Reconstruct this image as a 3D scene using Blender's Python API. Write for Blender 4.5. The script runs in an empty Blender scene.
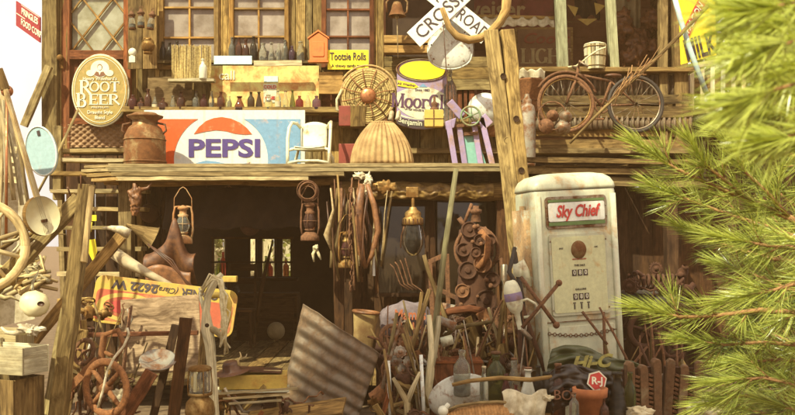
import bpy, math, random
from mathutils import Vector, Matrix, Euler, noise
random.seed(7)
D = bpy.data; SC = bpy.context.scene; COL = SC.collection
R = math.radians; PI = math.pi; rnd = random.random; uni = random.uniform
# ---------------------------------------------------------------- camera, sky, sun, exposure
F = 900.0; CX = 397.5; HZ = 240.0; CAMZ = 1.3
cam_d = D.cameras.new('camera'); cam = D.objects.new('camera', cam_d); COL.objects.link(cam)
cam.location = (0, 0, CAMZ); cam.rotation_euler = (R(90), 0, 0)
cam_d.sensor_width = 36; cam_d.lens = 36*F/795; cam_d.shift_y = (HZ-207.5)/795
cam_d.clip_start = 0.05; cam_d.clip_end = 500
cam_d.dof.use_dof = True; cam_d.dof.focus_distance = 6.3; cam_d.dof.aperture_fstop = 11
SC.camera = cam
SUN_EL, SUN_AZ = 47.0, -36.0      # azimuth measured from straight behind the camera, negative = from the left
w = D.worlds.new('World'); SC.world = w; w.use_nodes = True
nt = w.node_tree; nt.nodes.clear()
sky = nt.nodes.new('ShaderNodeTexSky'); sky.sky_type = 'NISHITA'; sky.sun_disc = False
sky.sun_elevation = R(SUN_EL); sky.air_density = 1.0; sky.dust_density = 5.0; sky.ozone_density = 0.6
sky.sun_rotation = R(180 - SUN_AZ*-1)
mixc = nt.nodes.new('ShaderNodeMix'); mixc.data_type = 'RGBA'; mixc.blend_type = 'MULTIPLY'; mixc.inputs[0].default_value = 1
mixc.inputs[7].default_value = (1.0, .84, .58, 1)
bg = nt.nodes.new('ShaderNodeBackground'); bg.inputs[1].default_value = 0.09
wo = nt.nodes.new('ShaderNodeOutputWorld')
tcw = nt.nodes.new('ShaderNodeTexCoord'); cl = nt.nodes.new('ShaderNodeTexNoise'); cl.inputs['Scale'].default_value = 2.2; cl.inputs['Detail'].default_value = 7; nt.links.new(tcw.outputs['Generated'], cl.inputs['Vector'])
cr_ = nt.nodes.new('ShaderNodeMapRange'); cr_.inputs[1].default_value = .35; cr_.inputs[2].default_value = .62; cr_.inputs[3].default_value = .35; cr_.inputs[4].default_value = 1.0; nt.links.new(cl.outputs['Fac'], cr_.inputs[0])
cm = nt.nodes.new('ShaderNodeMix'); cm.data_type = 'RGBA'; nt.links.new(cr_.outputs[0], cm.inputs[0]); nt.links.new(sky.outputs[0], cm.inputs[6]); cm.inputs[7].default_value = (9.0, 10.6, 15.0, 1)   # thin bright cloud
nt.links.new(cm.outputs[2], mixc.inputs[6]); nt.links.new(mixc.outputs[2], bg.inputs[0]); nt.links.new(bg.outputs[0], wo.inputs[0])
sl = D.lights.new('sun', 'SUN'); sl.energy = 5.0; sl.angle = R(.6); sl.color = (1.0, .96, .67)
sun = D.objects.new('sun', sl); COL.objects.link(sun)
sd = Vector((math.sin(R(SUN_AZ))*math.cos(R(SUN_EL)), -math.cos(R(SUN_AZ))*math.cos(R(SUN_EL)), math.sin(R(SUN_EL))))  # towards the sun
sun.rotation_euler = (-sd).to_track_quat('-Z', 'Y').to_euler(); sun.location = sd*20
SC.view_settings.view_transform = 'Standard'; SC.view_settings.look = 'None'
SC.view_settings.exposure = 0.85; SC.view_settings.gamma = 1
SC.cycles.max_bounces = 8; SC.cycles.diffuse_bounces = 4; SC.cycles.transmission_bounces = 8; SC.cycles.transparent_max_bounces = 12
SC.cycles.caustics_reflective = False; SC.cycles.caustics_refractive = False

# ---------------------------------------------------------------- materials
def mat(name):
    m = D.materials.new(name); m.use_nodes = True
    n = m.node_tree.nodes; return m, n, m.node_tree.links, n['Principled BSDF']
def ramp(n, a, b, p0=.3, p1=.7):
    r = n.new('ShaderNodeValToRGB'); e = r.color_ramp.elements
    e[0].position = p0; e[0].color = (*a, 1); e[1].position = p1; e[1].color = (*b, 1); return r
def mixn(n, l, fac, a, b, mode='MIX'):
    x = n.new('ShaderNodeMix'); x.data_type = 'RGBA'; x.blend_type = mode
    if isinstance(fac, float) or isinstance(fac, int): x.inputs[0].default_value = fac
    else: l.new(fac, x.inputs[0])
    for i, v in ((6, a), (7, b)):
        if isinstance(v, tuple): x.inputs[i].default_value = (*v, 1)
        else: l.new(v, x.inputs[i])
    return x.outputs[2]
def noise_n(n, l, vec, sc, det=6, rough=.6, dist=0):
    t = n.new('ShaderNodeTexNoise'); t.inputs['Scale'].default_value = sc; t.inputs['Detail'].default_value = det
    t.inputs['Roughness'].default_value = rough; t.inputs['Distortion'].default_value = dist; l.new(vec, t.inputs['Vector']); return t.outputs['Fac']
def tinted(n, l, col, amt=.45):
    a = n.new('ShaderNodeAttribute'); a.attribute_name = 'tint'
    mr = n.new('ShaderNodeMapRange'); mr.inputs[3].default_value = 1-amt; mr.inputs[4].default_value = 1+amt; l.new(a.outputs['Fac'], mr.inputs[0])
    v = n.new('ShaderNodeVectorMath'); v.operation = 'SCALE'; l.new(col, v.inputs[0]); l.new(mr.outputs[0], v.inputs['Scale']); return v.outputs[0]
def bump(n, l, b, h, st=.4, dist=.01):
    k = n.new('ShaderNodeBump'); k.inputs['Strength'].default_value = st; k.inputs['Distance'].default_value = dist
    l.new(h, k.inputs['Height']); l.new(k.outputs[0], b.inputs['Normal'])
def M_wood(name, dark, light, su=3.4, sv=60, amt=.42, grime=.6, st=.5):
    m, n, l, b = mat(name); uv = n.new('ShaderNodeUVMap'); mp = n.new('ShaderNodeMapping'); mp.inputs['Scale'].default_value = (su, sv, 1)
    l.new(uv.outputs[0], mp.inputs[0]); g = noise_n(n, l, mp.outputs[0], 1.0, 8, .65, .5)
    mp2 = n.new('ShaderNodeMapping'); mp2.inputs['Scale'].default_value = (5, 14, 1); l.new(uv.outputs[0], mp2.inputs[0])
    g2 = noise_n(n, l, mp2.outputs[0], 1.0, 5, .6, 1.2)
    r = ramp(n, dark, light, .27, .70); l.new(g, r.inputs[0])
    r2 = ramp(n, (1-grime, 1-grime*1.08, 1-grime*1.15), (1.12, 1.1, 1.06), .34, .6); l.new(g2, r2.inputs[0])
    c = mixn(n, l, 1.0, r.outputs[0], r2.outputs[0], 'MULTIPLY')
    # knots
    vo = n.new('ShaderNodeTexVoronoi'); vo.inputs['Scale'].default_value = 1; mp3 = n.new('ShaderNodeMapping'); mp3.inputs['Scale'].default_value = (3.3, 11, 1)
    l.new(uv.outputs[0], mp3.inputs[0]); l.new(mp3.outputs[0], vo.inputs['Vector'])
    kr = ramp(n, (.35, .3, .26), (1, 1, 1), .05, .17); l.new(vo.outputs['Distance'], kr.inputs[0])
    c = mixn(n, l, .8, c, kr.outputs[0], 'MULTIPLY')
    mp4 = n.new('ShaderNodeMapping'); mp4.inputs['Scale'].default_value = (4, 170, 1); l.new(uv.outputs[0], mp4.inputs[0]); g4 = noise_n(n, l, mp4.outputs[0], 1.0, 3, .6, .2)
    r4 = ramp(n, (.66, .62, .58), (1.14, 1.14, 1.13), .36, .62); l.new(g4, r4.inputs[0]); c = mixn(n, l, .75, c, r4.outputs[0], 'MULTIPLY')
    at_ = n.new('ShaderNodeAttribute'); at_.attribute_name = 'tint'; wn = n.new('ShaderNodeMath'); wn.operation = 'MULTIPLY'; wn.inputs[1].default_value = 7.31; l.new(at_.outputs['Fac'], wn.inputs[0])
    fr = n.new('ShaderNodeMath'); fr.operation = 'FRACT'; l.new(wn.outputs[0], fr.inputs[0]); hr = ramp(n, (1.08, .98, .84), (.84, .92, 1.12), 0, 1); l.new(fr.outputs[0], hr.inputs[0]); c = mixn(n, l, 1.0, c, hr.outputs[0], 'MULTIPLY')
    c = tinted(n, l, c, amt); l.new(c, b.inputs['Base Color']); b.inputs['Roughness'].default_value = .85
    b.inputs['Specular IOR Level'].default_value = .25
    bump(n, l, b, g, st, .006); return m
def M_met(name, base, rust=(.13, .045, .016), amt=.5, rough=.5, metal=.0, sc=7, rust2=None, st=.25, runs=0):
    m, n, l, b = mat(name); tc = n.new('ShaderNodeTexCoord'); v = tc.outputs['Object']
    a = noise_n(n, l, v, sc, 9, .68, .3); f = noise_n(n, l, v, sc*4, 8, .75)
    rr = ramp(n, rust, rust2 or tuple(x*2.1 for x in rust), .35, .68); l.new(f, rr.inputs[0])
    th = ramp(n, (0, 0, 0), (1, 1, 1), 1-amt-.1 if amt < .9 else 0, 1-amt+.03 if amt < .9 else .01)
    mix = n.new('ShaderNodeMath'); mix.operation = 'MULTIPLY_ADD'; mix.inputs[1].default_value = .82; l.new(a, mix.inputs[0])
    mm = n.new('ShaderNodeMath'); mm.operation = 'MULTIPLY'; mm.inputs[1].default_value = .18; l.new(f, mm.inputs[0]); l.new(mm.outputs[0], mix.inputs[2])
    l.new(mix.outputs[0], th.inputs[0])
    vb = ramp(n, tuple(x*.78 for x in base), tuple(min(1, x*1.08) for x in base), .3, .7); l.new(f, vb.inputs[0])
    c = mixn(n, l, th.outputs[0], vb.outputs[0], rr.outputs[0])
    if runs:
        mp = n.new('ShaderNodeMapping'); mp.inputs['Scale'].default_value = (17, 17, 1.6); l.new(v, mp.inputs[0]); q = noise_n(n, l, mp.outputs[0], 1.0, 5, .6)
        qr = ramp(n, (0, 0, 0), (1, 1, 1), .56, .72); l.new(q, qr.inputs[0]); qm = n.new('ShaderNodeMath'); qm.operation = 'MULTIPLY'; qm.inputs[1].default_value = runs; l.new(qr.outputs[0], qm.inputs[0])
        c = mixn(n, l, qm.outputs[0], c, (.30, .19, .09))
    c = tinted(n, l, c, .15)
    l.new(c, b.inputs['Base Color']); b.inputs['Metallic'].default_value = metal
    ro = n.new('ShaderNodeMapRange'); ro.inputs[3].default_value = rough; ro.inputs[4].default_value = .9; l.new(th.outputs[0], ro.inputs[0]); l.new(ro.outputs[0], b.inputs['Roughness'])
    bump(n, l, b, f, st, .003); return m
def M_flat(name, a, b2=None, sc=12, rough=.8, st=.2, amt=.1, metal=0, det=6, stretch=None):
    m, n, l, b = mat(name); tc = n.new('ShaderNodeTexCoord'); v = tc.outputs['Object']
    if stretch:
        mp = n.new('ShaderNodeMapping'); mp.inputs['Scale'].default_value = stretch; l.new(v, mp.inputs[0]); v = mp.outputs[0]
    f = noise_n(n, l, v, sc, det, .65); r = ramp(n, b2 or tuple(x*.72 for x in a), a, .36, .62); l.new(f, r.inputs[0])
    l.new(tinted(n, l, r.outputs[0], amt), b.inputs['Base Color']); b.inputs['Roughness'].default_value = rough; b.inputs['Metallic'].default_value = metal
    bump(n, l, b, f, st, .004); return m
def M_glass(name, col, rough=.08, dirt=.25):
    m, n, l, b = mat(name); b.inputs['Base Color'].default_value = (*col, 1); b.inputs['Transmission Weight'].default_value = 1
    b.inputs['Roughness'].default_value = rough; b.inputs['IOR'].default_value = 1.3
    tc = n.new('ShaderNodeTexCoord'); f = noise_n(n, l, tc.outputs['Object'], 25, 5, .6)
    d = n.new('ShaderNodeBsdfDiffuse'); d.inputs[0].default_value = (*[min(1, x*.55+.08) for x in col], 1)
    mr = n.new('ShaderNodeMapRange'); mr.inputs[1].default_value = .3; mr.inputs[2].default_value = .75; mr.inputs[3].default_value = dirt*.5; mr.inputs[4].default_value = min(1, dirt*2); l.new(f, mr.inputs[0])
    ms = n.new('ShaderNodeMixShader'); l.new(mr.outputs[0], ms.inputs[0]); l.new(b.outputs[0], ms.inputs[1]); l.new(d.outputs[0], ms.inputs[2])
    l.new(ms.outputs[0], n['Material Output'].inputs[0]); return m
W_GREY = M_wood('wood_grey', (.13, .085, .030), (.44, .325, .125))
W_OLD = M_wood('wood_old', (.085, .052, .018), (.33, .225, .085))
W_PALE = M_wood('wood_pale', (.30, .225, .10), (.64, .54, .30), grime=.4)
W_WARM = M_wood('wood_warm', (.19, .10, .026), (.45, .28, .09), grime=.45)
W_RED = M_wood('wood_red', (.11, .035, .014), (.27, .095, .034))
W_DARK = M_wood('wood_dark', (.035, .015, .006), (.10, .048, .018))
W_BOARD = M_wood('wood_board', (.17, .12, .06), (.38, .285, .15), su=7, sv=26)
W_CREAM = M_wood('wood_cream_paint', (.45, .38, .21), (.70, .65, .42), grime=.35, st=.25)
W_GREEN = M_wood('wood_green_post', (.22, .21, .10), (.42, .40, .22), grime=.35)
RUST = M_met('rust', (.2, .08, .03), (.062, .026, .012), .95, .7, rust2=(.24, .105, .042), st=.8, sc=14)
RUSTD = M_met('rust_dark', (.1, .04, .02), (.045, .017, .007), .95, .6)
RUSTO = M_met('rust_orange', (.3, .1, .03), (.12, .045, .016), .95, .7, rust2=(.34, .14, .045), st=.7, sc=14)
ENAMEL = M_met('white_enamel', (.72, .74, .66), (.16, .08, .035), .39, .3, sc=12, runs=.3)
CREAMP = M_met('cream_paint', (.66, .65, .46), (.16, .08, .03), .38, .45)
PUMPP = M_met('pump_paint', (.56, .57, .41), (.26, .16, .07), .38, .38, sc=4, runs=.5)
PUMPF = M_met('pump_dial_face', (.62, .62, .36), (.30, .2, .08), .33, .4, sc=6, runs=.35)
STEEL = M_met('dull_steel', (.35, .30, .22), (.12, .05, .02), .45, .4, .7)
BRASS = M_met('old_brass', (.38, .25, .09), (.14, .07, .02), .5, .4, .8)
COPPER = M_met('old_copper', (.52, .22, .10), (.2, .08, .03), .42, .3, .8)
BRONZE = M_met('bronze_can', (.34, .235, .10), (.13, .055, .02), .52, .42, .45)
GALV = M_met('galvanised', (.36, .33, .26), (.14, .06, .025), .45, .5, .35)
CORR = M_met('corrugated_sheet', (.18, .135, .088), (.11, .07, .04), .46, .5, .35, sc=9, runs=.4)
ORANGE = M_met('orange_paint', (.62, .17, .035), (.25, .08, .03), .38, .6)
REDP = M_met('red_paint', (.46, .045, .03), (.2, .06, .03), .35, .55)
REDDK = M_met('dark_red_paint', (.22, .035, .02), (.1, .03, .015), .4, .6)
YELP = M_met('yellow_paint', (.80, .66, .02), (.35, .18, .03), .32, .5)
YELD = M_met('mustard_paint', (.52, .36, .07), (.25, .14, .03), .38, .6)
PURP = M_met('lavender_paint', (.33, .25, .42), (.2, .12, .09), .4, .5)
TEAL = M_met('teal_paint', (.22, .47, .40), (.2, .2, .13), .36, .5)
SKYB = M_met('pale_blue_paint', (.50, .66, .66), (.3, .2, .12), .33, .4)
GREENP = M_met('green_paint', (.16, .24, .12), (.16, .08, .03), .42, .5)
BLACKP = M_met('black_paint', (.03, .02, .012), (.09, .035, .015), .45, .5)
BLUEP = M_met('faded_blue', (.17, .33, .50), (.3, .2, .15), .33, .4, runs=.3)
WHITEP = M_met('white_paint', (.78, .79, .71), (.45, .33, .2), .33, .4, runs=.35)
INK = M_flat('ink_dark', (.05, .03, .03), rough=.6)
INKP = M_flat('ink_indigo', (.07, .04, .20), rough=.5)
INKR = M_flat('ink_red', (.55, .04, .03), rough=.5)
INKW = M_flat('ink_cream', (.80, .76, .58), rough=.5)
INKB = M_flat('ink_brown', (.22, .09, .04), rough=.6)
INKG = M_flat('ink_green', (.12, .20, .06), rough=.6)
TERRA = M_flat('terracotta', (.52, .18, .06), (.34, .11, .04), 9, .85)
LEATHER = M_flat('leather', (.26, .11, .038), (.10, .04, .016), 22, .5, .6)
LEATHD = M_flat('dark_leather', (.10, .035, .012), (.04, .016, .006), 8, .5, .3)
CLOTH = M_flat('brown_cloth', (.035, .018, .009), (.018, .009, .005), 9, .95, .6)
CANVAS = M_flat('canvas', (.64, .58, .40), (.36, .29, .17), 14, .9, .6)
ROPE = M_flat('rope', (.42, .32, .17), (.24, .16, .07), 40, .95, .5)
ROPEP = M_flat('pale_rope', (.66, .60, .38), (.45, .36, .18), 40, .95, .5)
STRAW = M_flat('straw', (.52, .40, .15), (.26, .17, .06), 60, .9, .5, .35)
WICKER = M_flat('wicker', (.48, .33, .14), (.27, .16, .05), 50, .8, .5, .3)
BONE = M_flat('bone', (.66, .60, .42), (.32, .24, .13), 22, .8, .8)
GOURD = M_flat('gourd_shell', (.74, .68, .42), (.6, .5, .25), 6, .5, .1)
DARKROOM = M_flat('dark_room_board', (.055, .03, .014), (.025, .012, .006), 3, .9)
MAROON = M_flat('maroon_wall', (.34, .16, .08), (.20, .09, .045), 3, .85)
RUBBER = M_flat('rubber', (.035, .025, .018), rough=.7)
PAPER = M_flat('paper', (.62, .55, .36), (.45, .36, .2), 8, .9)
MOTTLED = M_flat('mottled_pane', (.36, .30, .245), (.20, .155, .115), 5, .16, .05)  # opaque mottled grey-brown instead of see-through glass
DUSTYG = M_flat('dusty_lattice_pane', (.42, .41, .31), (.26, .24, .15), 6, .16, .05)
DKPANE = M_flat('dark_glass_pane', (.03, .02, .012), rough=.04, st=0)
INSUL = M_flat('crinkled_foil', (.36, .22, .06), (.10, .05, .015), 12, .5, .9, metal=.15)
G_BROWN = M_glass('brown_glass', (.30, .09, .03), dirt=.16)
G_RED = M_glass('ruby_glass', (.35, .05, .03), dirt=.16)
G_CLEAR = M_glass('clear_glass', (.88, .88, .72), dirt=.13)
G_GREEN = M_glass('green_glass', (.25, .30, .07), dirt=.13)
G_DARK = M_glass('dark_glass', (.09, .06, .02), dirt=.15)
G_PURP = M_glass('purple_glass', (.25, .12, .25), dirt=.16)
G_MILK = M_flat('milk_glass', (.74, .72, .56), rough=.2, st=0)
DIRT = M_flat('dirt_ground', (.17, .11, .055), (.08, .045, .02), 9, .95, .8, det=10)
BARK = M_flat('pine_bark', (.26, .15, .06), (.10, .055, .02), 30, .9, .6)
TWIG = M_flat('twig', (.36, .19, .07), (.18, .09, .03), 60, .85, .5)

# ---------------------------------------------------------------- mesh builder
def P(px, py, Y):
    return Vector(((px-CX)/F*Y, Y, CAMZ+(HZ-py)/F*Y))
class MB:
    def __init__(s, k=1.0): s.k = k; s.V = []; s.Fc = []; s.UV = []; s.T = []; s.MI = []; s.SM = []; s.uv0 = (0, 0)
    def add(s, vs, fs, uvs=None, tint=None, mi=0, sm=False):
        b = len(s.V); t = rnd() if tint is None else tint
        s.V += [Vector(v)*s.k for v in vs]
        for i, f in enumerate(fs):
            s.Fc.append([b+j for j in f]); s.T.append(t); s.MI.append(mi); s.SM.append(sm)
            s.UV.append(uvs[i] if uvs else [((vs[j][0]+vs[j][1])*s.k, vs[j][2]*s.k) for j in f])
        return s
    def bar(s, p0, p1, w, t, up=(0, 1, 0), taper=1.0, n=1, jit=0.0, tint=None, mi=0, twist=0):
        """board from p0 to p1: width w across, thickness t along up"""
        p0 = Vector(p0); p1 = Vector(p1); d = (p1-p0); L = d.length; d = d.normalized() if L else Vector((0, 0, 1)); up = Vector(up)
        sx = d.cross(up)
        if sx.length < 1e-4: sx = d.cross(Vector((1, 0, 0)))
        sx.normalize(); uu = sx.cross(d).normalized(); vs = []; U = uni(0, 50); Vv = uni(0, 50); k = s.k
        for i in range(n+1):
            f = i/n; q = 1+(taper-1)*f; c = p0.lerp(p1, f)
            a = twist*f; sxx = sx*math.cos(a)+uu*math.sin(a); uuu = uu*math.cos(a)-sx*math.sin(a)
            for (a1, b1) in ((-1, -1), (1, -1), (1, 1), (-1, 1)):
                vs.append(c+sxx*(a1*w/2*q+uni(-jit, jit))+uuu*(b1*t/2*q+uni(-jit, jit)*.5)+d*(uni(-jit, jit) if i in (0, n) else 0))
        fs = []; uvs = []; wd = [w, t, w, t]; off = [0, w, w+t, 2*w+t]
        for i in range(n):
            for j in range(4):
                j2 = (j+1) % 4; fs.append((i*4+4+j, i*4+4+j2, i*4+j2, i*4+j))
                u0, u1 = U+L*i/n*k, U+L*(i+1)/n*k; v0, v1 = Vv+off[j]*k, Vv+(off[j]+wd[j])*k
                uvs.append([(u1, v0), (u1, v1), (u0, v1), (u0, v0)])
        fs += [(0, 1, 2, 3), (n*4+3, n*4+2, n*4+1, n*4)]
        e = [(U, Vv), (U+.02, Vv), (U+.02, Vv+t*k), (U, Vv+t*k)]; uvs += [e, e]
        return s.add(vs, fs, uvs, tint, mi)
    def box(s, c, sz, rot=None, tint=None, mi=0, jit=0):
        c = Vector(c); M = Euler(rot).to_matrix() if rot else Matrix.Identity(3); sx, sy, sz_ = sz
        if sz_ >= sx and sz_ >= sy: ax = M @ Vector((0, 0, sz_/2)); w, t, up = sx, sy, M @ Vector((0, 1, 0))
        elif sx >= sy: ax = M @ Vector((sx/2, 0, 0)); w, t, up = sz_, sy, M @ Vector((0, 1, 0))
        else: ax = M @ Vector((0, sy/2, 0)); w, t, up = sx, sz_, M @ Vector((0, 0, 1))
        return s.bar(c-ax, c+ax, w, t, up, jit=jit, tint=tint, mi=mi)
    def tube(s, pts, r, n=8, tint=None, mi=0, closed=False, sm=True, flat=1.0):
        pts = [Vector(p) for p in pts]; m = len(pts); rs = r if isinstance(r, (list, tuple)) else [r]*m
        vs = []; prev = None; ln = [0]
        for i in range(1, m): ln.append(ln[-1]+(pts[i]-pts[i-1]).length)
        for i in range(m):
            if closed: d = pts[(i+1) % m]-pts[i-1]
            else: d = pts[min(i+1, m-1)]-pts[max(i-1, 0)]
            d = d.normalized() if d.length else Vector((0, 0, 1))
            if prev is None:
                a = Vector((0, 1, 0)) if abs(d.y) < .9 else Vector((1, 0, 0)); x = (a-d*a.dot(d)).normalized()
            else:
                x = prev-d*prev.dot(d); x = x.normalized() if x.length > 1e-5 else Vector((1, 0, 0))
            prev = x; y = d.cross(x)
            for j in range(n):
                an = 2*PI*j/n; vs.append(pts[i]+x*math.cos(an)*rs[i]+y*math.sin(an)*rs[i]*flat)
        fs = []; uvs = []; U = uni(0, 50); k = s.k; per = 2*PI*max(rs)*k
        for i in range(m if closed else m-1):
            i2 = (i+1) % m
            for j in range(n):
                j2 = (j+1) % n; fs.append((i*n+j, i*n+j2, i2*n+j2, i2*n+j))
                u0 = U+ln[i]*k; u1 = U+(ln[i2] if i2 > i else ln[i]+.1)*k
                uvs.append([(u0, per*j/n), (u0, per*(j+1)/n), (u1, per*(j+1)/n), (u1, per*j/n)])
        if not closed:
            fs += [tuple(range(n-1, -1, -1)), tuple(range((m-1)*n, m*n))]; e = [(U, .01*q) for q in range(n)]; uvs += [e, e]
        return s.add(vs, fs, uvs, tint, mi, sm)
    def lathe(s, prof, c=(0, 0, 0), n=20, rot=None, tint=None, mi=0, sm=True, sq=(1, 1)):
        """prof = [(radius, height)...] about z"""
        c = Vector(c); M = Euler(rot).to_matrix() if rot else Matrix.Identity(3); vs = []
        for (r, z) in prof:
            for j in range(n):
                a = 2*PI*j/n; vs.append(c+M @ Vector((r*math.cos(a)*sq[0], r*math.sin(a)*sq[1], z)))
        fs = []; uvs = []; k = s.k; U = uni(0, 50)
        for i in range(len(prof)-1):
            for j in range(n):
                j2 = (j+1) % n; fs.append((i*n+j, i*n+j2, (i+1)*n+j2, (i+1)*n+j)); R0 = max(prof[i][0], prof[i+1][0])*k*6.28/n
                uvs.append([(U+prof[i][1]*k, R0*j), (U+prof[i][1]*k, R0*(j+1)), (U+prof[i+1][1]*k, R0*(j+1)), (U+prof[i+1][1]*k, R0*j)])
        return s.add(vs, fs, uvs, tint, mi, sm)
    def disc(s, c, r, y0, y1, n=32, mi=0, tint=None, sx=1.0, bow=0):
        return s.prism([(c[0]+r*sx*math.cos(2*PI*i/n), c[1]+r*math.sin(2*PI*i/n)) for i in range(n)], y0, y1, mi=mi, tint=tint)
    def prism(s, poly, y0, y1, mi=0, tint=None, sm=False):
        """polygon in the xz plane, y0 = front (towards camera), y1 = back"""
        ar = sum(poly[i][0]*poly[(i+1) % len(poly)][1]-poly[(i+1) % len(poly)][0]*poly[i][1] for i in range(len(poly)))
        if ar < 0: poly = poly[::-1]
        n = len(poly); vs = [(x, y0, z) for x, z in poly]+[(x, y1, z) for x, z in poly]
        fs = [tuple(range(n)), tuple(range(2*n-1, n-1, -1))]+[(j, n+j, n+(j+1) % n, (j+1) % n) for j in range(n)]
        fs = [fs[0], fs[1]]+[tuple(reversed(f)) for f in fs[2:]]; fs = [fs[0], fs[1]]+[tuple(reversed(f)) for f in fs[2:]]
        return s.add(vs, fs, None, tint, mi, sm)
    def sphere(s, c, r, n=14, m=9, sq=(1, 1, 1), tint=None, mi=0, rot=None, wob=0):
        c = Vector(c); M = Euler(rot).to_matrix() if rot else Matrix.Identity(3); vs = []
        if wob > .3: n *= 3; m *= 3
        for i in range(m+1):
            t = PI*i/m
            for j in range(n):
                a = 2*PI*j/n; q = Vector((math.sin(t)*math.cos(a)*sq[0], math.sin(t)*math.sin(a)*sq[1], math.cos(t)*sq[2]))
                vs.append(c+M @ (q*r*(1+(wob*(noise.noise(q*1.7+c*.37)+.55*noise.noise(q*4.3+c*.37)+.3*noise.noise(q*9+c*.37)) if wob else 0))))
        fs = [(i*n+j, (i+1)*n+j, (i+1)*n+(j+1) % n, i*n+(j+1) % n) for i in range(m) for j in range(n)]
        return s.add(vs, fs, None, tint, mi, True)
    def ring(s, c, Rr, r, axis='y', n=28, m=8, tint=None, mi=0, sx=1.0, rot=None, flat=1.0, a0=0, a1=2*PI):
        c = Vector(c); M = Euler(rot).to_matrix() if rot else Matrix.Identity(3); pts = []; full = abs(a1-a0-2*PI) < 1e-3
        for i in range(n if full else n+1):
            a = a0+(a1-a0)*i/n; x, z = Rr*math.cos(a)*sx, Rr*math.sin(a)
            q = Vector((x, 0, z)) if axis == 'y' else (Vector((x, z, 0)) if axis == 'z' else Vector((0, x, z)))
            pts.append(c+M @ q)
        return s.tube(pts, r, m, tint, mi, closed=full, flat=flat)
    def surf(s, fn, nu, nv, mi=0, tint=None, sm=True):
        vs = [fn(i/nu, j/nv) for j in range(nv+1) for i in range(nu+1)]
        fs = [(j*(nu+1)+i, j*(nu+1)+i+1, (j+1)*(nu+1)+i+1, (j+1)*(nu+1)+i) for j in range(nv) for i in range(nu)]
        return s.add(vs, fs, None, tint, mi, sm)
    def text(s, body, size, x, z, y=0, xs=1.0, shear=0, bold=0, rot=0, mi=0, ext=.25, warp=None, align='CENTER'):
        cu = D.curves.new('t', 'FONT'); cu.body = body; cu.size = size; cu.align_x = align; cu.align_y = 'CENTER'
        cu.shear = shear; cu.offset = bold; cu.extrude = ext; cu.resolution_u = 3
        o = D.objects.new('t', cu); COL.objects.link(o); bpy.context.view_layer.update()
        me = D.meshes.new_from_object(o.evaluated_get(bpy.context.evaluated_depsgraph_get())); c, sn = math.cos(rot), math.sin(rot); vs = []
        for v in me.vertices:
            a, b = v.co.x*xs, v.co.y
            if warp: a, b = warp(a, b)
            yy = y
            vs.append((x+a*c-b*sn, yy-v.co.z, z+a*sn+b*c))
        s.add(vs, [tuple(p.vertices) for p in me.polygons], None, .5, mi)
        D.objects.remove(o); D.curves.remove(cu); D.meshes.remove(me); return s
    def build(s, name, mats, parent=None, loc=None, rot=None, bev=0, solid=0, label=None, stuff=False):
        me = D.meshes.new(name); me.from_pydata([tuple(v) for v in s.V], [], s.Fc)
        uvl = me.uv_layers.new(name='UVMap'); i = 0; flat = []
        for u in s.UV:
            for q in u: flat += [q[0], q[1]]
        uvl.data.foreach_set('uv', flat)
        at = me.attributes.new('tint', 'FLOAT', 'FACE'); at.data.foreach_set('value', s.T)
        me.polygons.foreach_set('material_index', s.MI); me.polygons.foreach_set('use_smooth', s.SM)
        for m in (mats if isinstance(mats, (list, tuple)) else [mats]): me.materials.append(m)
        me.update(); o = D.objects.new(name, me); COL.objects.link(o)
        if parent is not None: o.parent = parent
        if loc is not None: o.location = loc
        if rot is not None: o.rotation_euler = rot
        if solid:
            md = o.modifiers.new('solid', 'SOLIDIFY'); md.thickness = solid*s.k; md.offset = 0
        if bev:
            md = o.modifiers.new('bevel', 'BEVEL'); md.width = bev*s.k; md.segments = 2; md.limit_method = 'ANGLE'; md.angle_limit = R(40)
        if label: o['label'] = label
        if stuff: o['kind'] = 'stuff'
        return o
def tag(o, label, cat, group=None):
    o['label'] = label; o['category'] = cat
    if group: o['group'] = group
    return o
class Th:
    """a thing anchored at photo pixel (px,py), depth Y; its parts are drawn in photo-pixel units"""
    def __init__(s, name, label, cat, px, py, Y, rot=None, group=None, z=None):
        s.o = D.objects.new(name, None); COL.objects.link(s.o); s.o.empty_display_size = .05
        s.px, s.py, s.Y, s.k = px, py, Y, Y/F; s.o.location = P(px, py, Y)
        if rot: s.o.rotation_euler = rot
        tag(s.o, label, cat, group)
    def m(s): return MB(s.k)
    def a(s, x, y, d=0): return (x-s.px, d, s.py-y)
    def a2(s, x, y): return (x-s.px, s.py-y)
    def part(s, name, mb, mats, parent=None, **kw): return mb.build(name, mats, parent or s.o, **kw)
def solo(name, label, cat, px, py, Y, fn, mats, rot=None, group=None, **kw):
    """a thing that is one mesh; fn(mb, a) draws it, a(x, y, d) turns photo pixels into local units"""
    mb = MB(Y/F); fn(mb, lambda x, y, d=0: (x-px, d, py-y)); o = mb.build(name, mats, None, P(px, py, Y), rot, **kw)
    return tag(o, label, cat, group)
def copy_thing(o, loc, rot=None, label=None, scale=None):
    c = o.copy(); COL.objects.link(c); c.location = loc
    if rot is not None: c.rotation_euler = rot
    if scale: c.scale = (scale, scale, scale) if isinstance(scale, (int, float)) else scale
    if label: c['label'] = label
    for ch in list(o.children):
        d = ch.copy(); COL.objects.link(d); d.parent = c
        for g in list(ch.children):
            e = g.copy(); COL.objects.link(e); e.parent = d
    return c
def struct(o): o['kind'] = 'structure'; return o
def wob(pts, a): return [(p[0]+uni(-a, a), p[1]+uni(-a, a), p[2]+uni(-a, a)) for p in pts]
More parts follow.
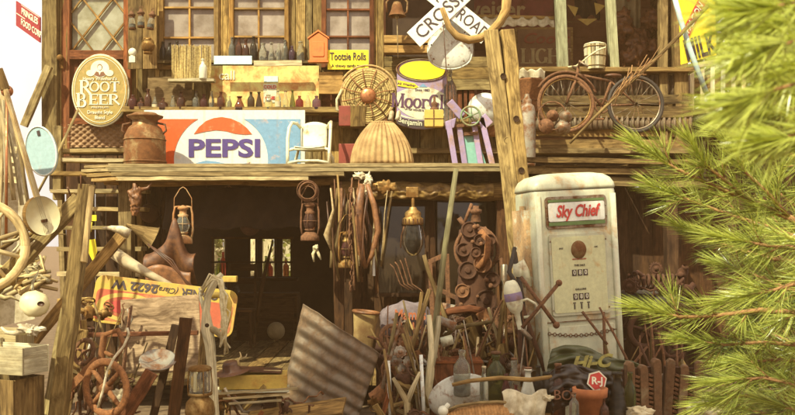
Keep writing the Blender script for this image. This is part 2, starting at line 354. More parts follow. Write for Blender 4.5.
# ================================================================= THE SETTING AND THE BUILDING
g = MB(1)
def gz(x, y): return 0.0
g.surf(lambda u, v: ((u-.5)*240, -60+v*240, .02*noise.noise(Vector((u*90, v*90, 0)))), 60, 60, tint=.5)
struct(g.build('ground', DIRT))
def vboards(mb, a, x0, x1, y0, y1, d, w=12, t=2.5, gap=.6, jit=.25, mi=0, rag=0):
    x = x0
    while x < x1-1:
        ww = min(w*uni(.8, 1.25), x1-x)
        mb.bar(a(x+ww/2, y1+uni(-rag, rag), d+uni(-.5, .5)), a(x+ww/2+uni(-.3, .3), y0+uni(-rag, rag), d+uni(-.5, .5)), max(.8, ww-gap), t, n=3, jit=jit, mi=mi); x += ww
def hboards(mb, a, x0, x1, y0, y1, d, w=10, t=2.5, gap=.6, jit=.25, mi=0, rag=0):
    y = y0
    while y < y1-1:
        ww = min(w*uni(.85, 1.2), y1-y)
        mb.bar(a(x0+uni(-rag, rag), y+ww/2, d+uni(-.5, .5)), a(x1+uni(-rag, rag), y+ww/2+uni(-.4, .4), d+uni(-.5, .5)), max(.8, ww-gap), t, n=4, jit=jit, mi=mi); y += ww
B = Th('general_store', 'weathered board store front with shed roof, windows and raised porch', 'building', 397.5, 240, 8.5)
a = B.a
m = B.m()
# boards between and under the windows (one board wall)
m.bar(a(300, 96, 9), a(300, 97, 9), 1, 1)
vboards(m, a, 128, 160, -60, 160, 0, 9); vboards(m, a, 160, 217, 70, 163, 0, 11); vboards(m, a, 217, 230, -60, 163, 0, 7)
vboards(m, a, 230, 290, 66, 163, 0, 13); vboards(m, a, 289, 322, -60, 163, 0, 8)
vboards(m, a, 322, 374, 66, 90, 0, 11); vboards(m, a, 372, 384, -60, 90, 0, 6)
hboards(m, a, 384, 500, 56, 90, 1, 11)
vboards(m, a, 300, 420, 122, 163, 1, 14); vboards(m, a, 420, 520, 118, 163, 0, 13)
B.part('board_wall', m, W_GREY, bev=.15)
m = B.m(); hboards(m, a, 290, 345, 70, 122, 3, 12, 2); vboards(m, a, 345, 500, 84, 124, 4, 6, 3, 2.2)
B.part('red_board_wall', m, W_RED, label='reddish slatted boards behind the wicker fan')
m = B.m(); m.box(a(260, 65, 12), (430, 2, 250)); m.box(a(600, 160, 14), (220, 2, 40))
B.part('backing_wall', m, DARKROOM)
# ledge that carries the bottles at the windows, and the lower ledge
m = B.m(); m.bar(a(158, 63.5, -6), a(316, 63.5, -6), 2.6, 9, jit=.2, n=5)
m.bar(a(130, 113, -14), a(345, 113.5, -14), 5, 26, jit=.3, n=5); m.bar(a(342, 126.5, -14), a(500, 127, -14), 4, 28, jit=.3, n=5)
B.part('wall_shelf', m, W_GREY, bev=.2)
# corner posts
m = B.m(); m.bar(a(54, 175, -6), a(54, -70, -6), 15, 14, n=6, jit=.5); m.bar(a(66, 150, -3), a(66, -70, -3), 8, 8, n=6, jit=.3); B.part('corner_post', m, W_GREY, bev=.4)
# windows: frame > muntins, panes
def window(x0, y0, x1, y1, xs, ys, wood=W_WARM, pane=MOTTLED):
    f = B.m()
    for xx in (x0, x1): f.bar(a(xx, y1+2, -2), a(xx, y0-2, -2), 4.5, 5, n=4, jit=.2)
    for yy in (y0, y1): f.bar(a(x0+2.2, yy, -2.4), a(x1-2.2, yy, -2.4), 4.5, 4.6, n=4, jit=.2)
    fo = B.part('window', f, wood, bev=.2); q = B.m()
    for xx in xs: q.bar(a(xx, y1-2.3, -1.2), a(xx, y0+2.3, -1.2), 1.7, 3)
    for yy in ys: q.bar(a(x0+2.3, yy, -1.5), a(x1-2.3, yy, -1.5), 1.7, 3)
    B.part('muntins', q, wood, fo); q = B.m(); q.box(a((x0+x1)/2, (y0+y1)/2, 1.2), (x1-x0-4.6, .6, y1-y0-4.6)); B.part('pane', q, pane, fo)
window(162, -50, 217, 68, [190], [-20, 8, 38]); window(232, -50, 287, 66, [259], [-20, 9, 37]); window(324, -50, 372, 66, [348], [-20, 10, 37], W_RED)
# lattice door
f = B.m()
f.bar(a(68, 160, -4), a(68, -60, -4), 8, 6); f.bar(a(129, 160, -4), a(129, -60, -4), 7, 6); f.bar(a(72, 56, -4.4), a(125.5, 56, -4.4), 9, 5.5)
f.bar(a(72, 122, -4.4), a(125.5, 122, -4.4), 6, 5.5); f.box(a(98, 90, -1), (54, 2, 62)); fo = B.part('door', f, W_RED, bev=.3)
q = B.m(); gx0, gx1, gy0, gy1 = 72, 125.5, -58, 51.5
for sgn in (1, -1):
    for c0 in range(-14, 15):
        pts = []
        for i in range(81):
            t = i/80; x = gx0+(gx1-gx0)*t; y = 18 + sgn*(x-98.5)*1.28 + c0*39
            if gy0 < y < gy1: pts.append((x, y))
        if len(pts) > 2: q.bar(a(*pts[0], -2-.3*sgn), a(*pts[-1], -2-.3*sgn), 1.5, 2)
B.part('lattice', q, W_WARM, fo); q = B.m(); q.box(a(98.7, -3, 1), (53, .6, 110)); B.part('pane', q, DUSTYG, fo)
q = B.m(); q.sphere(a(64.5, 60, -12), 3.2); q.tube([a(64.5, 60, -12), a(64.5, 60, -4)], 1.2); q.box(a(64.5, 64, -8.5), (4, 1.2, 12)); B.part('handle', q, BRASS, fo)
# quilted panel under the door
m = B.m(); 
def quilt(u, v):
    x = 62+u*66; y = 124+v*24; h = abs(math.sin((x*.42+y*.55)))*abs(math.sin((x*.42-y*.55))); return a(x, y, -5-2.4*h)
m.surf(lambda u, v: quilt(u, 1-v), 90, 36, tint=.5); B.part('quilted_panel', m, M_flat('faded_quilt', (.33, .20, .10), (.20, .11, .05), 7)); 
# roof of the upper storey (above the frame) and the side wall of the corner: give the building its bulk
m = B.m(); m.box(a(370, -95, 60), (760, 260, 6)); B.part('upper_roof', m, W_OLD)
m = B.m()
m.bar(a(48, 60, 5), a(48, 60, 250), 230, 3, up=(1, 0, 0)); m.bar(a(688, 60, 5), a(688, 60, 250), 230, 3, up=(1, 0, 0)); m.box(a(370, 60, 250), (640, 3, 230)); B.part('outer_wall', m, W_OLD)
# recessed porch: floor, back wall, posts, rails
m = B.m(); hboards(m, a, 384, 690, -60, 165, 130, 16); B.part('porch_back_wall', m, MAROON)
m = B.m(); m.box(a(384, 50, 66), (3, 128, 230)); B.part('porch_side_wall', m, MAROON)
m = B.m(); m.box(a(540, 152, 60), (310, 150, 5)); B.part('porch_floor', m, W_OLD)
m = B.m(); m.bar(a(562, 73, -5), a(557, -60, -3), 10, 9, n=5, jit=.3); B.part('porch_post', m, W_GREEN, bev=.4)
m = B.m(); m.bar(a(613, 73, -5), a(606, -60, -3), 9, 9, n=5, jit=.3); B.part('porch_post', m, W_GREEN, bev=.4)
m = B.m(); m.bar(a(662, 155, -2), a(662, -60, -2), 8, 9, n=5, jit=.3); m.bar(a(681, 158, -2), a(676, -60, -2), 13, 12, n=5, jit=.4); B.part('porch_post', m, W_OLD, bev=.4)
m = B.m(); m.bar(a(500, 71.5, -8), a(690, 72, -8), 4.5, 14, n=6, jit=.3); m.bar(a(512, 114, -7), a(690, 113, -7), 11, 4, n=6, jit=.4); m.bar(a(512, 102, -6), a(690, 100, -6), 9, 4, n=6, jit=.4); m.bar(a(512, 147, -6), a(690, 147, -6), 13, 5, n=6, jit=.4); m.bar(a(512, 133, -3), a(690, 134, -3), 7, 3, n=6, jit=.4)
B.part('porch_rail', m, W_OLD, bev=.2)
def corr(mb, a, x0, x1, y0, y1, d, per=5.2, amp=1.6):
    n = int((x1-x0)*3); mb.surf(lambda u, v: a(x0+(x1-x0)*u, y1+(y0-y1)*v+.8*math.sin(u*9), d-amp*math.sin(2*PI*(x0+(x1-x0)*u)/per)), n, 1, tint=.5)
m = B.m(); corr(m, a, 512, 690, 75, 97, -2); B.part('corrugated_skirt', m, CORR, solid=.5)
m = B.m(); corr(m, a, 512, 690, 118, 131, -8); B.part('corrugated_skirt', m, CORR, solid=.5)
# ragged awning trim, inside the porch
m = B.m()
m.surf(lambda u, v: a(478+u*80, 11+v*(9+2.5*abs(math.sin(u*24))), 24-6*v+2*math.sin(u*40)), 90, 5, tint=.5)
B.part('awning_fringe', m, CANVAS, solid=.5); m = B.m(); m.bar(a(478, 10, 24), a(558, 12, 24), 3, 4); B.part('awning_rail', m, W_GREY)
# ------------------------------------------------ shed roof over the entrance (drawn as real boards sloping back)
S = Th('entrance_shed', 'low timber entrance shed with layered board roof, posts and dark doorway', 'shed', 300, 240, 7.2); a = S.a
m = S.m()
for i, (y, d, t, x0, x1) in enumerate([(166.5, -4, 3.6, 88, 522), (170.8, -6, 3.8, 86, 500), (175.2, -8, 3.8, 92, 345), (179.6, -9, 3.6, 97, 310)]):
    m.bar(a(x0, y+uni(1, 3), d), a(x0+26, y, d), 4-t*.3, 16, up=(0, 0, 1) if 0 else (0, 1, 0), n=3, jit=.3)
    m.bar(a(x0+24, y, d), a(x1, y+uni(-.6, .8), d), t, 16, n=12, jit=.35)
S.part('eave_boards', m, M_wood('wood_eave', (.22, .15, .06), (.56, .43, .20), grime=.45), bev=.2)
m = S.m()
x = 92
while x < 700:
    w_ = uni(13, 22); z0 = 166+uni(-.6, .6); m.bar(a(x, z0+uni(-.5,.5), 2), a(x, z0-9, 175), w_+1.5, 2, up=(0, 0, 1), n=3, jit=.3); x += w_
S.part('roof_boards', m, W_OLD)
m = S.m(); m.bar(a(520, 160, -2), a(700, 163, -2), 5, 10, n=6, jit=.5); m.bar(a(512, 170, 4), a(700, 172, 4), 6, 8, n=6, jit=.5); m.bar(a(600, 181, 8), a(710, 183, 8), 9, 6, n=6, jit=.5); S.part('eave_boards', m, W_OLD, bev=.2)
m = S.m(); m.tube([a(x, 190+1.5*math.sin(x*.03), 16) for x in range(330, 530, 12)], [9+uni(-.8, .8) for _ in range(17)], 12); m.tube([a(x, 181+1*math.sin(x*.05), 14) for x in range(100, 340, 14)], 4, 8)
S.part('log_beam', m, W_WARM)
m = S.m(); m.surf(lambda u, v: a(372+u*122, 184+v*14+1.5*math.sin(u*31), 4+2.5*noise.noise(Vector((u*22, v*5, 1)))-3*math.sin(v*PI)), 90, 12, tint=.5); S.part('foil_wrap', m, INSUL, solid=.4)
def post(x0, y0, x1, y1, d, w, wood, name='post'):
    q = S.m(); q.bar(a(x0, y0, d), a(x1, y1, d), w, w, n=7, jit=.5); S.part(name, q, wood, bev=.5)
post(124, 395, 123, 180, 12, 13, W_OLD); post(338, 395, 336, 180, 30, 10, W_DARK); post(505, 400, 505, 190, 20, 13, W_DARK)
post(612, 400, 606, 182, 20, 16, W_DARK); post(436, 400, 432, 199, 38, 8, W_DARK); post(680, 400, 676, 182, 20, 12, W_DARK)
# tarpaulin hung inside under the roof
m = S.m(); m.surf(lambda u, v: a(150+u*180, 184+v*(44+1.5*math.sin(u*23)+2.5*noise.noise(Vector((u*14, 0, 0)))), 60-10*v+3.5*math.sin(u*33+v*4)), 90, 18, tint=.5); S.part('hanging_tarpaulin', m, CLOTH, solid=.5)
# side boards and doorway frame
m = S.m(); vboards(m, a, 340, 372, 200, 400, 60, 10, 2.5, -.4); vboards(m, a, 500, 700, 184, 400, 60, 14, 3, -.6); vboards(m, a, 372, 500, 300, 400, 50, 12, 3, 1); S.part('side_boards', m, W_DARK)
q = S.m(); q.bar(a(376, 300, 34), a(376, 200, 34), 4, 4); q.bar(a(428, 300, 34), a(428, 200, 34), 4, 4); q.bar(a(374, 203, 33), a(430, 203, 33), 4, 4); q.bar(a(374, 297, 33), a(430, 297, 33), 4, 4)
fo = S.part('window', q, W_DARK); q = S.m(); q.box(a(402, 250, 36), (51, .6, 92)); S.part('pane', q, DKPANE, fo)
q = S.m(); q.box(a(470, 250, 36), (62, .6, 100)); S.part('pane', q, DKPANE)
# deck of planks inside the doorway
m = MB(1)
for i in range(22):
    x = -2.6+i*.155; m.bar((x, 6.9, .2), (x+uni(-.01, .01), 11.2, .24), .148, .03, up=(0, 0, 1), n=2, jit=.003)
struct(m.build('plank_floor', W_OLD, None))
# back wall of the shed with the openings that show the bushes beyond
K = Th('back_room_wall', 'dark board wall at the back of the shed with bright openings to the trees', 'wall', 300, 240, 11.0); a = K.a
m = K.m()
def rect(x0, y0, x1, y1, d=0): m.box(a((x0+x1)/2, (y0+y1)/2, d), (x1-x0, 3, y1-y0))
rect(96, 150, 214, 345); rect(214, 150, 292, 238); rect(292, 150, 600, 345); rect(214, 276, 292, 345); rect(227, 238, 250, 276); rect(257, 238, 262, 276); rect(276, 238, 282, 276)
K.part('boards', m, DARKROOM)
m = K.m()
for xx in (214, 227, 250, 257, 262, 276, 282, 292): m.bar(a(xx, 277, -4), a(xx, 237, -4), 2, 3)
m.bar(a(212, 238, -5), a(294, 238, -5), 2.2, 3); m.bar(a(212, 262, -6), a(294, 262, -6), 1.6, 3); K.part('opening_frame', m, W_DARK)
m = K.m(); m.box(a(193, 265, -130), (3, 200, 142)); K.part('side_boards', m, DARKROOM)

# stair on the left of the shed
T = Th('outside_stair', 'steep open wooden stair climbing to the lattice door', 'stairs', 90, 250, 7.9); a = T.a
for i, (y, x0, x1, d) in enumerate([(298, 72, 150, -14), (273, 70, 150, -10), (249, 68, 150, -5), (228, 66, 150, 0), (210, 60, 150, 4), (192, 56, 150, 10), (174, 52, 150, 16), (160, 50, 125, 22), (150, 50, 125, 30)]):
    m = T.m(); m.bar(a(x0, y, d-16), a(x1, y+uni(-.6, .6), d-16), 3.8, 20, n=4, jit=.35); T.part('step', m, W_PALE if i % 3 else W_GREY, bev=.2)
m = T.m(); m.bar(a(76, 400, -22), a(46, 148, 36), 9, 5, up=(1, 0, 0), n=4, jit=.3); m.bar(a(152, 400, -22), a(128, 148, 36), 9, 5, up=(1, 0, 0), n=4, jit=.3); T.part('stringer', m, W_OLD)
m = T.m(); m.bar(a(60, 200, -6), a(58, 126, 0), 8, 6, n=3, jit=.3); T.part('newel_post', m, W_GREY)
vb = MB(7.9/F*1.0)
m = T.m(); vboards(m, a, 44, 150, 150, 400, 60, 13, 3, 1.5); T.part('back_boards', m, W_DARK)
# strut against the sky on the left, thin rod
solo('timber_strut', 'weathered timber strut bracing the left corner post against the sky', 'timber', 36, 96, 8.3, lambda m, a: m.bar(a(24, 126), a(49, 66), 7, 5, n=5, jit=.3), W_GREY, bev=.3)
solo('sloping_handrail', 'thin bare pole sloping down beside the stair from the corner post', 'handrail', 58, 160, 7.4, lambda m, a: m.tube([a(78, 110), a(50, 170), a(36, 196)], 1.4, 8), W_GREY)
# ================================================================= THINGS ON AND BEFORE THE UPPER WALL
def arcp(cx, cz, rx, rz, a0, a1, n=14): return [(cx+rx*math.cos(R(a0+(a1-a0)*i/n)), cz+rz*math.sin(R(a0+(a1-a0)*i/n))) for i in range(n+1)]
def band(mb, pts, ws, y0, y1, mi):
    """flat stroke through 2-D points with width ws[i]"""
    L = []; Rr = []
    for i, p in enumerate(pts):
        a = pts[max(i-1, 0)]; b = pts[min(i+1, len(pts)-1)]; d = Vector((b[0]-a[0], b[1]-a[1])); d = d.normalized() if d.length else Vector((1, 0))
        w_ = ws[i] if isinstance(ws, (list, tuple)) else ws
        L.append((p[0]-d.y*w_/2, p[1]+d.x*w_/2)); Rr.append((p[0]+d.y*w_/2, p[1]-d.x*w_/2))
    for i in range(len(pts)-1): mb.prism([L[i], L[i+1], Rr[i+1], Rr[i]], y0, y1, mi=mi, tint=.5)
GL = {'I': (.34, [('V', .17, 0, 1)]), 'L': (.62, [('V', .14, 0, 1), ('H', .14, .6, .03), ('s', .58, 0, .24)]), 'T': (.74, [('V', .37, 0, 1), ('H', .02, .72, .97), ('s', .04, .78, 1), ('s', .70, .78, 1)]),
 'E': (.66, [('V', .14, 0, 1), ('H', .14, .6, .03), ('H', .14, .48, .5), ('H', .14, .6, .97), ('s', .6, 0, .24), ('s', .6, .78, 1), ('s', .48, .4, .6)]),
 'H': (.82, [('V', .14, 0, 1), ('V', .68, 0, 1), ('H', .14, .68, .5)]), 'O': (.8, [('A', .4, .5, .32, .46, 0, 360)]), 'G': (.82, [('A', .42, .5, .33, .46, 45, 345), ('V', .68, .05, .42)]),
 'R': (.78, [('V', .14, 0, 1), ('A', .32, .74, .24, .235, -90, 90), ('H', .14, .34, .975), ('H', .14, .34, .505), ('D', .34, .5, .74, 0)]),
 'B': (.72, [('V', .14, 0, 1), ('A', .32, .75, .2, .225, -90, 90), ('A', .34, .27, .24, .245, -90, 90), ('H', .14, .36, .975), ('H', .14, .36, .515), ('H', .14, .36, .025)]),
 'M': (1.0, [('V', .14, 0, 1), ('V', .86, 0, 1), ('D', .16, 1, .5, .1), ('d', .5, .1, .84, 1)]), 'l': (.34, [('V', .17, 0, 1)]),
 'o': (.66, [('A', .33, .34, .25, .31, 0, 360)]), 'r': (.56, [('V', .14, 0, .66), ('A', .36, .42, .2, .2, 30, 150)])}
def serif(mb, s, h, x, z, y, xs=1.0, mi=0, st=.17, th=.075, center=True):
    tot = sum(GL[c][0]*h*xs if c in GL else .4*h*xs for c in s); cx = x-tot/2 if center else x; z0 = z-h/2; y1 = y+.3
    for c in s:
        if c not in GL: cx += .4*h*xs; continue
        for q in GL[c][1]:
            X = lambda v: cx+v*h*xs
            Z = lambda v: z0+v*h
            if q[0] == 'V':
                wv = st*h*xs/2; mb.prism([(X(q[1])-wv, Z(q[2])), (X(q[1])+wv, Z(q[2])), (X(q[1])+wv, Z(q[3])), (X(q[1])-wv, Z(q[3]))], y, y1, mi=mi, tint=.5)
                for zz in ((q[2], q[2]+.06), (q[3]-.06, q[3])):
                    if zz[0] not in (.05, .36): mb.prism([(X(q[1])-wv*1.7, Z(zz[0])), (X(q[1])+wv*1.7, Z(zz[0])), (X(q[1])+wv*1.7, Z(zz[1])), (X(q[1])-wv*1.7, Z(zz[1]))], y-.08, y1-.08, mi=mi, tint=.5)
            elif q[0] == 's': mb.prism([(X(q[1])-.03*h, Z(q[2])), (X(q[1])+.03*h, Z(q[2])), (X(q[1])+.03*h, Z(q[3])), (X(q[1])-.03*h, Z(q[3]))], y-.12, y1-.12, mi=mi, tint=.5)
            elif q[0] == 'H': mb.prism([(X(q[1]), Z(q[3]-th/2)), (X(q[2]), Z(q[3]-th/2)), (X(q[2]), Z(q[3]+th/2)), (X(q[1]), Z(q[3]+th/2))], y-.04, y1-.04, mi=mi, tint=.5)
            elif q[0] == 'A':
                pts = arcp(X(q[1]), Z(q[2]), q[3]*h*xs, q[4]*h, q[5], q[6], 20); ws = [h*(th+(st-th)*abs(math.cos(R(q[5]+(q[6]-q[5])*i/20)))) for i in range(21)]
                band(mb, pts, ws, y-.06, y1-.06, mi)
            else: band(mb, [(X(q[1]), Z(q[2])), (X(q[3]), Z(q[4]))], (st if q[0] == 'D' else th)*h*.9, y-.02, y1-.02, mi)
        cx += GL[c][0]*h*xs
def rrect(x0, z0, x1, z1, r, n=6):
    return arcp(x1-r, z1-r, r, r, 0, 90, n)+arcp(x0+r, z1-r, r, r, 90, 180, n)+arcp(x0+r, z0+r, r, r, 180, 270, n)+arcp(x1-r, z0+r, r, r, 270, 360, n)

# --- soft drink sign (PEPSI)
T = Th('soft_drink_sign', 'large red, white and blue sign lettered PEPSI standing on the shed roof', 'sign', 222, 166, 7.95); a = T.a2
m = T.m(); m.prism(rrect(-78, -1, 83, 56, .5), 0, 4); T.part('frame', m, WHITEP, bev=.3)
m = T.m(); cx, cz, cr = a(221, 160)[0], a(221, 160)[1], 47
def seg(x0, x1, z0, z1, side):
    pts = []
    for i in range(21):
        z = z0+(z1-z0)*i/20; q = max(0, cr*cr-(z-cz)**2); xx = math.sqrt(q)
        pts.append((cx-xx if side < 0 else cx+xx, z))
    return pts+([(x0, z1), (x0, z0)] if side < 0 else [(x1, z1), (x1, z0)])
m.prism(seg(-73.5, 0, 2, 47, -1), -.5, -.1, mi=0, tint=.5); m.prism(seg(0, 78.5, 2, 47, 1), -.5, -.1, mi=1, tint=.5)
capl = [a(194, 134), a(199, 127), a(206, 121), a(214, 118), a(222, 117), a(231, 118.5), a(240, 122.5), a(247, 128), a(252, 134), a(245, 134.5), a(235, 133.5), a(226, 131), a(216, 130), a(205, 131.5)]
m.prism(capl, -.6, -.1, mi=0, tint=.5)
m.prism([a(196, 163), a(206, 160.5), a(216, 161.5), a(228, 164), a(240, 164.5), a(250, 162), a(246, 166.5), a(200, 166.5)], -.6, -.1, mi=1, tint=.5)
m.text('PEPSI', 24.5, a(224.5, 149)[0], a(224.5, 149)[1], -.5, xs=1.36, bold=.75, mi=2)
T.part('printed_face', m, [M_met('sign_red', (.66, .10, .02), (.4, .2, .1), .33, .4, runs=.3), BLUEP, INKP])

# --- oval ROOT BEER sign
T = Th('root_beer_sign', 'oval gold sign lettered ROOT BEER fixed to the lattice door', 'sign', 100, 90, 8.3); 
m = T.m(); m.disc((0, 0), 36.5, 1, 4, 56, sx=.79); T.part('rim', m, CREAMP, bev=.5)
m = T.m(); m.disc((0, 0), 34.6, 0, 1.2, 56, sx=.79, mi=0, tint=.5)
m.ring((0, -.1, 0), 32.6, .35, n=56, sx=.785, mi=1, tint=.5, m=6)
m.disc((0, 21.2), 8.6, -.5, .1, 26, mi=1, tint=.5, sx=1.08)
m.disc((-9.5, 17), 3.2, -.45, .1, 14, mi=1, tint=.5, sx=1.3); m.disc((9.5, 17), 3.2, -.45, .1, 14, mi=1, tint=.5, sx=1.3)
m.disc((0, 23), 3.1, -.8, -.4, 16, mi=2, tint=.5, sx=.8); m.disc((0, 22.4), 2.5, -1.0, -.7, 16, mi=1, tint=.5, sx=.8); m.prism([(-6, 15), (-3.6, 18.6), (0, 17.4), (3.6, 18.6), (6, 15), (0, 13.2)], -.8, -.4, mi=2, tint=.5)
m.prism([(-1.1, 18), (1.1, 18), (0, 14.6)], -1.1, -.8, mi=1, tint=.5)
m.text("Henry Weinhard's", 4.6, 0, 11.3, -.4, mi=1, bold=.05)
serif(m, 'R', 14, -14.5, 2.8, -.6, 1.1, 1); serif(m, 'OOT', 10, 4.5, 3.4, -.6, 1.3, 1)
serif(m, 'B', 14, -18, -10, -.6, 1.1, 1); serif(m, 'EER', 10.5, 4.6, -9.4, -.6, 1.42, 1)
m.text('PREMIUM', 2.6, 0, -17.4, -.4, xs=1.6, mi=1); m.text('Draught Style', 4.6, 0, -22.2, -.4, mi=1, bold=.08); m.text('Blend', 4.6, 0, -27.6, -.4, mi=1, bold=.08)
T.part('painted_face', m, [M_met('sign_gold', (.37, .27, .075), (.3, .18, .05), .36, .4, runs=.3), INKW, INKB])
# --- red hanging sign top left (turned in perspective)
T = Th('red_hanging_sign', 'red enamel sign with white block lettering hanging off the left corner', 'sign', 28, 20, 7.4, rot=(0, 0, R(-38)))
k = 1/math.cos(R(38))
def sh(x, z): return (x*k, z-(x)*.665)
m = T.m(); m.prism([sh(-18, 11), sh(17, 11), sh(17, -14), sh(-18, -14)], 0, 1.5); T.part('panel', m, M_met('deep_red_enamel', (.30, .02, .02), (.2, .06, .03), .3, .5))
m = T.m(); m.prism([sh(-10, 11), sh(17, 11), sh(17, 10.6), sh(-10, 10.6)], -.3, 0, tint=.5); m.text('PRINGLES', 9, 3*k, -2+5.0, -.4, xs=.78, bold=.12, warp=lambda x, z: (x, z-x*.665/k*.98)); T.part('lettering', m, INKW); m = T.m(); m.text('FOOD CORP', 9, 5*k, -5-4.4, -.4, xs=.72, bold=.12, warp=lambda x, z: (x, z-x*.665/k*.98))
m.prism([sh(-17, -.6), sh(-4, -.4), sh(-4, -1.2), sh(-17, -1.4)], -.3, 0, tint=.5); T.part('lettering', m, INKW)
# --- TOOTSIE ROLLS
T = Th('yellow_candy_sign', 'small yellow sign reading Tootsie Rolls below the third window', 'sign', 348, 59.5, 8.25); m = T.m(); m.box((0, 1, 0), (41, 1.4, 19.5)); T.part('panel', m, YELP, bev=.2)
m = T.m(); m.text('Tootsie Rolls', 10.8, 0, 3.0, -.1, xs=.62, bold=.14); T.part('lettering', m, INK); m = T.m(); m.text('A chewy candy treat', 4.4, 0, -6.0, -.1, xs=.9); T.part('lettering', m, INK)
# --- rusty 'call' sign
T = Th('rusty_call_sign', 'wide rust-stained yellow sign with the word call fading at one end', 'sign', 265, 90, 8.38); m = T.m(); m.box((0, 1, 0), (108, 1.2, 49)); T.part('panel', m, M_met('call_sign_yellow', (.74, .64, .20), (.42, .15, .04), .45, .45, sc=6, rust2=(.6, .36, .12), runs=.4), bev=.3)
m = T.m(); m.text('call', 13, -38, 14.5, -.1, mi=0, bold=.05)
m.box((6, 0, 11), (14, .5, 6), mi=1, tint=.5); m.box((5, 0, -3), (13, .5, 19), mi=2, tint=.5); m.text('COLD', 4.6, 5, 3, -.6, mi=3, bold=.1); m.text('ONE', 4.6, 5, -8, -.6, mi=3, bold=.1); T.part('lettering', m, [INKW, SKYB, CREAMP, INKR])
# blue-white tin strip left of the shelf and small boards
solo('pale_tin_strip', 'pale flaking tin strip leaning over the rusty call sign', 'sign', 232, 60, 8.22, lambda m, a: m.box(a(233, 60), (38, 1, 8.5)), SKYB, bev=.2)
solo('cream_plank', 'flaking cream plank lying along the window ledge', 'plank', 278, 63, 8.24, lambda m, a: m.bar(a(254, 63.5), a(302, 63), 5, 3, n=3, jit=.2), W_CREAM)
solo('orange_board', 'plain orange-brown board nailed beside the wicker fan', 'board', 331, 83, 8.3, lambda m, a: m.box(a(331, 83), (24, 2, 22)), W_WARM, bev=.3)
solo('straw_mat', 'bundle of straw thatch hung on the wall under the first window', 'mat', 191, 62, 8.28, lambda m, a: [m.bar(a(172+i*.52, 80+uni(-.5, .5), uni(-1.5, 0)), a(172+i*.52+uni(-.8, .8), 46+uni(-1.5, 1), uni(-2.5, 0)), .7, .7) for i in range(76)], STRAW)
solo('bottle_bracket', 'small bark-edged wooden bracket below the straw mat', 'shelf', 190, 82, 8.2, lambda m, a: m.bar(a(169, 80.5), a(215, 80.5), 3, 9, n=4, jit=.3), W_PALE)
m = MB(8.3/F); m.box((0, 0, 0), (45, 1, 31)); tag(m.build('worn_backboard', W_BOARD, None, P(170, 92, 8.4)), 'worn pale board fixed behind the brown bottles', 'board')
# --- bottles
def bottle(name, shape, h, r, g, px, py, Y, label, group=None, cap=None, lab=None, rot=None, liquid=None):
    pr = {'beer': [(.0, 0), (.9, 0), (1, .03), (1, .55), (.85, .66), (.42, .78), (.36, .95), (.46, .96), (.46, 1), (.0, 1)],
          'soda': [(0, 0), (.85, 0), (.95, .04), (.86, .2), (1, .4), (.95, .52), (.5, .74), (.36, .9), (.45, .94), (.45, 1), (0, 1)],
          'squat': [(0, 0), (.95, 0), (1, .05), (1, .45), (.8, .6), (.3, .72), (.26, .92), (.38, .94), (.38, 1), (0, 1)],
          'jug': [(0, 0), (.9, 0), (1, .05), (1, .58), (.92, .68), (.4, .82), (.3, .9), (.42, .92), (.42, 1), (0, 1)],
          'milk': [(0, 0), (.9, 0), (1, .05), (1, .5), (.75, .68), (.5, .82), (.5, .93), (.62, .95), (.62, 1), (0, 1)],
          'flare': [(0, 0), (1, 0), (1, .05), (.9, .3), (.55, .62), (.36, .8), (.34, .94), (.5, .95), (.5, 1), (0, 1)]}[shape]
    m = MB(Y/F); m.lathe([(max(.02, a_*r), b_*h) for a_, b_ in pr], n=18)
    o = m.build(name, g, None, P(px, py, Y), rot); tag(o, label, 'bottle', group)
    if cap: q = MB(Y/F); q.lathe([(.02, h*1.0), (r*.5, h*1.0), (r*.5, h*1.05), (.02, h*1.06)], n=14); q.build('cap', cap, o)
    if lab: q = MB(Y/F); q.lathe([(r*1.02, h*.15), (r*1.02, h*.42)], n=18); q.build('paper_label', lab, o)
    if liquid: q = MB(Y/F); q.lathe([(.02, h*.02), (r*.86, h*.03), (r*.86, h*.4), (.02, h*.4)], n=18); q.build('liquid', liquid, o)
    return o
ORD = 'first second third fourth fifth sixth seventh eighth ninth tenth eleventh twelfth thirteenth fourteenth fifteenth sixteenth seventeenth eighteenth nineteenth twentieth twenty-first twenty-second twenty-third'.split()
low = [(133, 15, 4.6, 'jug', G_RED), (141, 12, 4, 'squat', G_BROWN), (148, 20, 3.6, 'beer', G_BROWN), (155, 13, 3, 'soda', G_CLEAR), (163, 12, 5, 'squat', G_BROWN), (173, 14, 3.4, 'flare', G_CLEAR), (181, 18, 4, 'beer', G_BROWN), (196, 18, 3.3, 'beer', G_CLEAR), (204, 15.5, 3.8, 'beer', G_RED), (211.5, 19, 2.8, 'soda', G_CLEAR), (221, 18, 4, 'beer', G_BROWN), (229, 14, 3, 'soda', G_CLEAR), (239.5, 13, 5.4, 'flare', G_BROWN), (251, 18, 3.7, 'beer', G_DARK), (259, 18, 3.8, 'flare', G_DARK), (268.5, 15, 4, 'milk', G_CLEAR), (278, 20, 3.1, 'beer', G_CLEAR), (285.5, 18, 3.2, 'soda', G_CLEAR), (292.5, 20, 3.2, 'flare', G_GREEN), (299.5, 14, 3.9, 'jug', G_RED), (308, 15, 3, 'soda', G_CLEAR), (316.5, 14, 4.3, 'jug', G_PURP)]
cn = {id(G_RED): 'ruby brown', id(G_BROWN): 'brown', id(G_CLEAR): 'clear', id(G_DARK): 'dark', id(G_GREEN): 'olive green', id(G_PURP): 'plum coloured'}
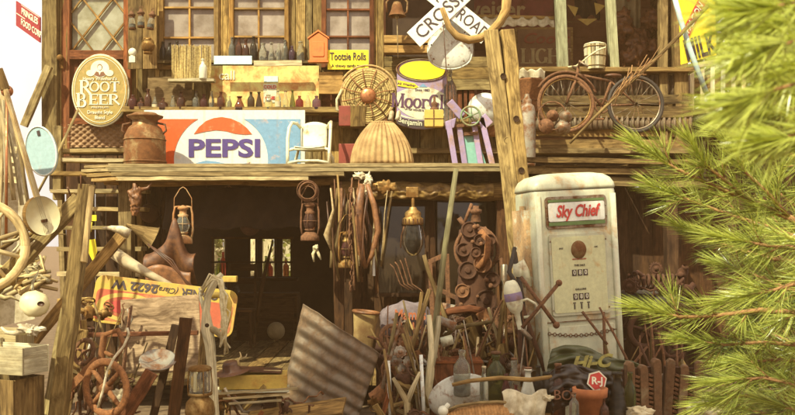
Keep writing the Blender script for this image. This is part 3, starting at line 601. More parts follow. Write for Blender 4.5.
for i, (x, h, r, sh_, gg) in enumerate(low):
    bottle('glass_bottle', sh_, h, r, gg, x, 109.9, 8.28, f'{cn[id(gg)]} glass bottle, {ORD[i]} along the ledge above the PEPSI sign', 'bottles on the ledge above the soft drink sign', cap=(RUSTD if i % 5 == 2 else None), lab=(PAPER if i in (3, 16) else None))
up = [(163, 24, 3.4, 'beer', G_DARK), (169.5, 23, 3.2, 'beer', G_DARK), (177, 25, 3.4, 'soda', G_DARK), (232, 29, 3.4, 'beer', G_CLEAR), (239, 29, 3.4, 'beer', G_BROWN), (245.8, 26, 3.6, 'beer', G_BROWN), (253.5, 30, 3.6, 'beer', G_DARK), (263, 22, 4, 'milk', G_CLEAR), (271.5, 23, 3.6, 'flare', G_CLEAR), (278.8, 22, 3, 'soda', G_CLEAR), (285, 26, 3.2, 'beer', G_CLEAR), (292, 19, 3.2, 'jug', G_PURP), (300.5, 24, 3.8, 'milk', G_CLEAR)]
for i, (x, h, r, sh_, gg) in enumerate(up):
    bottle('glass_bottle', sh_, h*.86, r, gg, x, 62.3, 8.445, f'{cn[id(gg)]} glass bottle, {ORD[i]} along the upper window ledge', 'bottles on the upper window ledge', cap=(RUSTD if i == 5 else None))
b = bottle('milk_bottle', 'beer', 20, 4, G_MILK, 203, 78.9, 8.17, 'cream white bottle standing on the bracket before the straw mat')
# --- birdhouse shaped call box
T = Th('fire_call_box', 'orange gabled metal call box on the wall beside the yellow sign', 'call box', 318.5, 48, 8.25); m = T.m(); m.prism([(-8.5, -13), (9, -13), (9.5, 9), (0, 15), (-9, 9)], -3, 3); T.part('body', m, ORANGE, bev=.6)
m = T.m(); m.prism([(-10.5, 8.6), (0, 16), (10.8, 8.6), (10.8, 10), (0, 17.6), (-10.5, 10)], -4, 3.5); T.part('cap', m, ORANGE); m = T.m(); m.box((0, -.5, -13.8), (20, 8, 1.6)); T.part('sill', m, ORANGE); m = T.m(); m.prism(rrect(-6, -9, 6, 6, 1.5), -3.8, -3); T.part('door', m, ORANGE, bev=.3)
# --- jar board with lamps
T = Th('lantern_board', 'narrow weathered board carrying hanging jar lamps beside the door', 'board', 142, 34, 8.35); m = T.m(); m.bar((-6.8, 0, -35), (-6.8, 0, 40), 14, 2.5, n=3, jit=.3); m.bar((8, 0, -35), (8, 0, 40), 14, 2.5, n=3, jit=.3); T.part('board', m, W_OLD, bev=.3)
for i, (x, y, an) in enumerate([(132, 20, -.05), (141, 18, 0), (151.5, 20, .15)]):
    J = Th('jar_lamp', 'glass jar lamp with rusty cage top, %s of three on the board' % ['leftmost', 'middle', 'tilted rightmost'][i], 'lamp', x, y, 8.15, rot=(0, an, 0), group='jar lamps on the board')
    m = J.m(); m.lathe([(.1, -8), (3.3, -8), (3.5, -7), (3.2, -2), (2.6, 2), (2.2, 3)], n=14); J.part('glass_jar', m, G_CLEAR)
    m = J.m(); m.lathe([(.1, 9), (1.6, 9), (2, 7), (3.6, 6), (3.8, 4.5), (2.6, 4), (2.8, 2)], n=12); m.ring((0, 0, 10.5), 1.6, .35, n=12, m=5); J.part('cage_top', m, RUST); m = J.m(); m.lathe([(.1, -9.6), (3.5, -9.4), (3.6, -7.8)], n=14); J.part('base', m, RUST)
    m = J.m(); m.lathe([(.1, -7.6), (2.6, -7.6), (2.6, -4), (.1, -4)], n=12); J.part('candle', m, M_flat('candle_wax', (.72, .62, .34)) if i == 0 else D.materials['candle_wax'])
solo('brass_kettle', 'round brass kettle body hung low on the jar board', 'kettle', 148, 46, 8.1, lambda m, a: [m.sphere((0, 0, 0), 7, sq=(1, .7, .92)), m.lathe([(4, -6), (4.5, -7.6), (.1, -7.7)]), m.tube([(-6, 0, 3), (-4, 0, 8), (3, 0, 8), (6, 0, 3)], .6, 6), m.lathe([(2.6, 6), (3, 7.2), (.1, 8)])], BRASS)
solo('white_insulator', 'white porcelain insulator knob fixed to the left edge of the board', 'insulator', 132.5, 55, 8.15, lambda m, a: [m.sphere((0, 0, 3), 4.2, sq=(1, .8, 1)), m.box((0, 0, -4.5), (6, 4, 6)), m.lathe([(2, -2), (2, 0)])], G_MILK)
# --- milk can
T = Th('milk_can', 'dented bronze coloured milk can with lid standing on the shed roof', 'milk can', 145, 166, 7.6); m = T.m()
m.lathe([(.1, 0), (20, 0), (20.5, 2), (20.3, 26), (19.8, 30), (16, 38), (12.5, 41), (12, 46)], n=36); T.part('body', m, BRONZE)
m = T.m(); m.lathe([(12.6, 45), (12.6, 46), (17.5, 48.5), (18, 50), (13, 51.5), (11, 53), (.1, 53.5)], n=32); T.part('lid', m, BRONZE)
m = T.m(); m.ring((0, 0, 26), 20.4, .8, 'z', n=36, m=6); m.ring((0, 0, 4), 20.6, .9, 'z', n=36, m=6); T.part('band', m, BRONZE)
for s_ in (-1, 1): m = T.m(); m.tube([(s_*17, -2, 31), (s_*22, -3, 35), (s_*21, -3, 41), (s_*12.5, -2, 43)], 1.2, 8); T.part('handle', m, RUST)
# --- bow-armed metal garden chair
T = Th('garden_chair', 'cream tubular metal garden chair standing beside the PEPSI sign', 'chair', 311, 165, 7.75, rot=(0, 0, R(-8))); m = T.m()
m.surf(lambda u, v: ((u-.5)*26, 13+v*3+1.5*math.sin(v*3)-2*math.cos((u-.5)*3), 18+v*27+(-3*abs(u-.5)**2*4*(v > .8))), 12, 8); T.part('backrest', m, CREAMP, solid=1)
m = T.m(); m.surf(lambda u, v: ((u-.5)*30, -9+v*22, 17-1.5*math.sin(u*PI)+1*math.cos(v*4)), 12, 8); T.part('seat', m, CREAMP, solid=1)
for s_ in (-1, 1):
    m = T.m(); m.tube([(s_*21, -12, 0), (s_*21, -11, 10), (s_*21.5, -9, 26), (s_*21, -5, 37), (s_*20, 2, 43), (s_*17, 10, 43), (s_*14, 14, 39)], 1.7, 8); m.tube([(s_*21, -10, 14), (s_*15, -6, 16), (s_*15, 8, 16), (s_*19, 14, 8), (s_*20, 16, 0)], 1.5, 8); T.part('arm_tube', m, CREAMP)
m = T.m(); m.tube([(-21, -12, 1), (-10, -13, 3), (10, -13, 3), (21, -12, 1)], 1.5, 8); m.tube([(-15, -7, 15.5), (15, -7, 15.5)], 1.4, 8); T.part('stretcher', m, CREAMP)
# --- wicker fan / ribbed round basket
T = Th('wicker_fan', 'round ribbed wicker disc with copper centre leaning on the wall', 'basket', 368, 96, 8.15); m = T.m()
for i in range(9): m.ring((0, -1.5+i*.18, 0), 8+i*2.2, 1.25, n=40, m=6, tint=rnd(), rot=(0, 0, uni(-.04, .04)))
T.part('coils', m, STRAW)
m = T.m(); m.ring((0, 1, 0), 27, 1.7, n=40, m=8); m.ring((0, 1.5, 1), 30, 1.1, n=32, a0=R(-20), a1=R(150)); T.part('rim', m, WICKER)
for i in range(12): m = T.m(); an = 2*PI*i/12+.2; m.tube([(6*math.cos(an), -4, 6*math.sin(an)), (18*math.cos(an+.05), -4.2, 18*math.sin(an+.05)), (27*math.cos(an), -1, 27*math.sin(an))], .55, 6); T.part('rib', m, RUSTO)
m = T.m(); m.sphere((0, -4, 0), 8, sq=(1, .45, 1)); T.part('boss', m, COPPER); m = T.m(); m.tube([(-26, -2, 6), (-31, -3, -4), (-31, -3, -14), (-27, -2, -16)], 1.3, 8); T.part('handle', m, ROPEP)
# --- paint can (a flat cut-out advertising sign)
T = Th('paint_can_sign', 'lavender cut-out sign in the shape of an open paint can, lettered MoorGlo', 'sign', 420, 127, 8.05, rot=(0, R(2), 0))
top = 57; outl = [(-25, top)]+arcp(0, top, 25.4, 11, 180, 0, 20)+[(24, 6)]+arcp(0, 6, 23.6, 8, 0, -180, 20)
m = T.m(); m.prism(outl, 0, 3, tint=.5); T.part('panel', m, PURP, bev=.3)
cf = lambda x: -8*math.sqrt(max(0, 1-(x/26)**2))
def sband(m, x0, x1, f0, f1, mi, y, n=24):
    P0 = [(x0+(x1-x0)*i/n, f0(x0+(x1-x0)*i/n)) for i in range(n+1)]; P1 = [(x0+(x1-x0)*i/n, f1(x0+(x1-x0)*i/n)) for i in range(n+1)]
    m.prism(P0+P1[::-1], y, y+.3, mi=mi, tint=.5)
m = T.m()
m.prism(arcp(0, top, 25.4, 11, 0, 360, 40)[:-1], -.5, 0, mi=5, tint=.5); m.prism(arcp(0, top, 23.8, 9.9, 0, 360, 40)[:-1], -.8, -.4, mi=3, tint=.3); m.prism(arcp(.3, top-.3, 22.8, 9.3, 0, 360, 40)[:-1], -1.1, -.7, mi=1, tint=.5)
sband(m, -25, 25, lambda x: top-9.6+cf(x)*.9+8, lambda x: top-8+cf(x)*.9+8, 5, -.3) if 0 else None
sband(m, -23.3, 23.6, lambda x: 6.5+cf(x), lambda x: 14.5+cf(x), 2, -.3)
sband(m, -24.3, 24.4, lambda x: 16.5+cf(x)+.012*x*x, lambda x: 44+cf(x)*.4-.016*x*x, 0, -.4)
sband(m, -24, 24, lambda x: 15.4+cf(x), lambda x: 16.4+cf(x)+.002*x*x, 0, -.35)
m.text('Benjamin Moore', 7.4, 0, 11, -.6, xs=.9, mi=0, bold=.12, warp=lambda x, z: (x, z+cf(x)+.6))
serif(m, 'MoorGlo', 14, 1, 30-4, -.9, .93, 3)
m.text('Since 1883', 3.4, 1, 37, -.7, mi=3); m.text('LATEX HOUSE & TRIM FINISH', 2.9, 1, 23.4-6.6, -.7, xs=.9, mi=3, warp=lambda x, z: (x, z+.004*x*x))
m.prism([(-2.5, 40), (1.5, 43.6), (6, 40)], -.75, -.5, mi=4, tint=.5)
m.prism([(-24, 46), (-7, 43.5), (-3, 40), (-7, 38.2), (-24, 40.4)], -.9, -.5, mi=1, tint=.5); m.text('All Weather', 3.6, -15, 42, -1.1, mi=3, rot=-.1)
T.part('printed_label', m, [CREAMP, YELP, INK, M_flat('ink_aubergine', (.10, .04, .09)), BLUEP, STEEL])
m = T.m(); m.ring((0, -.4, top), 25.4, .9, n=48, m=6, rot=None, sx=1.0); 
for v in m.V: v.z = top*T.k+(v.z-top*T.k)*.435
T.part('rim', m, STEEL)
# --- shuttered bracket can, jars in front
T = Th('square_lamp_base', 'small orange-brown square tin with a lamp burner on top before the paint can', 'tin', 434.5, 127, 7.85); m = T.m(); m.prism(rrect(-10, 0, 9, 17, 1.5), -4, 7); T.part('tin', m, YELD, bev=.5)
m = T.m(); m.lathe([(4.5, 17), (4.5, 19), (2.4, 20), (3.4, 22), (3.4, 24), (1.2, 26), (1.2, 31)], c=(0, 1, 0), n=12); T.part('burner', m, RUST)
m = T.m(); m.tube([(-10.2, -4.2, 8), (9.2, -4.2, 8)], .4, 5); m.bar((-1, -4.5, 0), (-1, -4.5, 17), .8, .6); T.part('wire_band', m, RUST)
bottle('tall_glass_jar', 'jug', 58, 8, G_CLEAR, 449, 126, 8.1, 'tall cylindrical glass jar between the paint can and the white bowl', cap=STEEL)
solo('rusted_stove_top', 'small rusty red box leaning left under the wicker disc', 'box', 345, 116, 7.9, lambda m, a: m.box((0, 0, 0), (12, 6, 20)), REDDK, bev=.5)
solo('short_post_stub', 'grey split wood block standing under the wicker disc', 'block', 358, 116, 7.88, lambda m, a: m.bar((0, 0, -11), (0, 0, 10), 15, 8, n=3, jit=.4), W_GREY, bev=.4)
# --- fluted lampshade
T = Th('fluted_lampshade', 'large fluted straw coloured shade standing on the shed roof', 'lampshade', 382, 165, 7.65); m = T.m()
def shade(u, v):
    an = 2*PI*u; t = v; rr = 31-3*t-17*t**2.4+(.9*math.sin(an*30)); return (rr*math.cos(an)*1.0, rr*math.sin(an)*.7, t*42)
m.surf(shade, 360, 12, tint=.5)
for fi in range(len(m.T)): m.T[fi] = .5+.5*math.cos((fi % 360)/360*2*PI*30)
T.part('shade', m, M_flat('shade_cloth', (.42, .29, .12), (.25, .14, .05), 8, .8), solid=.5)
m = T.m(); m.lathe([(.1, 41.8), (11.5, 41.8), (11.5, 43.2), (.1, 43.6)], sq=(1, .7)); T.part('cap', m, WICKER)
solo('white_stone_pair', 'two chalky white insulator spools beside the fluted shade', 'insulator', 393, 118, 7.95, lambda m, a: [m.lathe([(.1, 0), (2.4, 0), (2, 3), (2.4, 6), (1.8, 9), (.1, 10)], c=(x, 0, -2), rot=(0, .25, 0)) for x in (-3, 4)], BONE)
solo('red_crate_board', 'faded red lidded box low behind the garden chair', 'box', 354, 156, 7.9, lambda m, a: m.box((0, 0, 2), (30, 8, 20)), REDDK, bev=.5)
# --- bell
T = Th('hanging_bell', 'dark bronze bell on a yoke hanging from the porch lintel', 'bell', 397, 8, 8.1); m = T.m(); m.lathe([(9, -8), (8.4, -7.4), (6, -2), (5, 3), (3.4, 6), (.1, 7)], n=24); T.part('bell', m, BRONZE)
m = T.m(); m.tube([(-10, 0, -4), (-10.5, 0, 6), (-5, 0, 12), (0, 0, 13), (5, 0, 12), (10.5, 0, 6), (10, 0, -4), (4, 0, -8)], 1, 8); m.tube([(0, 0, 12), (0, 0, 40)], 1, 6); T.part('yoke', m, BRONZE); m = T.m(); m.sphere((0, 0, -9), 2); m.tube([(0, 0, -9), (1, 0, -50)], .5, 6); T.part('clapper_rope', m, ROPE)
# lintel brown box below bell
solo('warm_timber_lintel', 'warm brown stacked timber beam under the hanging bell', 'beam', 408, 46, 8.35, lambda m, a: [m.bar(a(384, 40), a(434, 40), 8, 10, n=4, jit=.3), m.bar(a(384, 49.6, 1), a(434, 49.6, 1), 8, 9, n=4, jit=.3)], W_WARM, bev=.4)
# --- crossbuck
T = Th('railroad_crossbuck', 'white railroad crossing sign of two crossed boards lettered CROSSING ROAD', 'sign', 446, 12, 7.7)
an = math.atan2(53, 56)
for (nm, ang, y, txt, off) in (('crossing_board', R(43), -1.5, 'CROSSING', 2), ('road_board', R(-39), 0, 'RAIL  ROAD', -4)):
    m = T.m(); d = Vector((math.cos(ang), 0, math.sin(ang))); c = Vector((4, y, 6)) if ang > 0 else Vector((7, y, 3.5)); hl = 50 if ang > 0 else 44
    m.bar(c-d*hl, c+d*hl, 19.5, 1.2, tint=.6); po = T.part(nm, m, WHITEP, bev=.3); m = T.m()
    if ang > 0: m.text('CROSSING', 18.5, c.x-1, c.z-1, y-.7, rot=ang, bold=.05, xs=.96, mi=0)
    else: m.text('ROAD', 16.5, c.x+d.x*25, c.z+d.z*25, y-.7, rot=ang, bold=.05, xs=.8); m.text('RAIL', 16.5, c.x-d.x*27, c.z-d.z*27, y-.7, rot=ang, bold=-.12, xs=.88)
    T.part('lettering', m, INK, po)
# --- white enamel seat back below the cross
T = Th('white_tin_seat', 'rounded white enamel metal seat pan hung under the crossing sign', 'seat', 450, 44, 7.85); m = T.m()
poly = [(-15, 22), (15, 22), (17, 10), (21.5, 0), (22, -9), (19, -18), (10, -23.5), (0, -25), (-10, -23.5), (-19, -18), (-22, -9), (-21.5, 0), (-17, 10)]
def cat(poly, n=5):
    out = []; L = len(poly)
    for i in range(L):
        p0, p1, p2, p3 = [Vector(poly[(i+j-1) % L]) for j in range(4)]
        for q in range(n):
            t = q/n; out.append(tuple(.5*((2*p1)+(p2-p0)*t+(2*p0-5*p1+4*p2-p3)*t*t+(3*p1-p0-3*p2+p3)*t**3)))
    return out
pc = cat(poly); n_ = len(pc)
m.surf(lambda u, v: (pc[int(round(u*n_)) % n_][0]*v, -5*(1-v**3)*0-4+4*v**4, pc[int(round(u*n_)) % n_][1]*v), n_, 10, tint=.5); T.part('pan', m, ENAMEL, solid=.8)
m = T.m(); m.tube([(x, -.2, z) for x, z in pc], .9, 6, closed=True); T.part('rolled_edge', m, ENAMEL)
m = T.m()
for x, z in pc[::9]: m.sphere((x*.86, -4, z*.86), .8, 8, 6)
T.part('rivets', m, RUST)
# --- curved horn / scythe snath
solo('curved_ox_yoke', 'smooth curved brown wooden yoke hooked between the cross and the forked post', 'yoke', 470, 30, 7.5, lambda m, a: m.tube([a(442, 8), a(445, 16), a(449, 27), a(457, 36), a(469, 40), a(480, 38), a(490, 32), a(500, 22), a(506, 10), a(507, -6)], [2.5, 2.8, 3.2, 3.8, 4.2, 4, 3.8, 4.4, 5, 5], 10), W_WARM)
solo('plumb_cord', 'thin dark cord hanging down over the white tin seat', 'cord', 446, 60, 7.6, lambda m, a: m.tube([a(443, 22), a(445, 50), a(447, 80), a(449, 110)], .55, 5), LEATHD)
# --- lavender frame with hand wheel
T = Th('lavender_washing_stand', 'lavender painted angled machine stand with teal panel and hand wheel', 'machine', 468, 164, 7.6); a = T.a
for (x0, y0, x1, y1, d) in [(448, 122, 455, 165, -3), (459, 124, 465, 165, 2), (481, 118, 492, 165, -3), (474, 122, 481, 165, 2)]:
    m = T.m(); m.bar(a(x0, y1 if 0 else y0, d), a(x1, y1, d), 5.5, 3); T.part('leg', m, PURP, bev=.4)
m = T.m(); m.prism([a(445, 122)[::2], a(456, 118)[::2], a(454, 128)[::2], a(446, 130)[::2]], -4, 4); m.bar(a(449, 102, -2), a(462, 117, -2), 8, 4); T.part('shoulder', m, PURP, bev=.5)
m = T.m(); m.bar(a(481, 117, -2), a(489, 126, -2), 10, 5); T.part('shoulder', m, PURP, bev=.5)
m = T.m(); m.prism([a(464, 136)[::2], a(477, 135)[::2], a(487, 165)[::2], a(465, 165)[::2]], 3, 5); T.part('panel', m, TEAL, bev=.2)
W_ = T.m(); W_.ring(a(470, 117, -8), 9.5, 1, n=32, m=8); wo_ = T.part('hand_wheel', W_, GREENP); m = T.m()
for i in range(3): an = i*PI/3+.4; m.tube([Vector(a(470, 117, -8))+Vector((math.cos(an), 0, math.sin(an)))*9, Vector(a(470, 117, -8))-Vector((math.cos(an), 0, math.sin(an)))*9], .7, 6)
m.sphere(a(470, 117, -8.5), 2.2, 10, 8); T.part('spokes', m, GREENP, wo_)
m = T.m(); m.bar(a(452, 126, 0), a(484, 124, 0), 3, 3); m.bar(a(464, 134, 0), a(478, 133, 0), 3, 4); T.part('cross_bar', m, RUST)
# white bowl with rust stains behind stand
solo('white_enamel_bowl', 'chipped white enamel bowl tipped on its side behind the machine stand', 'bowl', 485, 112, 7.95, lambda m, a: m.lathe([(.1, -6), (8, -5.6), (15, -2), (18.5, 5), (17.5, 5), (14, -.8), (7, -4), (.1, -4.4)], n=32, rot=(R(-60), R(25), 0)), ENAMEL)
solo('toilet_tank_tin', 'narrow brown tin pail behind the enamel bowl', 'pail', 495, 122, 8.05, lambda m, a: m.lathe([(.1, -14), (7, -14), (8, 12), (7.6, 12), (6, -12)], n=20), RUSTO)
# --- forked split log post
T = Th('forked_split_post', 'tall pale split log post leaning against the shed eave', 'post', 512, 420, 6.7, rot=(R(-1), 0, 0)); a = T.a
m = T.m(); m.bar(a(545, 500, 0), a(493, 27, 8), 15, 12, n=26, jit=.8, twist=.15); T.part('log_half', m, W_GREY, bev=.8)
m = T.m(); m.bar(a(548, 470, 1), a(509, 26, 9), 14, 11, n=24, jit=.9, twist=-.1); T.part('log_half', m, W_GREY, bev=.8)
for x, y in ((504, 75), (517, 118), (522, 170), (508, 140)):
    m = T.m(); m.lathe([(.1, -.4), (1.4, -.5), (2.6, 0), (3.2, .3)], c=a(x, y, 0), rot=(R(90), 0, 0), n=12); T.part('knot', m, W_DARK)
# ================================================================= PORCH THINGS (upper right)
T = Th('red_beer_sign', 'long dark red sign with cream serif lettering at the back of the porch', 'sign', 478, 10, 9.3); m = T.m(); m.box((0, 1, -2), (150, 1.5, 34)); T.part('panel', m, REDDK)
m = T.m(); m.text('Budweiser', 25, -2, 0, 0, xs=.92, bold=.5); T.part('lettering', m, M_flat('faded_sign_cream', (.45, .33, .16)))
T = Th('light_beer_sign', 'faded brown framed sign reading LIGHT behind the porch post', 'sign', 541, 48, 9.25); m = T.m(); m.box((3, 1, 0), (58, 2, 42)); T.part('frame', m, W_WARM, bev=.3); m = T.m(); m.box((3, -.4, 0), (53, 1, 37)); T.part('panel', m, M_flat('faded_brown_sign', (.24, .13, .06), (.15, .075, .035), 4))
m = T.m(); serif(m, 'LIGHT', 15, 5, -8, -1.2, 1.0, 0, st=.2); m.text('Coors', 15, 4, 9, -1.2, shear=.3, bold=.2, xs=1.2, mi=1); T.part('lettering', m, [M_flat('faded_letters', (.50, .38, .18)), M_flat('faded_red_letters', (.28, .07, .035))])
T = Th('white_slatted_bucket', 'pale slatted wooden bucket standing on the porch rail', 'bucket', 595, 69.5, 8.4); m = T.m()
for i in range(16): an = 2*PI*i/16; m.bar((9*math.cos(an), 9*math.sin(an), 0), (10.8*math.cos(an), 10.8*math.sin(an), 24), 3.4, .8, up=(math.cos(an), math.sin(an), 0))
m.lathe([(.1, 1), (8.6, 1)], n=16); T.part('staves', m, W_CREAM)
for z, r in ((3, 9.8), (13, 10.6), (22, 11.3)): m = T.m(); m.ring((0, 0, z), r, .55, 'z', n=24, m=5); T.part('hoop', m, W_OLD)
m = T.m(); m.lathe([(.1, 27.5), (6, 27), (10.6, 25.4), (11.2, 24.4)], n=20); T.part('lid', m, W_CREAM)
solo('pale_rope_end', 'pale frayed rope looped from the porch post across the bucket', 'rope', 585, 62, 8.15, lambda m, a: m.tube([a(568, 67), a(576, 66), a(583, 61), (a(590, 55)), a(598, 50), a(606, 47)], 1, 6), ROPEP)
# star pennant with hanging dark cloak
T = Th('hanging_dark_coat', 'dark hanging coat shape with yellow pennant points inside the porch', 'coat', 586, 2, 9.2); m = T.m()
m.surf(lambda u, v: ((u-.5)*(14+12*v)+1.2*math.sin(v*9), -2+2.5*math.sin(u*11+v*2), 28-v*44+3*math.sin(u*12)*v), 26, 16); T.part('cloth', m, CLOTH, solid=.6)
for x, z, q in ((-15, -8, 1), (12, -6, -1), (0, -20, 2)): m = T.m(); m.prism([(x-5, z+4), (x+6, z+1), (x+3*q, z-8)] if q != 2 else [(x-10, z+2), (x+10, z+2), (x, z-5)], -6, -5.4); T.part('pennant', m, YELD)
# dim bundle of gear on right of porch
def heap(m, n, X, Z, rr, d=6):
    for i in range(n): m.sphere((uni(-X, X), uni(-d, d), uni(-Z, Z)), uni(*rr), 9, 7, wob=.5, sq=(1, .8, 1.2))
solo('bundled_saddle_blankets', 'dim heap of saddle blankets and tack inside the porch near its corner post', 'tack', 637, 44, 9.0, lambda m, a: heap(m, 16, 16, 26, (5, 11)), LEATHER)
solo('grey_hanging_cloth', 'greyish cloth hanging inside the porch above the tack', 'cloth', 628, 10, 9.1, lambda m, a: m.surf(lambda u, v: ((u-.5)*26, 3*math.sin(u*15), 12-v*36+3*math.sin(u*9)), 24, 8), M_flat('faded_grey_cloth', (.34, .27, .15)), solid=.6)
# barrel pail
T = Th('rusty_milk_pail', 'rusty tapered pail standing left of the bicycle', 'pail', 530, 112, 8.05); m = T.m(); m.lathe([(.1, 0), (8.5, 0), (8.8, 1), (11.5, 30), (12.4, 31), (12.4, 32.5), (11.4, 32.5), (8.2, 2)], n=28); T.part('body', m, RUSTO)
m = T.m(); m.ring((0, 0, 11), 9.9, .6, 'z', n=28, m=5); T.part('band', m, RUST)
solo('white_frilled_tarp', 'cream crumpled tarp edge draped above the rusty pail', 'tarp', 528, 75, 8.2, lambda m, a: m.surf(lambda u, v: ((u-.5)*34, -3+3*math.sin(u*14)+v*2, 5-v*9+1.2*math.sin(u*24)), 40, 6), CANVAS, solid=.5)
T = Th('gas_cylinder', 'tall grey metal gas cylinder standing beside the forked post', 'cylinder', 527, 166, 7.75); m = T.m(); m.lathe([(.1, 0), (8, 0), (8.6, 2), (8.6, 54), (7, 60), (3.6, 63)], n=24); T.part('tank', m, GALV); m = T.m(); m.lathe([(4.6, 60), (4.8, 66), (3, 68), (2, 72), (.1, 72.4)], n=14); T.part('valve_cap', m, STEEL)
# bicycles
def bicycle(lab, px, py, Y, s_=1.0, flip=1, mat_=RUST, rot=None):
    T = Th('old_bicycle', lab, 'bicycle', px, py, Y, rot=rot, group=None); r = 24*s_
    for cx in (0, 62*s_*flip):
        m = T.m(); m.ring((cx, 0, r), r, 1.7*s_, n=40, m=8); w_ = T.part('wheel', m, RUBBER if cx else mat_); m = T.m(); m.ring((cx, 0, r), r-2.2*s_, .7*s_, n=40, m=6); T.part('rim', m, BRASS if not cx else STEEL, w_); m = T.m()
        for i in range(14): an = 2*PI*i/14; m.tube([(cx+1.5*math.cos(an+.6), uni(-1.5, 1.5), r+1.5*math.sin(an+.6)), (cx+(r-2)*math.cos(an), 0, r+(r-2)*math.sin(an))], .22*s_, 4)
        m.lathe([(1.6, -3), (1.6, 3)], c=(cx, 0, r), rot=(R(90), 0, 0), n=10); T.part('spokes', m, STEEL, w_)
    f = flip*s_; m = T.m(); hd = (10*f, 0, 50*s_); st = (40*f, 0, 44*s_); bb = (32*f, 0, r-2); rw = (62*f, 0, r)
    for p, q, rr in ((hd, st, 1.2), ((11*f, 0, 44*s_), bb, 1.4), (st, bb, 1.2), (st, rw, .8), (bb, rw, .8), ((0, 2, r), (8*f, 2, 44*s_), 1), ((0, -2, r), (8*f, -2, 44*s_), 1), ((8*f, 0, 42*s_), (11*f, 0, 56*s_), 1.3)): m.tube([p, q], rr*s_, 8)
    T.part('frame', m, mat_)
    m = T.m(); m.tube([(16*f, -14*s_, 54*s_), (9*f, -12*s_, 59*s_), (11*f, 0, 56*s_), (9*f, 12*s_, 59*s_), (16*f, 14*s_, 54*s_)], 1*s_, 8); T.part('handlebar', m, STEEL)
    m = T.m(); m.sphere((42*f, 0, 49*s_), 6*s_, 14, 8, sq=(1.3, .7, .35)); m.tube([(42*f, 0, 48*s_), st], .8*s_, 6); T.part('saddle', m, LEATHD)
    m = T.m(); m.ring(bb, 6*s_, .8*s_, n=20, m=5); m.tube([bb, (28*f, -4, r-13*s_)], .8*s_, 6); m.box((28*f, -6, r-14*s_), (7*s_, 5*s_, 1.4*s_)); T.part('crank', m, mat_)
    m = T.m(); m.ring((0, 0, r), r+4*s_, 1.3*s_, n=26, m=6, a0=R(20), a1=R(150)); T.part('mudguard', m, mat_)
    return T
bicycle('rusty old bicycle parked nearer the forked post with yellow rims', 566, 131, 7.85, 1.14, 1, RUST, rot=(0, 0, R(3)))
T = Th('scrap_headlamps', 'cluster of old rusty headlamps piled before the bicycle wheel', 'headlamps', 555, 128, 7.6)
for i, (x, y, r) in enumerate([(547, 125, 8), (563, 127, 8), (553, 115, 6), (566, 116, 6.5)]):
    m = T.m(); m.lathe([(.1, 6), (r*.6, 4), (r, -2), (r*1.05, -3), (r*.9, -3.2), (.1, -1)], c=T.a(x, y), rot=(R(90)+uni(-.4, .4), uni(-.3, .3), 0), n=20); T.part('headlamp', m, [RUST, STEEL][i % 2])
m = T.m(); m.ring(T.a(552, 116, -2), 14, .8, n=26, m=6); T.part('wire_loop', m, RUST)
solo('long_drift_pole', 'long thin bare pole slanting across the bicycles up to the corner', 'pole', 640, 85, 7.3, lambda m, a: m.tube([a(x, y, (x-560)*.05) for x, y in ((570, 143), (600, 112), (625, 88), (655, 60), (685, 30), (712, 2))], [1.3, 1.5, 1.6, 1.8, 2, 2], 8), W_OLD)
solo('corner_branch_bundle', 'bundle of dry branches tied along the slanting pole', 'branches', 632, 82, 7.2, lambda m, a: [m.tube([a(x-8+uni(-6, 6), y+12+uni(-5, 5), uni(-3, 3)), a(x+uni(-3, 3), y+uni(-3, 3), uni(-3, 3)), a(x+10+uni(-6, 6), y-14+uni(-6, 6), uni(-3, 3))], uni(.3, .6), 5) for x, y in [(uni(615, 648), 0) for _ in range(16)] for y in [85-(x-625)*1.0]], TWIG)
solo('white_drain_pipe', 'pale painted pipe slanting down past the yellow milk sign', 'pipe', 690, 50, 7.4, lambda m, a: m.tube([a(672, -12), a(680, 18), a(692, 55), a(706, 92)], 2.6, 12), SKYB)
T = Th('yellow_milk_sign', 'yellow sign with dark block letters MILK high on the corner beside the pine', 'sign', 695, 30, 7.8, rot=(0, 0, R(28))); m = T.m(); m.prism([(-22, 36), (28, 40), (30, -22), (-18, -36)], 0, 1.5); T.part('panel', m, YELP)
m = T.m(); m.text('MILK', 30, 7, -17, -.4, xs=.68, bold=.6, rot=R(18)); T.part('lettering', m, INK); m = T.m(); m.bar((-14, -.4, -6), (12, -.4, 34), 10, .5, tint=.5, mi=1); m.text('FALCON', 9.5, -2, 12, -.9, rot=R(57), mi=2, bold=.12); T.part('red_band', m, [INK, INKR, INKW])
T = Th('pale_balcony_railing', 'pale slatted railing running off behind the pine', 'railing', 750, 80, 8.6, rot=(0, 0, R(-8))); a = T.a
m = T.m(); m.bar(a(690, 66), a(830, 40), 5, 5); m.bar(a(690, 112), a(830, 96), 5, 5); T.part('rail', m, W_CREAM)
for i in range(14): x = 694+i*10; m = T.m(); m.bar(a(x, 112-(x-690)*.11), a(x, 66-(x-690)*.18), 4, 2); T.part('slat', m, W_CREAM)
T = Th('side_wing', 'dark timber side wing with a long beam behind the pine', 'building', 760, 240, 9.2); a = T.a
m = T.m(); vboards(m, a, 640, 900, 120, 400, 0, 16, 3, -.6); T.part('board_wall', m, W_DARK); m = T.m(); m.bar(a(680, 92, -20), a(900, 40, -20), 16, 10, n=4, jit=.4); m.bar(a(690, 118, -16), a(900, 108, -16), 8, 12); T.part('beam', m, W_OLD)
m = T.m(); m.bar(a(690, 113, -5), a(905, 100, 60), 5, 120, up=(0, 1, 0)); T.part('roof', m, W_GREY)

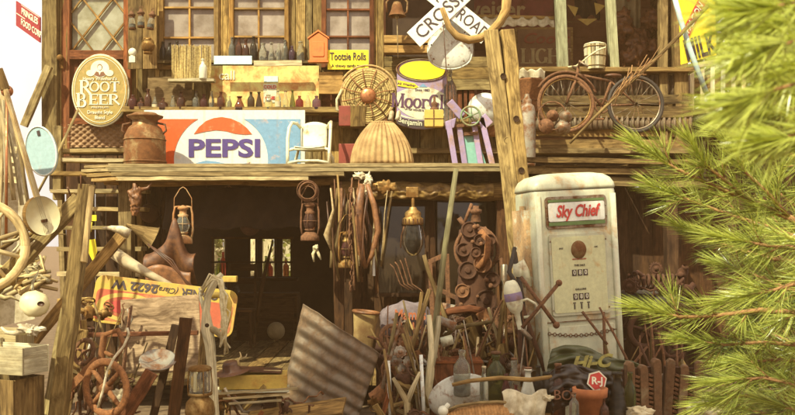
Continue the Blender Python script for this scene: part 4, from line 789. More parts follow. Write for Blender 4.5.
# ================================================================= LEFT FOREGROUND
T = Th('canvas_wagon_side', 'sun-bleached board wagon side with canvas leaning at the far left', 'wagon side', 0, 300, 6.3, rot=(0, 0, R(12))); a = T.a
m = T.m(); m.prism([a(-60, 60)[::2], a(2, 84)[::2], a(20, 140)[::2], a(32, 320)[::2], a(-60, 340)[::2]], 6, 8); T.part('canvas', m, CANVAS)
for y in (150, 160, 170, 180): m = T.m(); m.bar(a(-50, y-8, 1), a(16, y, 0), 6.5, 2.5, n=3, jit=.3); T.part('slat', m, W_CREAM)
m = T.m(); m.bar(a(-6, 330, -3), a(2, 96, -3), 8, 6, n=5, jit=.4); T.part('stake', m, W_PALE)
for i, (x0, y0, x1, y1, r) in enumerate([(14, 200, -2, 96, 2.6), (22, 205, 6, 118, 2.2), (5, 250, 3, 100, 1.6), (30, 215, 8, 96, 2)]):
    solo('bleached_pole', ['thick sun-bleached pole at far left leaning over the wagon side', 'shorter bleached pole leaning just left of the banjo neck', 'thin pale upright stick nearest the far left edge', 'slim bleached pole crossing the blue oval plaque'][i], 'pole', x0, y0, 5.7+i*.05, lambda m, a: m.tube([a(x0, y0), a((x0+x1)/2+1.5, (y0+y1)/2), a(x1, y1)], [r, r*.9, r*.7], 8), W_PALE)
solo('copper_ball_finial', 'small polished copper ball finial on a pole top at far left', 'finial', 7, 91, 5.6, lambda m, a: [m.sphere((0, 0, 0), 6, 16, 10), m.lathe([(2, -9), (2.4, -6), (1.6, -5)], n=10), m.tube([(0, 0, -8), (-1, 0, -150)], 1.5, 8)], COPPER)
T = Th('pale_blue_plaque', 'pale blue oval plaque with a thin rim hanging by the stair', 'plaque', 41, 151, 6.8, rot=(0, R(-14), R(-10))); m = T.m(); m.disc((0, 0), 26, 0, 2, 40, sx=.66); T.part('plate', m, M_met('plaque_blue', (.36, .52, .56), (.3, .2, .12), .3, .5), bev=.4); m = T.m(); m.ring((0, -.3, 0), 25, .8, sx=.66, n=44, m=6); T.part('rim', m, WHITEP); m = T.m(); m.box((2, -.6, 18), (3, .6, 5)); T.part('slot', m, INK)
# banjo
T = Th('banjo', 'old banjo with pale skin head propped upright at the left', 'banjo', 41, 216, 5.0, rot=(0, R(-12), R(38))); m = T.m()
m.lathe([(19.5, -5), (20, -4.6), (20, 5), (18, 5.4), (.1, 5.6)], rot=(R(90), 0, 0), n=40, sq=(.84, 1)); T.part('rim', m, W_WARM); m = T.m(); m.lathe([(.1, -.2), (19.4, 0), (19.6, .6)], c=(0, -6.4, 0), rot=(R(90), 0, 0), n=40, sq=(.84, 1)); T.part('skin_head', m, GOURD)
m = T.m(); m.bar((-1, -4, 19), (-8, -2, 128), 6, 3.4, n=4, taper=.8); T.part('neck', m, W_PALE, bev=.6); m = T.m(); m.bar((-8, -2, 127), (-10, 1, 148), 9, 3); T.part('headstock', m, W_WARM, bev=.5)
m = T.m(); m.bar((-3, -7.4, -5), (3, -7.4, -5), 3, 1.6); T.part('bridge', m, W_DARK)
m = T.m(); [m.tube([(x, -6.8, -17), (x, -8.4, -5), (x*.6-7, -4, 126)], .16, 4) for x in (-2, -.7, .7, 2)]; T.part('strings', m, STEEL)
# wagon wheel
def spoke_wheel(name, label, px, py, Y, r, rim, hub, ns, mt, rot, cat='wheel', sr=None, sx=1):
    T = Th(name, label, cat, px, py, Y, rot=rot); m = T.m(); m.ring((0, 0, 0), r, rim, n=48, m=8, flat=1.4); T.part('rim', m, mt); m = T.m(); m.lathe([(.1, -hub), (hub*.7, -hub), (hub, 0), (hub*.7, hub), (.1, hub)], rot=(R(90), 0, 0), n=18); T.part('hub', m, mt)
    for i in range(ns): m = T.m(); an = 2*PI*i/ns+.35; m.tube([(hub*.6*math.cos(an), 0, hub*.6*math.sin(an)), (r*math.cos(an), 0, r*math.sin(an))], [(sr or rim*.7)*1.15, (sr or rim*.7)*.85], 8); T.part('spoke', m, mt)
    return T
spoke_wheel('wagon_wheel', 'bleached wooden wagon wheel cut off by the left edge', -22, 246, 4.9, 44, 3.4, 8, 10, W_PALE, (0, 0, R(20)))
for i in range(16):
    x, y = uni(-4, 46), uni(236, 322); l_ = uni(20, 46); an = uni(-.3, 1.5)
    solo('bleached_branch', 'thin bleached branch tangled in the pile under the wagon wheel', 'branch', x, y, 5.25+uni(-.3, .3), lambda m, a: m.tube(wob([(0, 0, 0), (l_*.3*math.cos(an), uni(-4, 4), l_*.3*math.sin(an)), (l_*.65*math.cos(an+.2), uni(-4, 4), l_*.65*math.sin(an+.2)), (l_*math.cos(an), uni(-6, 6), l_*math.sin(an))], 1.2), [uni(1.5, 3), uni(1.3, 2.4), uni(1, 2), .5], 7), [W_PALE, W_GREY, W_CREAM][i % 3], group='bleached branches under the wagon wheel')
solo('bark_chunk_pile', 'heap of bleached root pieces below the wagon wheel', 'roots', 18, 285, 5.5, lambda m, a: [m.tube([a(uni(-10, 40), uni(262, 300), uni(-6, 10)), a(uni(-5, 50), uni(255, 290), uni(-6, 10)), a(uni(5, 60), uni(250, 300), uni(-6, 10))], [uni(1.5, 4), uni(2, 5), uni(1, 2)], 7) for _ in range(26)], W_PALE)
T = Th('slanting_timber', 'square weathered timber leaning up and to the right at the left', 'timber', 50, 255, 5.1); m = T.m(); a = T.a; m.bar(a(-20, 306, -8), a(76, 198, 12), 15, 11, n=10, jit=.6); T.part('beam', m, W_GREY, bev=.7)
m = T.m(); m.tube([a(72, 196, -4), a(72, 188, -12)], .9, 6); T.part('nail', m, STEEL)
T = Th('split_fence_post', 'thick split fence post with pale torn top standing left of the shed', 'post', 58, 460, 4.9); a = T.a; m = T.m(); m.bar(a(50, 480, 0), a(84, 184, 8), 16, 14, n=18, jit=.9, twist=.25, taper=.82); T.part('post', m, W_GREY, bev=.7); m = T.m(); m.bar(a(86, 262, -6), a(91, 186, 2), 5, 6, n=6, jit=.7, taper=.7); T.part('torn_splinter', m, W_PALE); m = T.m(); m.tube([a(80, 188, 2), a(80, 174, 2)], .6, 6); T.part('nail', m, RUST)
T = Th('broad_grey_plank', 'broad grey plank standing behind the cream crates', 'plank', 62, 415, 5.1); a = T.a; m = T.m(); m.bar(a(40, 470), a(66, 310, 8), 16, 4, n=8, jit=.4); T.part('plank', m, W_GREY, bev=.5)
T = Th('second_slanting_timber', 'lower dark timber crossing behind the split fence post', 'timber', 60, 300, 5.3); a = T.a; m = T.m(); m.bar(a(30, 345, 0), a(118, 236, 12), 11, 8, n=8, jit=.5); T.part('beam', m, W_OLD, bev=.5)
# crates
def crate(name, label, px, py, Y, w_, h, d, mt, rot, boards=2):
    T = Th(name, label, 'crate', px, py, Y, rot=rot); t = 1.6
    for nm, c, sz in (('front_board', (0, -d/2, h/2), (w_, t, h)), ('back_board', (0, d/2, h/2), (w_, t, h)), ('side_board', (-w_/2+t/2, 0, h/2), (t, d-t*2, h)), ('side_board', (w_/2-t/2, 0, h/2), (t, d-t*2, h)), ('base_board', (0, 0, t/2), (w_-t*2, d-t, t))):
        m = T.m(); m.box(c, sz, jit=.25); T.part(nm, m, mt, bev=.4)
    return T
crate('cream_crate', 'open weathered cream crate nearest the lower left corner', 12, 372, 4.7, 62, 27, 34, W_CREAM, (0, 0, R(-22)))
T = Th('cream_box_lid', 'sun-bleached cream box lying on the open crate', 'box', -2, 346, 4.95, rot=(0, 0, R(-18))); m = T.m(); m.box((0, 0, 9), (66, 26, 17), jit=.4); T.part('body', m, W_CREAM, bev=.6); m = T.m(); m.box((4, -16, 8), (30, 4, 5)); T.part('cleat', m, W_CREAM)
crate('small_grey_crate', 'grey crate base under the open cream crate', 6, 460, 4.75, 60, 84, 40, W_OLD, (0, 0, R(-22)))
solo('bird_faced_gourd', 'pale round gourd with a dark hole resting on the cream box', 'gourd', 35, 304, 4.9, lambda m, a: [m.sphere((0, 0, 0), 15, 24, 14, sq=(1, .8, .86), rot=(0, .3, 0), wob=.12)], GOURD)
solo('gourd_hole_plug', 'dark oval plug in the face of the pale gourd', 'plug', 41, 304, 4.82, lambda m, a: m.lathe([(.1, -1), (3.4, -.6), (3.6, 1)], rot=(R(80), 0, 0), n=16, sq=(1, .7)), LEATHD)
T = Th('sheep_skull', 'pale bleached skull fragments beside the split fence post', 'skull', 30, 330, 4.7); m = T.m(); m.sphere((0, 0, 0), 8, 14, 9, sq=(1.3, .8, .55), wob=1.0); T.part('cranium', m, BONE); m = T.m(); m.tube([(-6, -3, 0), (-14, -4, -3), (-22, -4, -2), (-28, -2, 3)], [3.4, 2.6, 2, .8], 9); T.part('jaw', m, BONE)
# light tag pieces near the stair
solo('yellow_tin_tag', 'small torn yellow tin tag hanging near the stair', 'tag', 93, 226, 6.3, lambda m, a: [m.box(a(93, 218), (7, .8, 6)), m.tube([a(92, 222), a(91, 232)], .3, 4), m.prism([a(88, 240)[::2], a(95, 239)[::2], a(97, 252)[::2], a(93, 262)[::2], a(88, 252)[::2]], 0, 1)], YELP)
solo('grey_pull_handle', 'grey metal pull handle hanging on a wire beside the stair', 'handle', 86, 238, 6.2, lambda m, a: [m.tube([a(87, 205), a(86, 232)], .35, 4), m.sphere(a(86, 239), 3.4, sq=(.8, .6, 1.8))], STEEL)
solo('bull_horn', 'pale pointed horn fixed to the shed post', 'horn', 118, 229, 7.0, lambda m, a: m.tube([a(104, 228, -6), a(112, 228, -4), a(121, 230, 0), a(129, 234, 2)], [.4, 2.4, 4.6, 5], 12), BONE)
solo('red_ox_skull', 'dusty animal skull hanging by the shed post', 'skull', 136, 196, 7.1, lambda m, a: [m.sphere((0, 0, 0), 8, 14, 10, sq=(.8, .7, 1.3), wob=.5), m.sphere((-1, 0, -12), 5.5, sq=(.8, .7, 1.5), wob=.4), m.tube([(4, 0, 6), (12, 0, 8), (16, 0, 14)], [2.4, 1.6, .4], 8)], LEATHER)
solo('horn_cone_speaker', 'pale brown cone shaped horn lying under the hanging skull', 'horn', 142, 232, 7.15, lambda m, a: m.lathe([(12, -13), (11, -12.6), (7, -2), (2.6, 12), (1.5, 17)], rot=(R(20), R(-62), 0), n=22), W_OLD)
# leather saddle
T = Th('leather_saddle', 'brown leather saddle with peaked cantle heaped inside the doorway', 'saddle', 172, 262, 6.9); a = T.a
def sad(u, v):
    x = -26+u*50; top = 2+6*math.cos((u-.45)*7)+32*math.exp(-((u-.62)/.13)**2); return (x, -14*math.sin(v*PI)+6*v, (top+14)*(1-abs(v-.25)*1.1)-24*v)
m = T.m(); m.surf(sad, 40, 14); T.part('seat_leather', m, M_flat('saddle_leather', (.17, .065, .02), (.06, .022, .01), 26, .6, .6), solid=1.4); m = T.m(); m.surf(lambda u, v: (-22+u*44, -16-3*math.sin(u*6), -6-v*24+4*math.sin(u*5)), 20, 6); T.part('skirt', m, LEATHER, solid=1.2)
T = Th('rolled_canvas_bundle', 'pale rolled hide bundle slanting over the yellow orange sign', 'bundle', 140, 262, 6.5); a = T.a; m = T.m(); m.tube([a(116, 254, 0), a(128, 262, -3), a(150, 274, -4), a(180, 290, -4), a(192, 298, -2)], [7.5, 8, 5, 3.5, 1.5], 14, flat=.8); T.part('roll', m, M_flat('hide', (.48, .40, .25), (.26, .19, .1), 6)); m = T.m(); m.lathe([(.1, 0), (5, .3), (7.6, 1)], c=a(113, 251, 0), rot=(R(70), R(-50), 0), n=16); T.part('end_cap', m, BONE)
solo('dark_strap_coil', 'dark leather reins trailing over the saddle', 'reins', 170, 276, 6.6, lambda m, a: [m.tube([a(150+q*3, 244+q*2, -8), a(172+q*2, 262-q, -14), a(188, 280+q, -10), a(202, 292+q*2, -8)], .9, 6) for q in range(3)], LEATHD)
# upside-down yellow & orange sign
T = Th('upside_down_owner_sign', 'yellow and orange enamel sign propped upside down, reading 2622 W and OWNER', 'sign', 160, 330, 6.35, rot=(R(-10), R(7), 0)); m = T.m(); m.prism(rrect(-72, 0, 72, 48, 9), 0, 1.6, tint=.5); T.part('panel', m, M_met('aged_yellow', (.46, .32, .035), (.28, .14, .04), .42, .5), bev=.4)
m = T.m(); m.prism(rrect(-69, 3, 69, 34, 5), -.3, 0, mi=0, tint=.5)
for (r0, mi, y) in (((31, 14.5), 1, -.6), ((24, 10.5), 0, -.9), ((18, 7.5), 2, -1.2)): m.prism([(-36+r0[0]*math.cos(2*PI*i/40), 18+r0[1]*math.sin(2*PI*i/40)) for i in range(40)], y, y+.3, mi=mi, tint=.5)
m.text('2622 W', 12, -32, 40.5, -.3, rot=PI, bold=.45, mi=3, xs=1.15); m.text('OWNER', 11, 34, 40.5, -.3, rot=PI, bold=.35, mi=3, xs=.9); m.text('(Clara)', 8, 1, 40.5, -.3, rot=PI, mi=3, shear=.3); T.part('printed_face', m, [M_met('faded_orange', (.40, .075, .025), (.25, .1, .04), .42, .6), YELD, REDP, INK])
# plywood board, red frame
T = Th('plywood_board', 'rough rectangular particle board standing in front of the yellow sign', 'board', 163, 345, 5.95, rot=(R(-7), R(-4), 0)); m = T.m(); m.bar((-41, 0, 10), (38, 0, 10), 36+40, 1.8, n=6, tint=.5); T.part('board', m, M_wood('chip_board', (.24, .16, .09), (.46, .33, .19), su=16, sv=38, amt=.05), bev=.3)
T = Th('red_timber_rail', 'reddish square rail lying across the particle board', 'rail', 150, 334, 5.7); m = T.m(); m.bar((-62, 0, -1), (48, 0, 1.2), 4.5, 4.5, n=8, jit=.2); T.part('rail', m, W_RED, bev=.5)
for i, (x0, y0, x1, y1, w_, Y) in enumerate([(172, 430, 186, 318, 12, 5.5), (150, 430, 176, 325, 8, 5.65), (60, 440, 84, 330, 9, 5.6), (116, 430, 152, 372, 14, 5.3), (92, 425, 84, 320, 5, 5.75), (196, 425, 204, 330, 7, 5.55)]):
    solo('scrap_plank', ['dark upright plank right of the particle board', 'thinner dark plank leaning behind the widest upright one', 'narrow old plank leaning beside the grey plank at left', 'short broad reddish plank fallen behind the rusty hand wheel', 'thin bare upright stake left of the particle board', 'slim dark plank touching the driftwood branch'][i], 'plank', x0, y0, Y, lambda m, a: m.bar(a(x0, y0), a(x1, y1), w_, 3, n=6, jit=.4), [W_DARK, W_DARK, W_OLD, W_RED, W_GREY, W_OLD][i], bev=.4)
# rusty hand wheel with stand
T = spoke_wheel('rusty_valve_wheel', 'large rust-red spoked wheel low among the planks', 106, 388, 4.9, 26, 2.8, 6, 4, RUSTO, (0, R(-25), R(-24)), sr=2.6)
T = Th('rusty_cast_bracket', 'rust-red cast iron machine bracket standing behind the spoked wheel', 'bracket', 112, 352, 5.2); a = T.a
m = T.m(); m.tube([a(100, 395), a(101, 360), a(104, 335), a(118, 330), a(124, 345), a(116, 358), a(104, 352)], [4, 3.6, 3.4, 3, 2.6, 2.4, 2.2], 10); T.part('arm', m, RUSTO); m = T.m(); m.bar(a(64, 396, -10), a(98, 360, 0), 8, 7, n=4, jit=.3); T.part('foot', m, RUSTO, bev=.6)
solo('cream_hose', 'cream rubber hose curling down across the rusty wheel', 'hose', 118, 350, 4.8, lambda m, a: m.tube([a(127, 328), a(129, 334), a(124, 346), a(114, 358), a(107, 372), a(103, 390), a(98, 408)], 1.3, 8), BONE)
solo('chipped_enamel_pan', 'dark oval enamel pan with chipped white rim among the planks', 'pan', 158, 362, 5.5, lambda m, a: m.lathe([(.1, -6), (11, -5), (17, 1), (18.5, 3), (17, 3.2), (10, -2), (.1, -3)], rot=(R(28), R(6), 0), n=28), GALV)
solo('crushed_paper_cup', 'crumpled white paper cup lying under the rusty wheel', 'cup', 118, 396, 5.15, lambda m, a: m.sphere((0, 0, 0), 7, 12, 8, sq=(1.3, .7, .9), wob=.5), PAPER)
# driftwood with rope
T = Th('driftwood_branch', 'pale knotted driftwood branch standing upright before the doorway', 'driftwood', 212, 415, 5.3); a = T.a; m = T.m()
m.tube([a(216, 440), a(214, 405), a(212, 370), a(210, 345), a(207, 328), a(206, 312), a(208, 296), a(216, 280), a(222, 274)], [5, 4.8, 4.6, 5.4, 6.4, 4, 3.6, 3.4, 2.4], 12); T.part('trunk', m, W_CREAM)
m = T.m(); m.tube([a(207, 328), a(216, 330, -4), a(224, 338, -3), a(228, 352, 0)], [4, 3.4, 2.6, 1.2], 9); m.tube([a(207, 318), a(200, 300, 5), a(199, 288, 2)], [3, 2, 1], 8); T.part('side_branch', m, W_CREAM); m = T.m(); m.sphere(a(208, 325, -5), 2.2, 10, 8); T.part('knot_hole', m, W_DARK)
solo('tangled_rope_hank', 'tangled pale rope hank hung over the driftwood branch', 'rope', 216, 305, 5.2, lambda m, a: [m.tube(wob([a(204+uni(-4, 3), 292+uni(-6, 6)), a(212+uni(-3, 3), 276+uni(-2, 3)), a(221+uni(-3, 3), 280+uni(-3, 3)), a(225+uni(-4, 4), 300+uni(-6, 10)), a(226+uni(-5, 5), 325+uni(-15, 15)), a(224+uni(-6, 6), 345+uni(-15, 12))], 1), uni(.9, 1.5), 6) for _ in range(9)], ROPEP)
solo('yellow_life_ring', 'curved yellow handle sticking out behind the driftwood branch', 'handle', 218, 300, 5.6, lambda m, a: m.tube([a(205, 297), a(216, 295), a(226, 296), a(229, 303), a(228, 318), a(224, 330)], 3.2, 10), YELD)
solo('yellow_box_end', 'short pale yellow block behind the rope hank', 'block', 228, 279, 6.3, lambda m, a: m.box((0, 0, 0), (18, 8, 6)), YELD, bev=.5)
T = Th('glass_brass_lantern', 'brass lantern with wide glass chimney standing at the bottom of the doorway', 'lantern', 200, 424, 4.9); m = T.m()
m.lathe([(.1, 0), (15, 0), (15.5, 2), (14, 8), (15, 12), (13.5, 22), (9, 27), (8.5, 30)], n=28); T.part('fuel_tank', m, BRASS); m = T.m(); m.lathe([(9.5, 30), (10.5, 33), (10, 52), (9.4, 54)], n=28); T.part('glass_chimney', m, G_CLEAR)
m = T.m(); m.lathe([(12, 29), (12.5, 30.5), (12, 31.6), (9, 31.6)], n=28); T.part('collar', m, BRASS); m = T.m(); m.lathe([(11, 53.4), (11.8, 55), (10.6, 57), (8, 58), (.1, 59)], n=28); T.part('chimney_cap', m, BRASS)
for i in range(4): m = T.m(); an = i*PI/2+.5; m.tube([(12*math.cos(an), 12*math.sin(an), 30), (12.4*math.cos(an), 12.4*math.sin(an), 42), (11*math.cos(an), 11*math.sin(an), 55)], .6, 6); T.part('guard_wire', m, BRASS)
# suitcase / yellow box with cloth strips
T = Th('yellow_book_box', 'open flat yellow box with dark contents and pale lid on a board', 'box', 252, 384, 5.9, rot=(0, 0, R(6))); m = T.m(); m.box((2, 0, 4), (66, 32, 14)); T.part('box', m, YELD, bev=.6); m = T.m(); m.bar((-26, -3, 17), (30, -3, 13), 1.5, 26, up=(0, 1, 0)); T.part('cover', m, LEATHD); m = T.m(); m.box((0, -4, -4.5), (74, 36, 1.6)); T.part('tray', m, CREAMP)
m = T.m(); m.bar((-2, -10, 14.2), (29, -10, 13.4), 2.4, 4); T.part('pale_strip', m, W_PALE)
solo('box_stand', 'old wooden stool carrying the flat yellow box', 'stool', 252, 390, 5.9, lambda m, a: [m.box((0, 0, -2), (70, 30, 3)), m.bar((-28, -8, -3), (-32, -10, -70), 5, 5), m.bar((28, -8, -3), (32, -10, -70), 5, 5), m.bar((-26, 10, -3), (-26, 12, -70), 5, 5), m.bar((26, 10, -3), (26, 12, -70), 5, 5)], W_OLD, bev=.4)
solo('dark_felt_hat', 'dark crushed felt hat lying on the yellow box', 'hat', 232, 372, 5.75, lambda m, a: [m.lathe([(18, 0), (13, 1), (9, 2), (8.5, 8), (6, 11), (.1, 10)], sq=(1, .8), n=24, rot=(.2, -.15, 0))], LEATHD)
solo('twisted_root', 'small twisted pale root standing on the yellow box', 'root', 240, 366, 5.6, lambda m, a: [m.tube(wob([(0, 0, 0), (-2, 0, 5), (2, 0, 9), (0, 0, 14)], .8), [1.6, 1.3, 1, .5], 7), m.tube([(2, 0, 7), (6, 0, 9), (7, 0, 12)], [1, .8, .4], 6)], W_PALE)
for i, y in enumerate((392, 396, 400)): solo('thin_lath', 'thin lath under the yellow box, %s of three' % ['upper', 'middle', 'lowest'][i], 'lath', 255, y, 5.55, lambda m, a: m.bar((-38+i*6, 0, -2-i), (42-i*8, 4, 3-i*2), 2.2, 2, n=4, jit=.2), W_PALE)
# ================================================================= HANGING UNDER THE SHED ROOF
def barn_lantern(label, px, py, Y, s_, frame, globe, rot=None):
    """py = base of the tank"""
    T = Th('barn_lantern', label, 'lantern', px, py, Y, rot=rot, group='hanging barn lanterns')
    m = T.m(); m.lathe([(.1, 0), (9*s_, 0), (9.6*s_, 1*s_), (9.2*s_, 5*s_), (6*s_, 8*s_), (4.6*s_, 9*s_)], n=24); m.lathe([(3*s_, 9*s_), (4.4*s_, 10*s_), (5.6*s_, 12*s_), (.1, 12.4*s_)], n=18, sm=True); T.part('fuel_tank', m, frame)
    m = T.m(); m.lathe([(4.4*s_, 12*s_), (6.6*s_, 17*s_), (6.4*s_, 22*s_), (4*s_, 28*s_)], n=20); T.part('glass_globe', m, globe)
    m = T.m(); m.lathe([(4.6*s_, 27*s_), (5.4*s_, 29*s_), (3.6*s_, 30*s_), (3.6*s_, 34*s_), (5.6*s_, 35*s_), (5*s_, 37*s_), (.1, 39*s_)], n=20); T.part('chimney_cap', m, frame)
    for q in (-1, 1): m = T.m(); m.tube([(q*8*s_, 0, 5*s_), (q*9.6*s_, 0, 14*s_), (q*9.2*s_, 0, 30*s_), (q*7.6*s_, 0, 37*s_), (q*3*s_, 0, 37.5*s_)], 1.1*s_, 8); T.part('side_tube', m, frame)
    m = T.m(); m.ring((0, 0, 20*s_), 7.4*s_, .35*s_, 'z', n=20, m=5); m.tube([(0, -7.4*s_, 12*s_), (0, -7.6*s_, 20*s_), (0, -5*s_, 28*s_)], .35*s_, 5); T.part('guard_wire', m, frame)
    m = T.m(); m.tube([(-9*s_, 0, 30*s_), (-8.4*s_, 0, 46*s_), (-3*s_, 0, 55*s_), (0, 0, 57*s_), (3*s_, 0, 55*s_), (8.4*s_, 0, 46*s_), (9*s_, 0, 30*s_)], .5*s_, 6); T.part('bail', m, frame)
    return T
TAN = M_met('tan_lantern_paint', (.48, .34, .17), (.2, .09, .03), .5, .5)
barn_lantern('tan barn lantern hanging alone under the shed roof beside the shed post', 183, 244, 7.0, 1.0, TAN, G_CLEAR, rot=(0, 0, R(10)))
barn_lantern('dark rusty barn lantern hanging at the doorway corner under a coil of wire', 310, 241, 7.05, 1.0, RUST, G_BROWN, rot=(0, 0, R(-15)))
barn_lantern('brass barn lantern with red glass tied among ropes and chains', 347, 268, 6.95, .95, BRASS, G_RED, rot=(0, 0, R(30)))
solo('wire_coil', 'coil of rusty wire with a cream tag above the dark lantern', 'wire', 308, 192, 7.0, lambda m, a: [m.ring((uni(-1, 1), uni(-2, 2), uni(-2, 2)), 9+uni(-1.5, 1.5), .6, n=24, m=5, rot=(uni(-.3, .3), 0, uni(-.4, .4))) for _ in range(7)], RUST)
solo('cream_tie_rag', 'cream knotted rag hanging below the dark lantern', 'rag', 316, 248, 6.98, lambda m, a: [m.sphere((0, 0, 0), 3, 8, 6, wob=.5), m.tube([(0, 0, 0), (-3, 0, -6), (-2, 0, -14)], [1.4, 1.8, .8], 6), m.tube([(0, 0, 0), (3, 0, -7), (5, 0, -12)], [1.4, 1.6, .8], 6)], ROPEP)
for i in range(7):
    x = [330, 336, 341, 352, 357, 369, 361][i]
    solo('hanging_strap', 'worn leather strap or rope, %s in the bunch of tack hung by the doorway' % ORD[i], 'strap', x, 190, 6.92+i*.02, lambda m, a: m.tube([(uni(-1, 1), 0, 2), (uni(-4, 4), uni(-3, 3), -20), (uni(-7, 5), uni(-3, 3), -45), (uni(-5, 5), 0, -uni(60, 95))], [.8, uni(1, 2.2), uni(1.2, 3), .8], 8), [ROPE, W_OLD, RUST, ROPE, LEATHER, LEATHD, RUST][i])
solo('harness_hames', 'pair of dark red leather covered harness hames hung from a bone hook', 'harness', 367, 200, 6.85, lambda m, a: [m.tube([a(362, 184), a(359, 205), a(357, 232), a(361, 258), a(366, 268)], [3, 5, 6.2, 4.4, 2], 10), m.tube([a(367, 184), a(374, 205), a(378, 230), a(372, 255), a(365, 268)], [2.4, 3, 3.2, 2.6, 1.5], 8)], LEATHER)
solo('bone_bracket', 'white bone shaped hook at the top of the harness', 'bone', 364, 180, 6.86, lambda m, a: [m.sphere((-4, 0, 4), 4.4, wob=.5, sq=(1.5, .7, .8)), m.sphere((4, 0, 0), 4, wob=.5, sq=(1, .7, 1.5)), m.sphere((1, 0, -10), 3.4, wob=.4, sq=(.8, .7, 1.9))], BONE)
solo('wooden_hay_hook', 'slim bare wooden single tree stick hanging beside the brass lantern', 'stick', 336, 250, 6.98, lambda m, a: m.tube([a(349, 200), a(341, 225), a(334, 250), (a(331, 268))], [1.6, 3.4, 3.8, 1.8], 10), W_OLD)
solo('rusty_chain', 'rusty link chain hanging in front of the bunch of tack', 'chain', 351, 215, 6.8, lambda m, a: [m.ring((math.sin(i*.5)*1.2, 0, -i*5.2+25), 2.6, .8, n=12, m=6, sx=.7, rot=(0, 0, (i % 2)*1.3)) for i in range(20)], RUST)
solo('white_measuring_stick', 'short white stick standing on end below the harness', 'stick', 374, 256, 6.95, lambda m, a: m.bar(a(374, 276), a(373, 240), 2.6, 2), WHITEP)
T = Th('brass_burner_lamp', 'hanging lamp with pierced golden brass gallery and dark glass before the window', 'lamp', 413, 230, 6.9); m = T.m()
m.lathe([(4, 28), (5, 25), (9, 22), (10, 20), (9.6, 16), (12.6, 14), (12.8, 7), (11.6, 6)], n=24); T.part('gallery', m, BRASS)
for i in range(16): m = T.m(); an = 2*PI*i/16; m.bar((12.9*math.cos(an), 12.9*math.sin(an), 7.5), (12.9*math.cos(an), 12.9*math.sin(an), 13.5), 1.2, .5, up=(math.cos(an), math.sin(an), 0)); T.part('slot', m, LEATHD)
m = T.m(); m.lathe([(10, 6), (11, 2), (13, -9), (12.6, -18), (9.5, -26), (5, -31), (.1, -32)], n=26); T.part('glass_bowl', m, G_DARK)
m = T.m(); m.box((-1, 0, 46), (15, 5, 13)); m.tube([(0, 0, 40), (0, 0, 27)], 2.2, 8); T.part('bracket', m, BRASS, bev=.8)
for q in (-1, 1): m = T.m(); m.tube([(q*10, 0, 8), (q*14, 0, -6), (q*15, 0, -22)], .8, 6); T.part('arm', m, RUST)
T.o.scale = (.82, .82, .82)
solo('carved_wood_patch', 'worn carved block nailed to the golden beam', 'block', 385, 187, 6.95, lambda m, a: m.sphere((0, 0, 0), 7, 12, 8, sq=(1.6, .4, .9), wob=.5), BRASS)
# ---------------------------------------------------------------- inside the doorway
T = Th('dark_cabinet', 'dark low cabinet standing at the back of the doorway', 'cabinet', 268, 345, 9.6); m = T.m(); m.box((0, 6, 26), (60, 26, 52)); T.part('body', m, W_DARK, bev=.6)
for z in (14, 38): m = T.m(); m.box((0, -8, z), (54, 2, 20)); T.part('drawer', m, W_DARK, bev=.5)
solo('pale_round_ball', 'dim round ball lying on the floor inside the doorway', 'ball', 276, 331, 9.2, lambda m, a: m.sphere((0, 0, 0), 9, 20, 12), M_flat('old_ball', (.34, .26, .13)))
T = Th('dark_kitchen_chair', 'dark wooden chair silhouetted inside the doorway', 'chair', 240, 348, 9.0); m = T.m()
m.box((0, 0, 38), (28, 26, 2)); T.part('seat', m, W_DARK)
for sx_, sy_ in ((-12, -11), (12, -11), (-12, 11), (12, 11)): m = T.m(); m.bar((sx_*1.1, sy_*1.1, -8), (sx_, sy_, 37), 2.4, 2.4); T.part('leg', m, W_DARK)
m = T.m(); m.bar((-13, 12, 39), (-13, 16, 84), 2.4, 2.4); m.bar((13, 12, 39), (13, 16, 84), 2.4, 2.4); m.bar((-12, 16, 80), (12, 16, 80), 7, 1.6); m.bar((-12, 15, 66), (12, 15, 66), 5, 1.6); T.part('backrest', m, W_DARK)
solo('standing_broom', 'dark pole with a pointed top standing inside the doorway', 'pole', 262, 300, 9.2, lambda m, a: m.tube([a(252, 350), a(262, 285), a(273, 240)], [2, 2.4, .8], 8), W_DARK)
for i, (x, y, h, c) in enumerate([(219, 276, 18, G_GREEN), (223, 276, 24, G_RED), (266, 276, 20, G_GREEN), (286, 276, 16, G_BROWN), (270, 276, 14, G_RED)]):
    bottle('window_bottle', 'beer', h, 3, c, x, y, 10.9, '%s bottle standing in the back opening, %s from the doorway side' % (['olive', 'red', 'tall green', 'brown', 'short red'][i], ORD[i]))
solo('opening_sill', 'dark sill board under the bright back openings', 'sill', 253, 279, 10.9, lambda m, a: m.box((0, 0, 0), (90, 20, 3)), W_DARK)
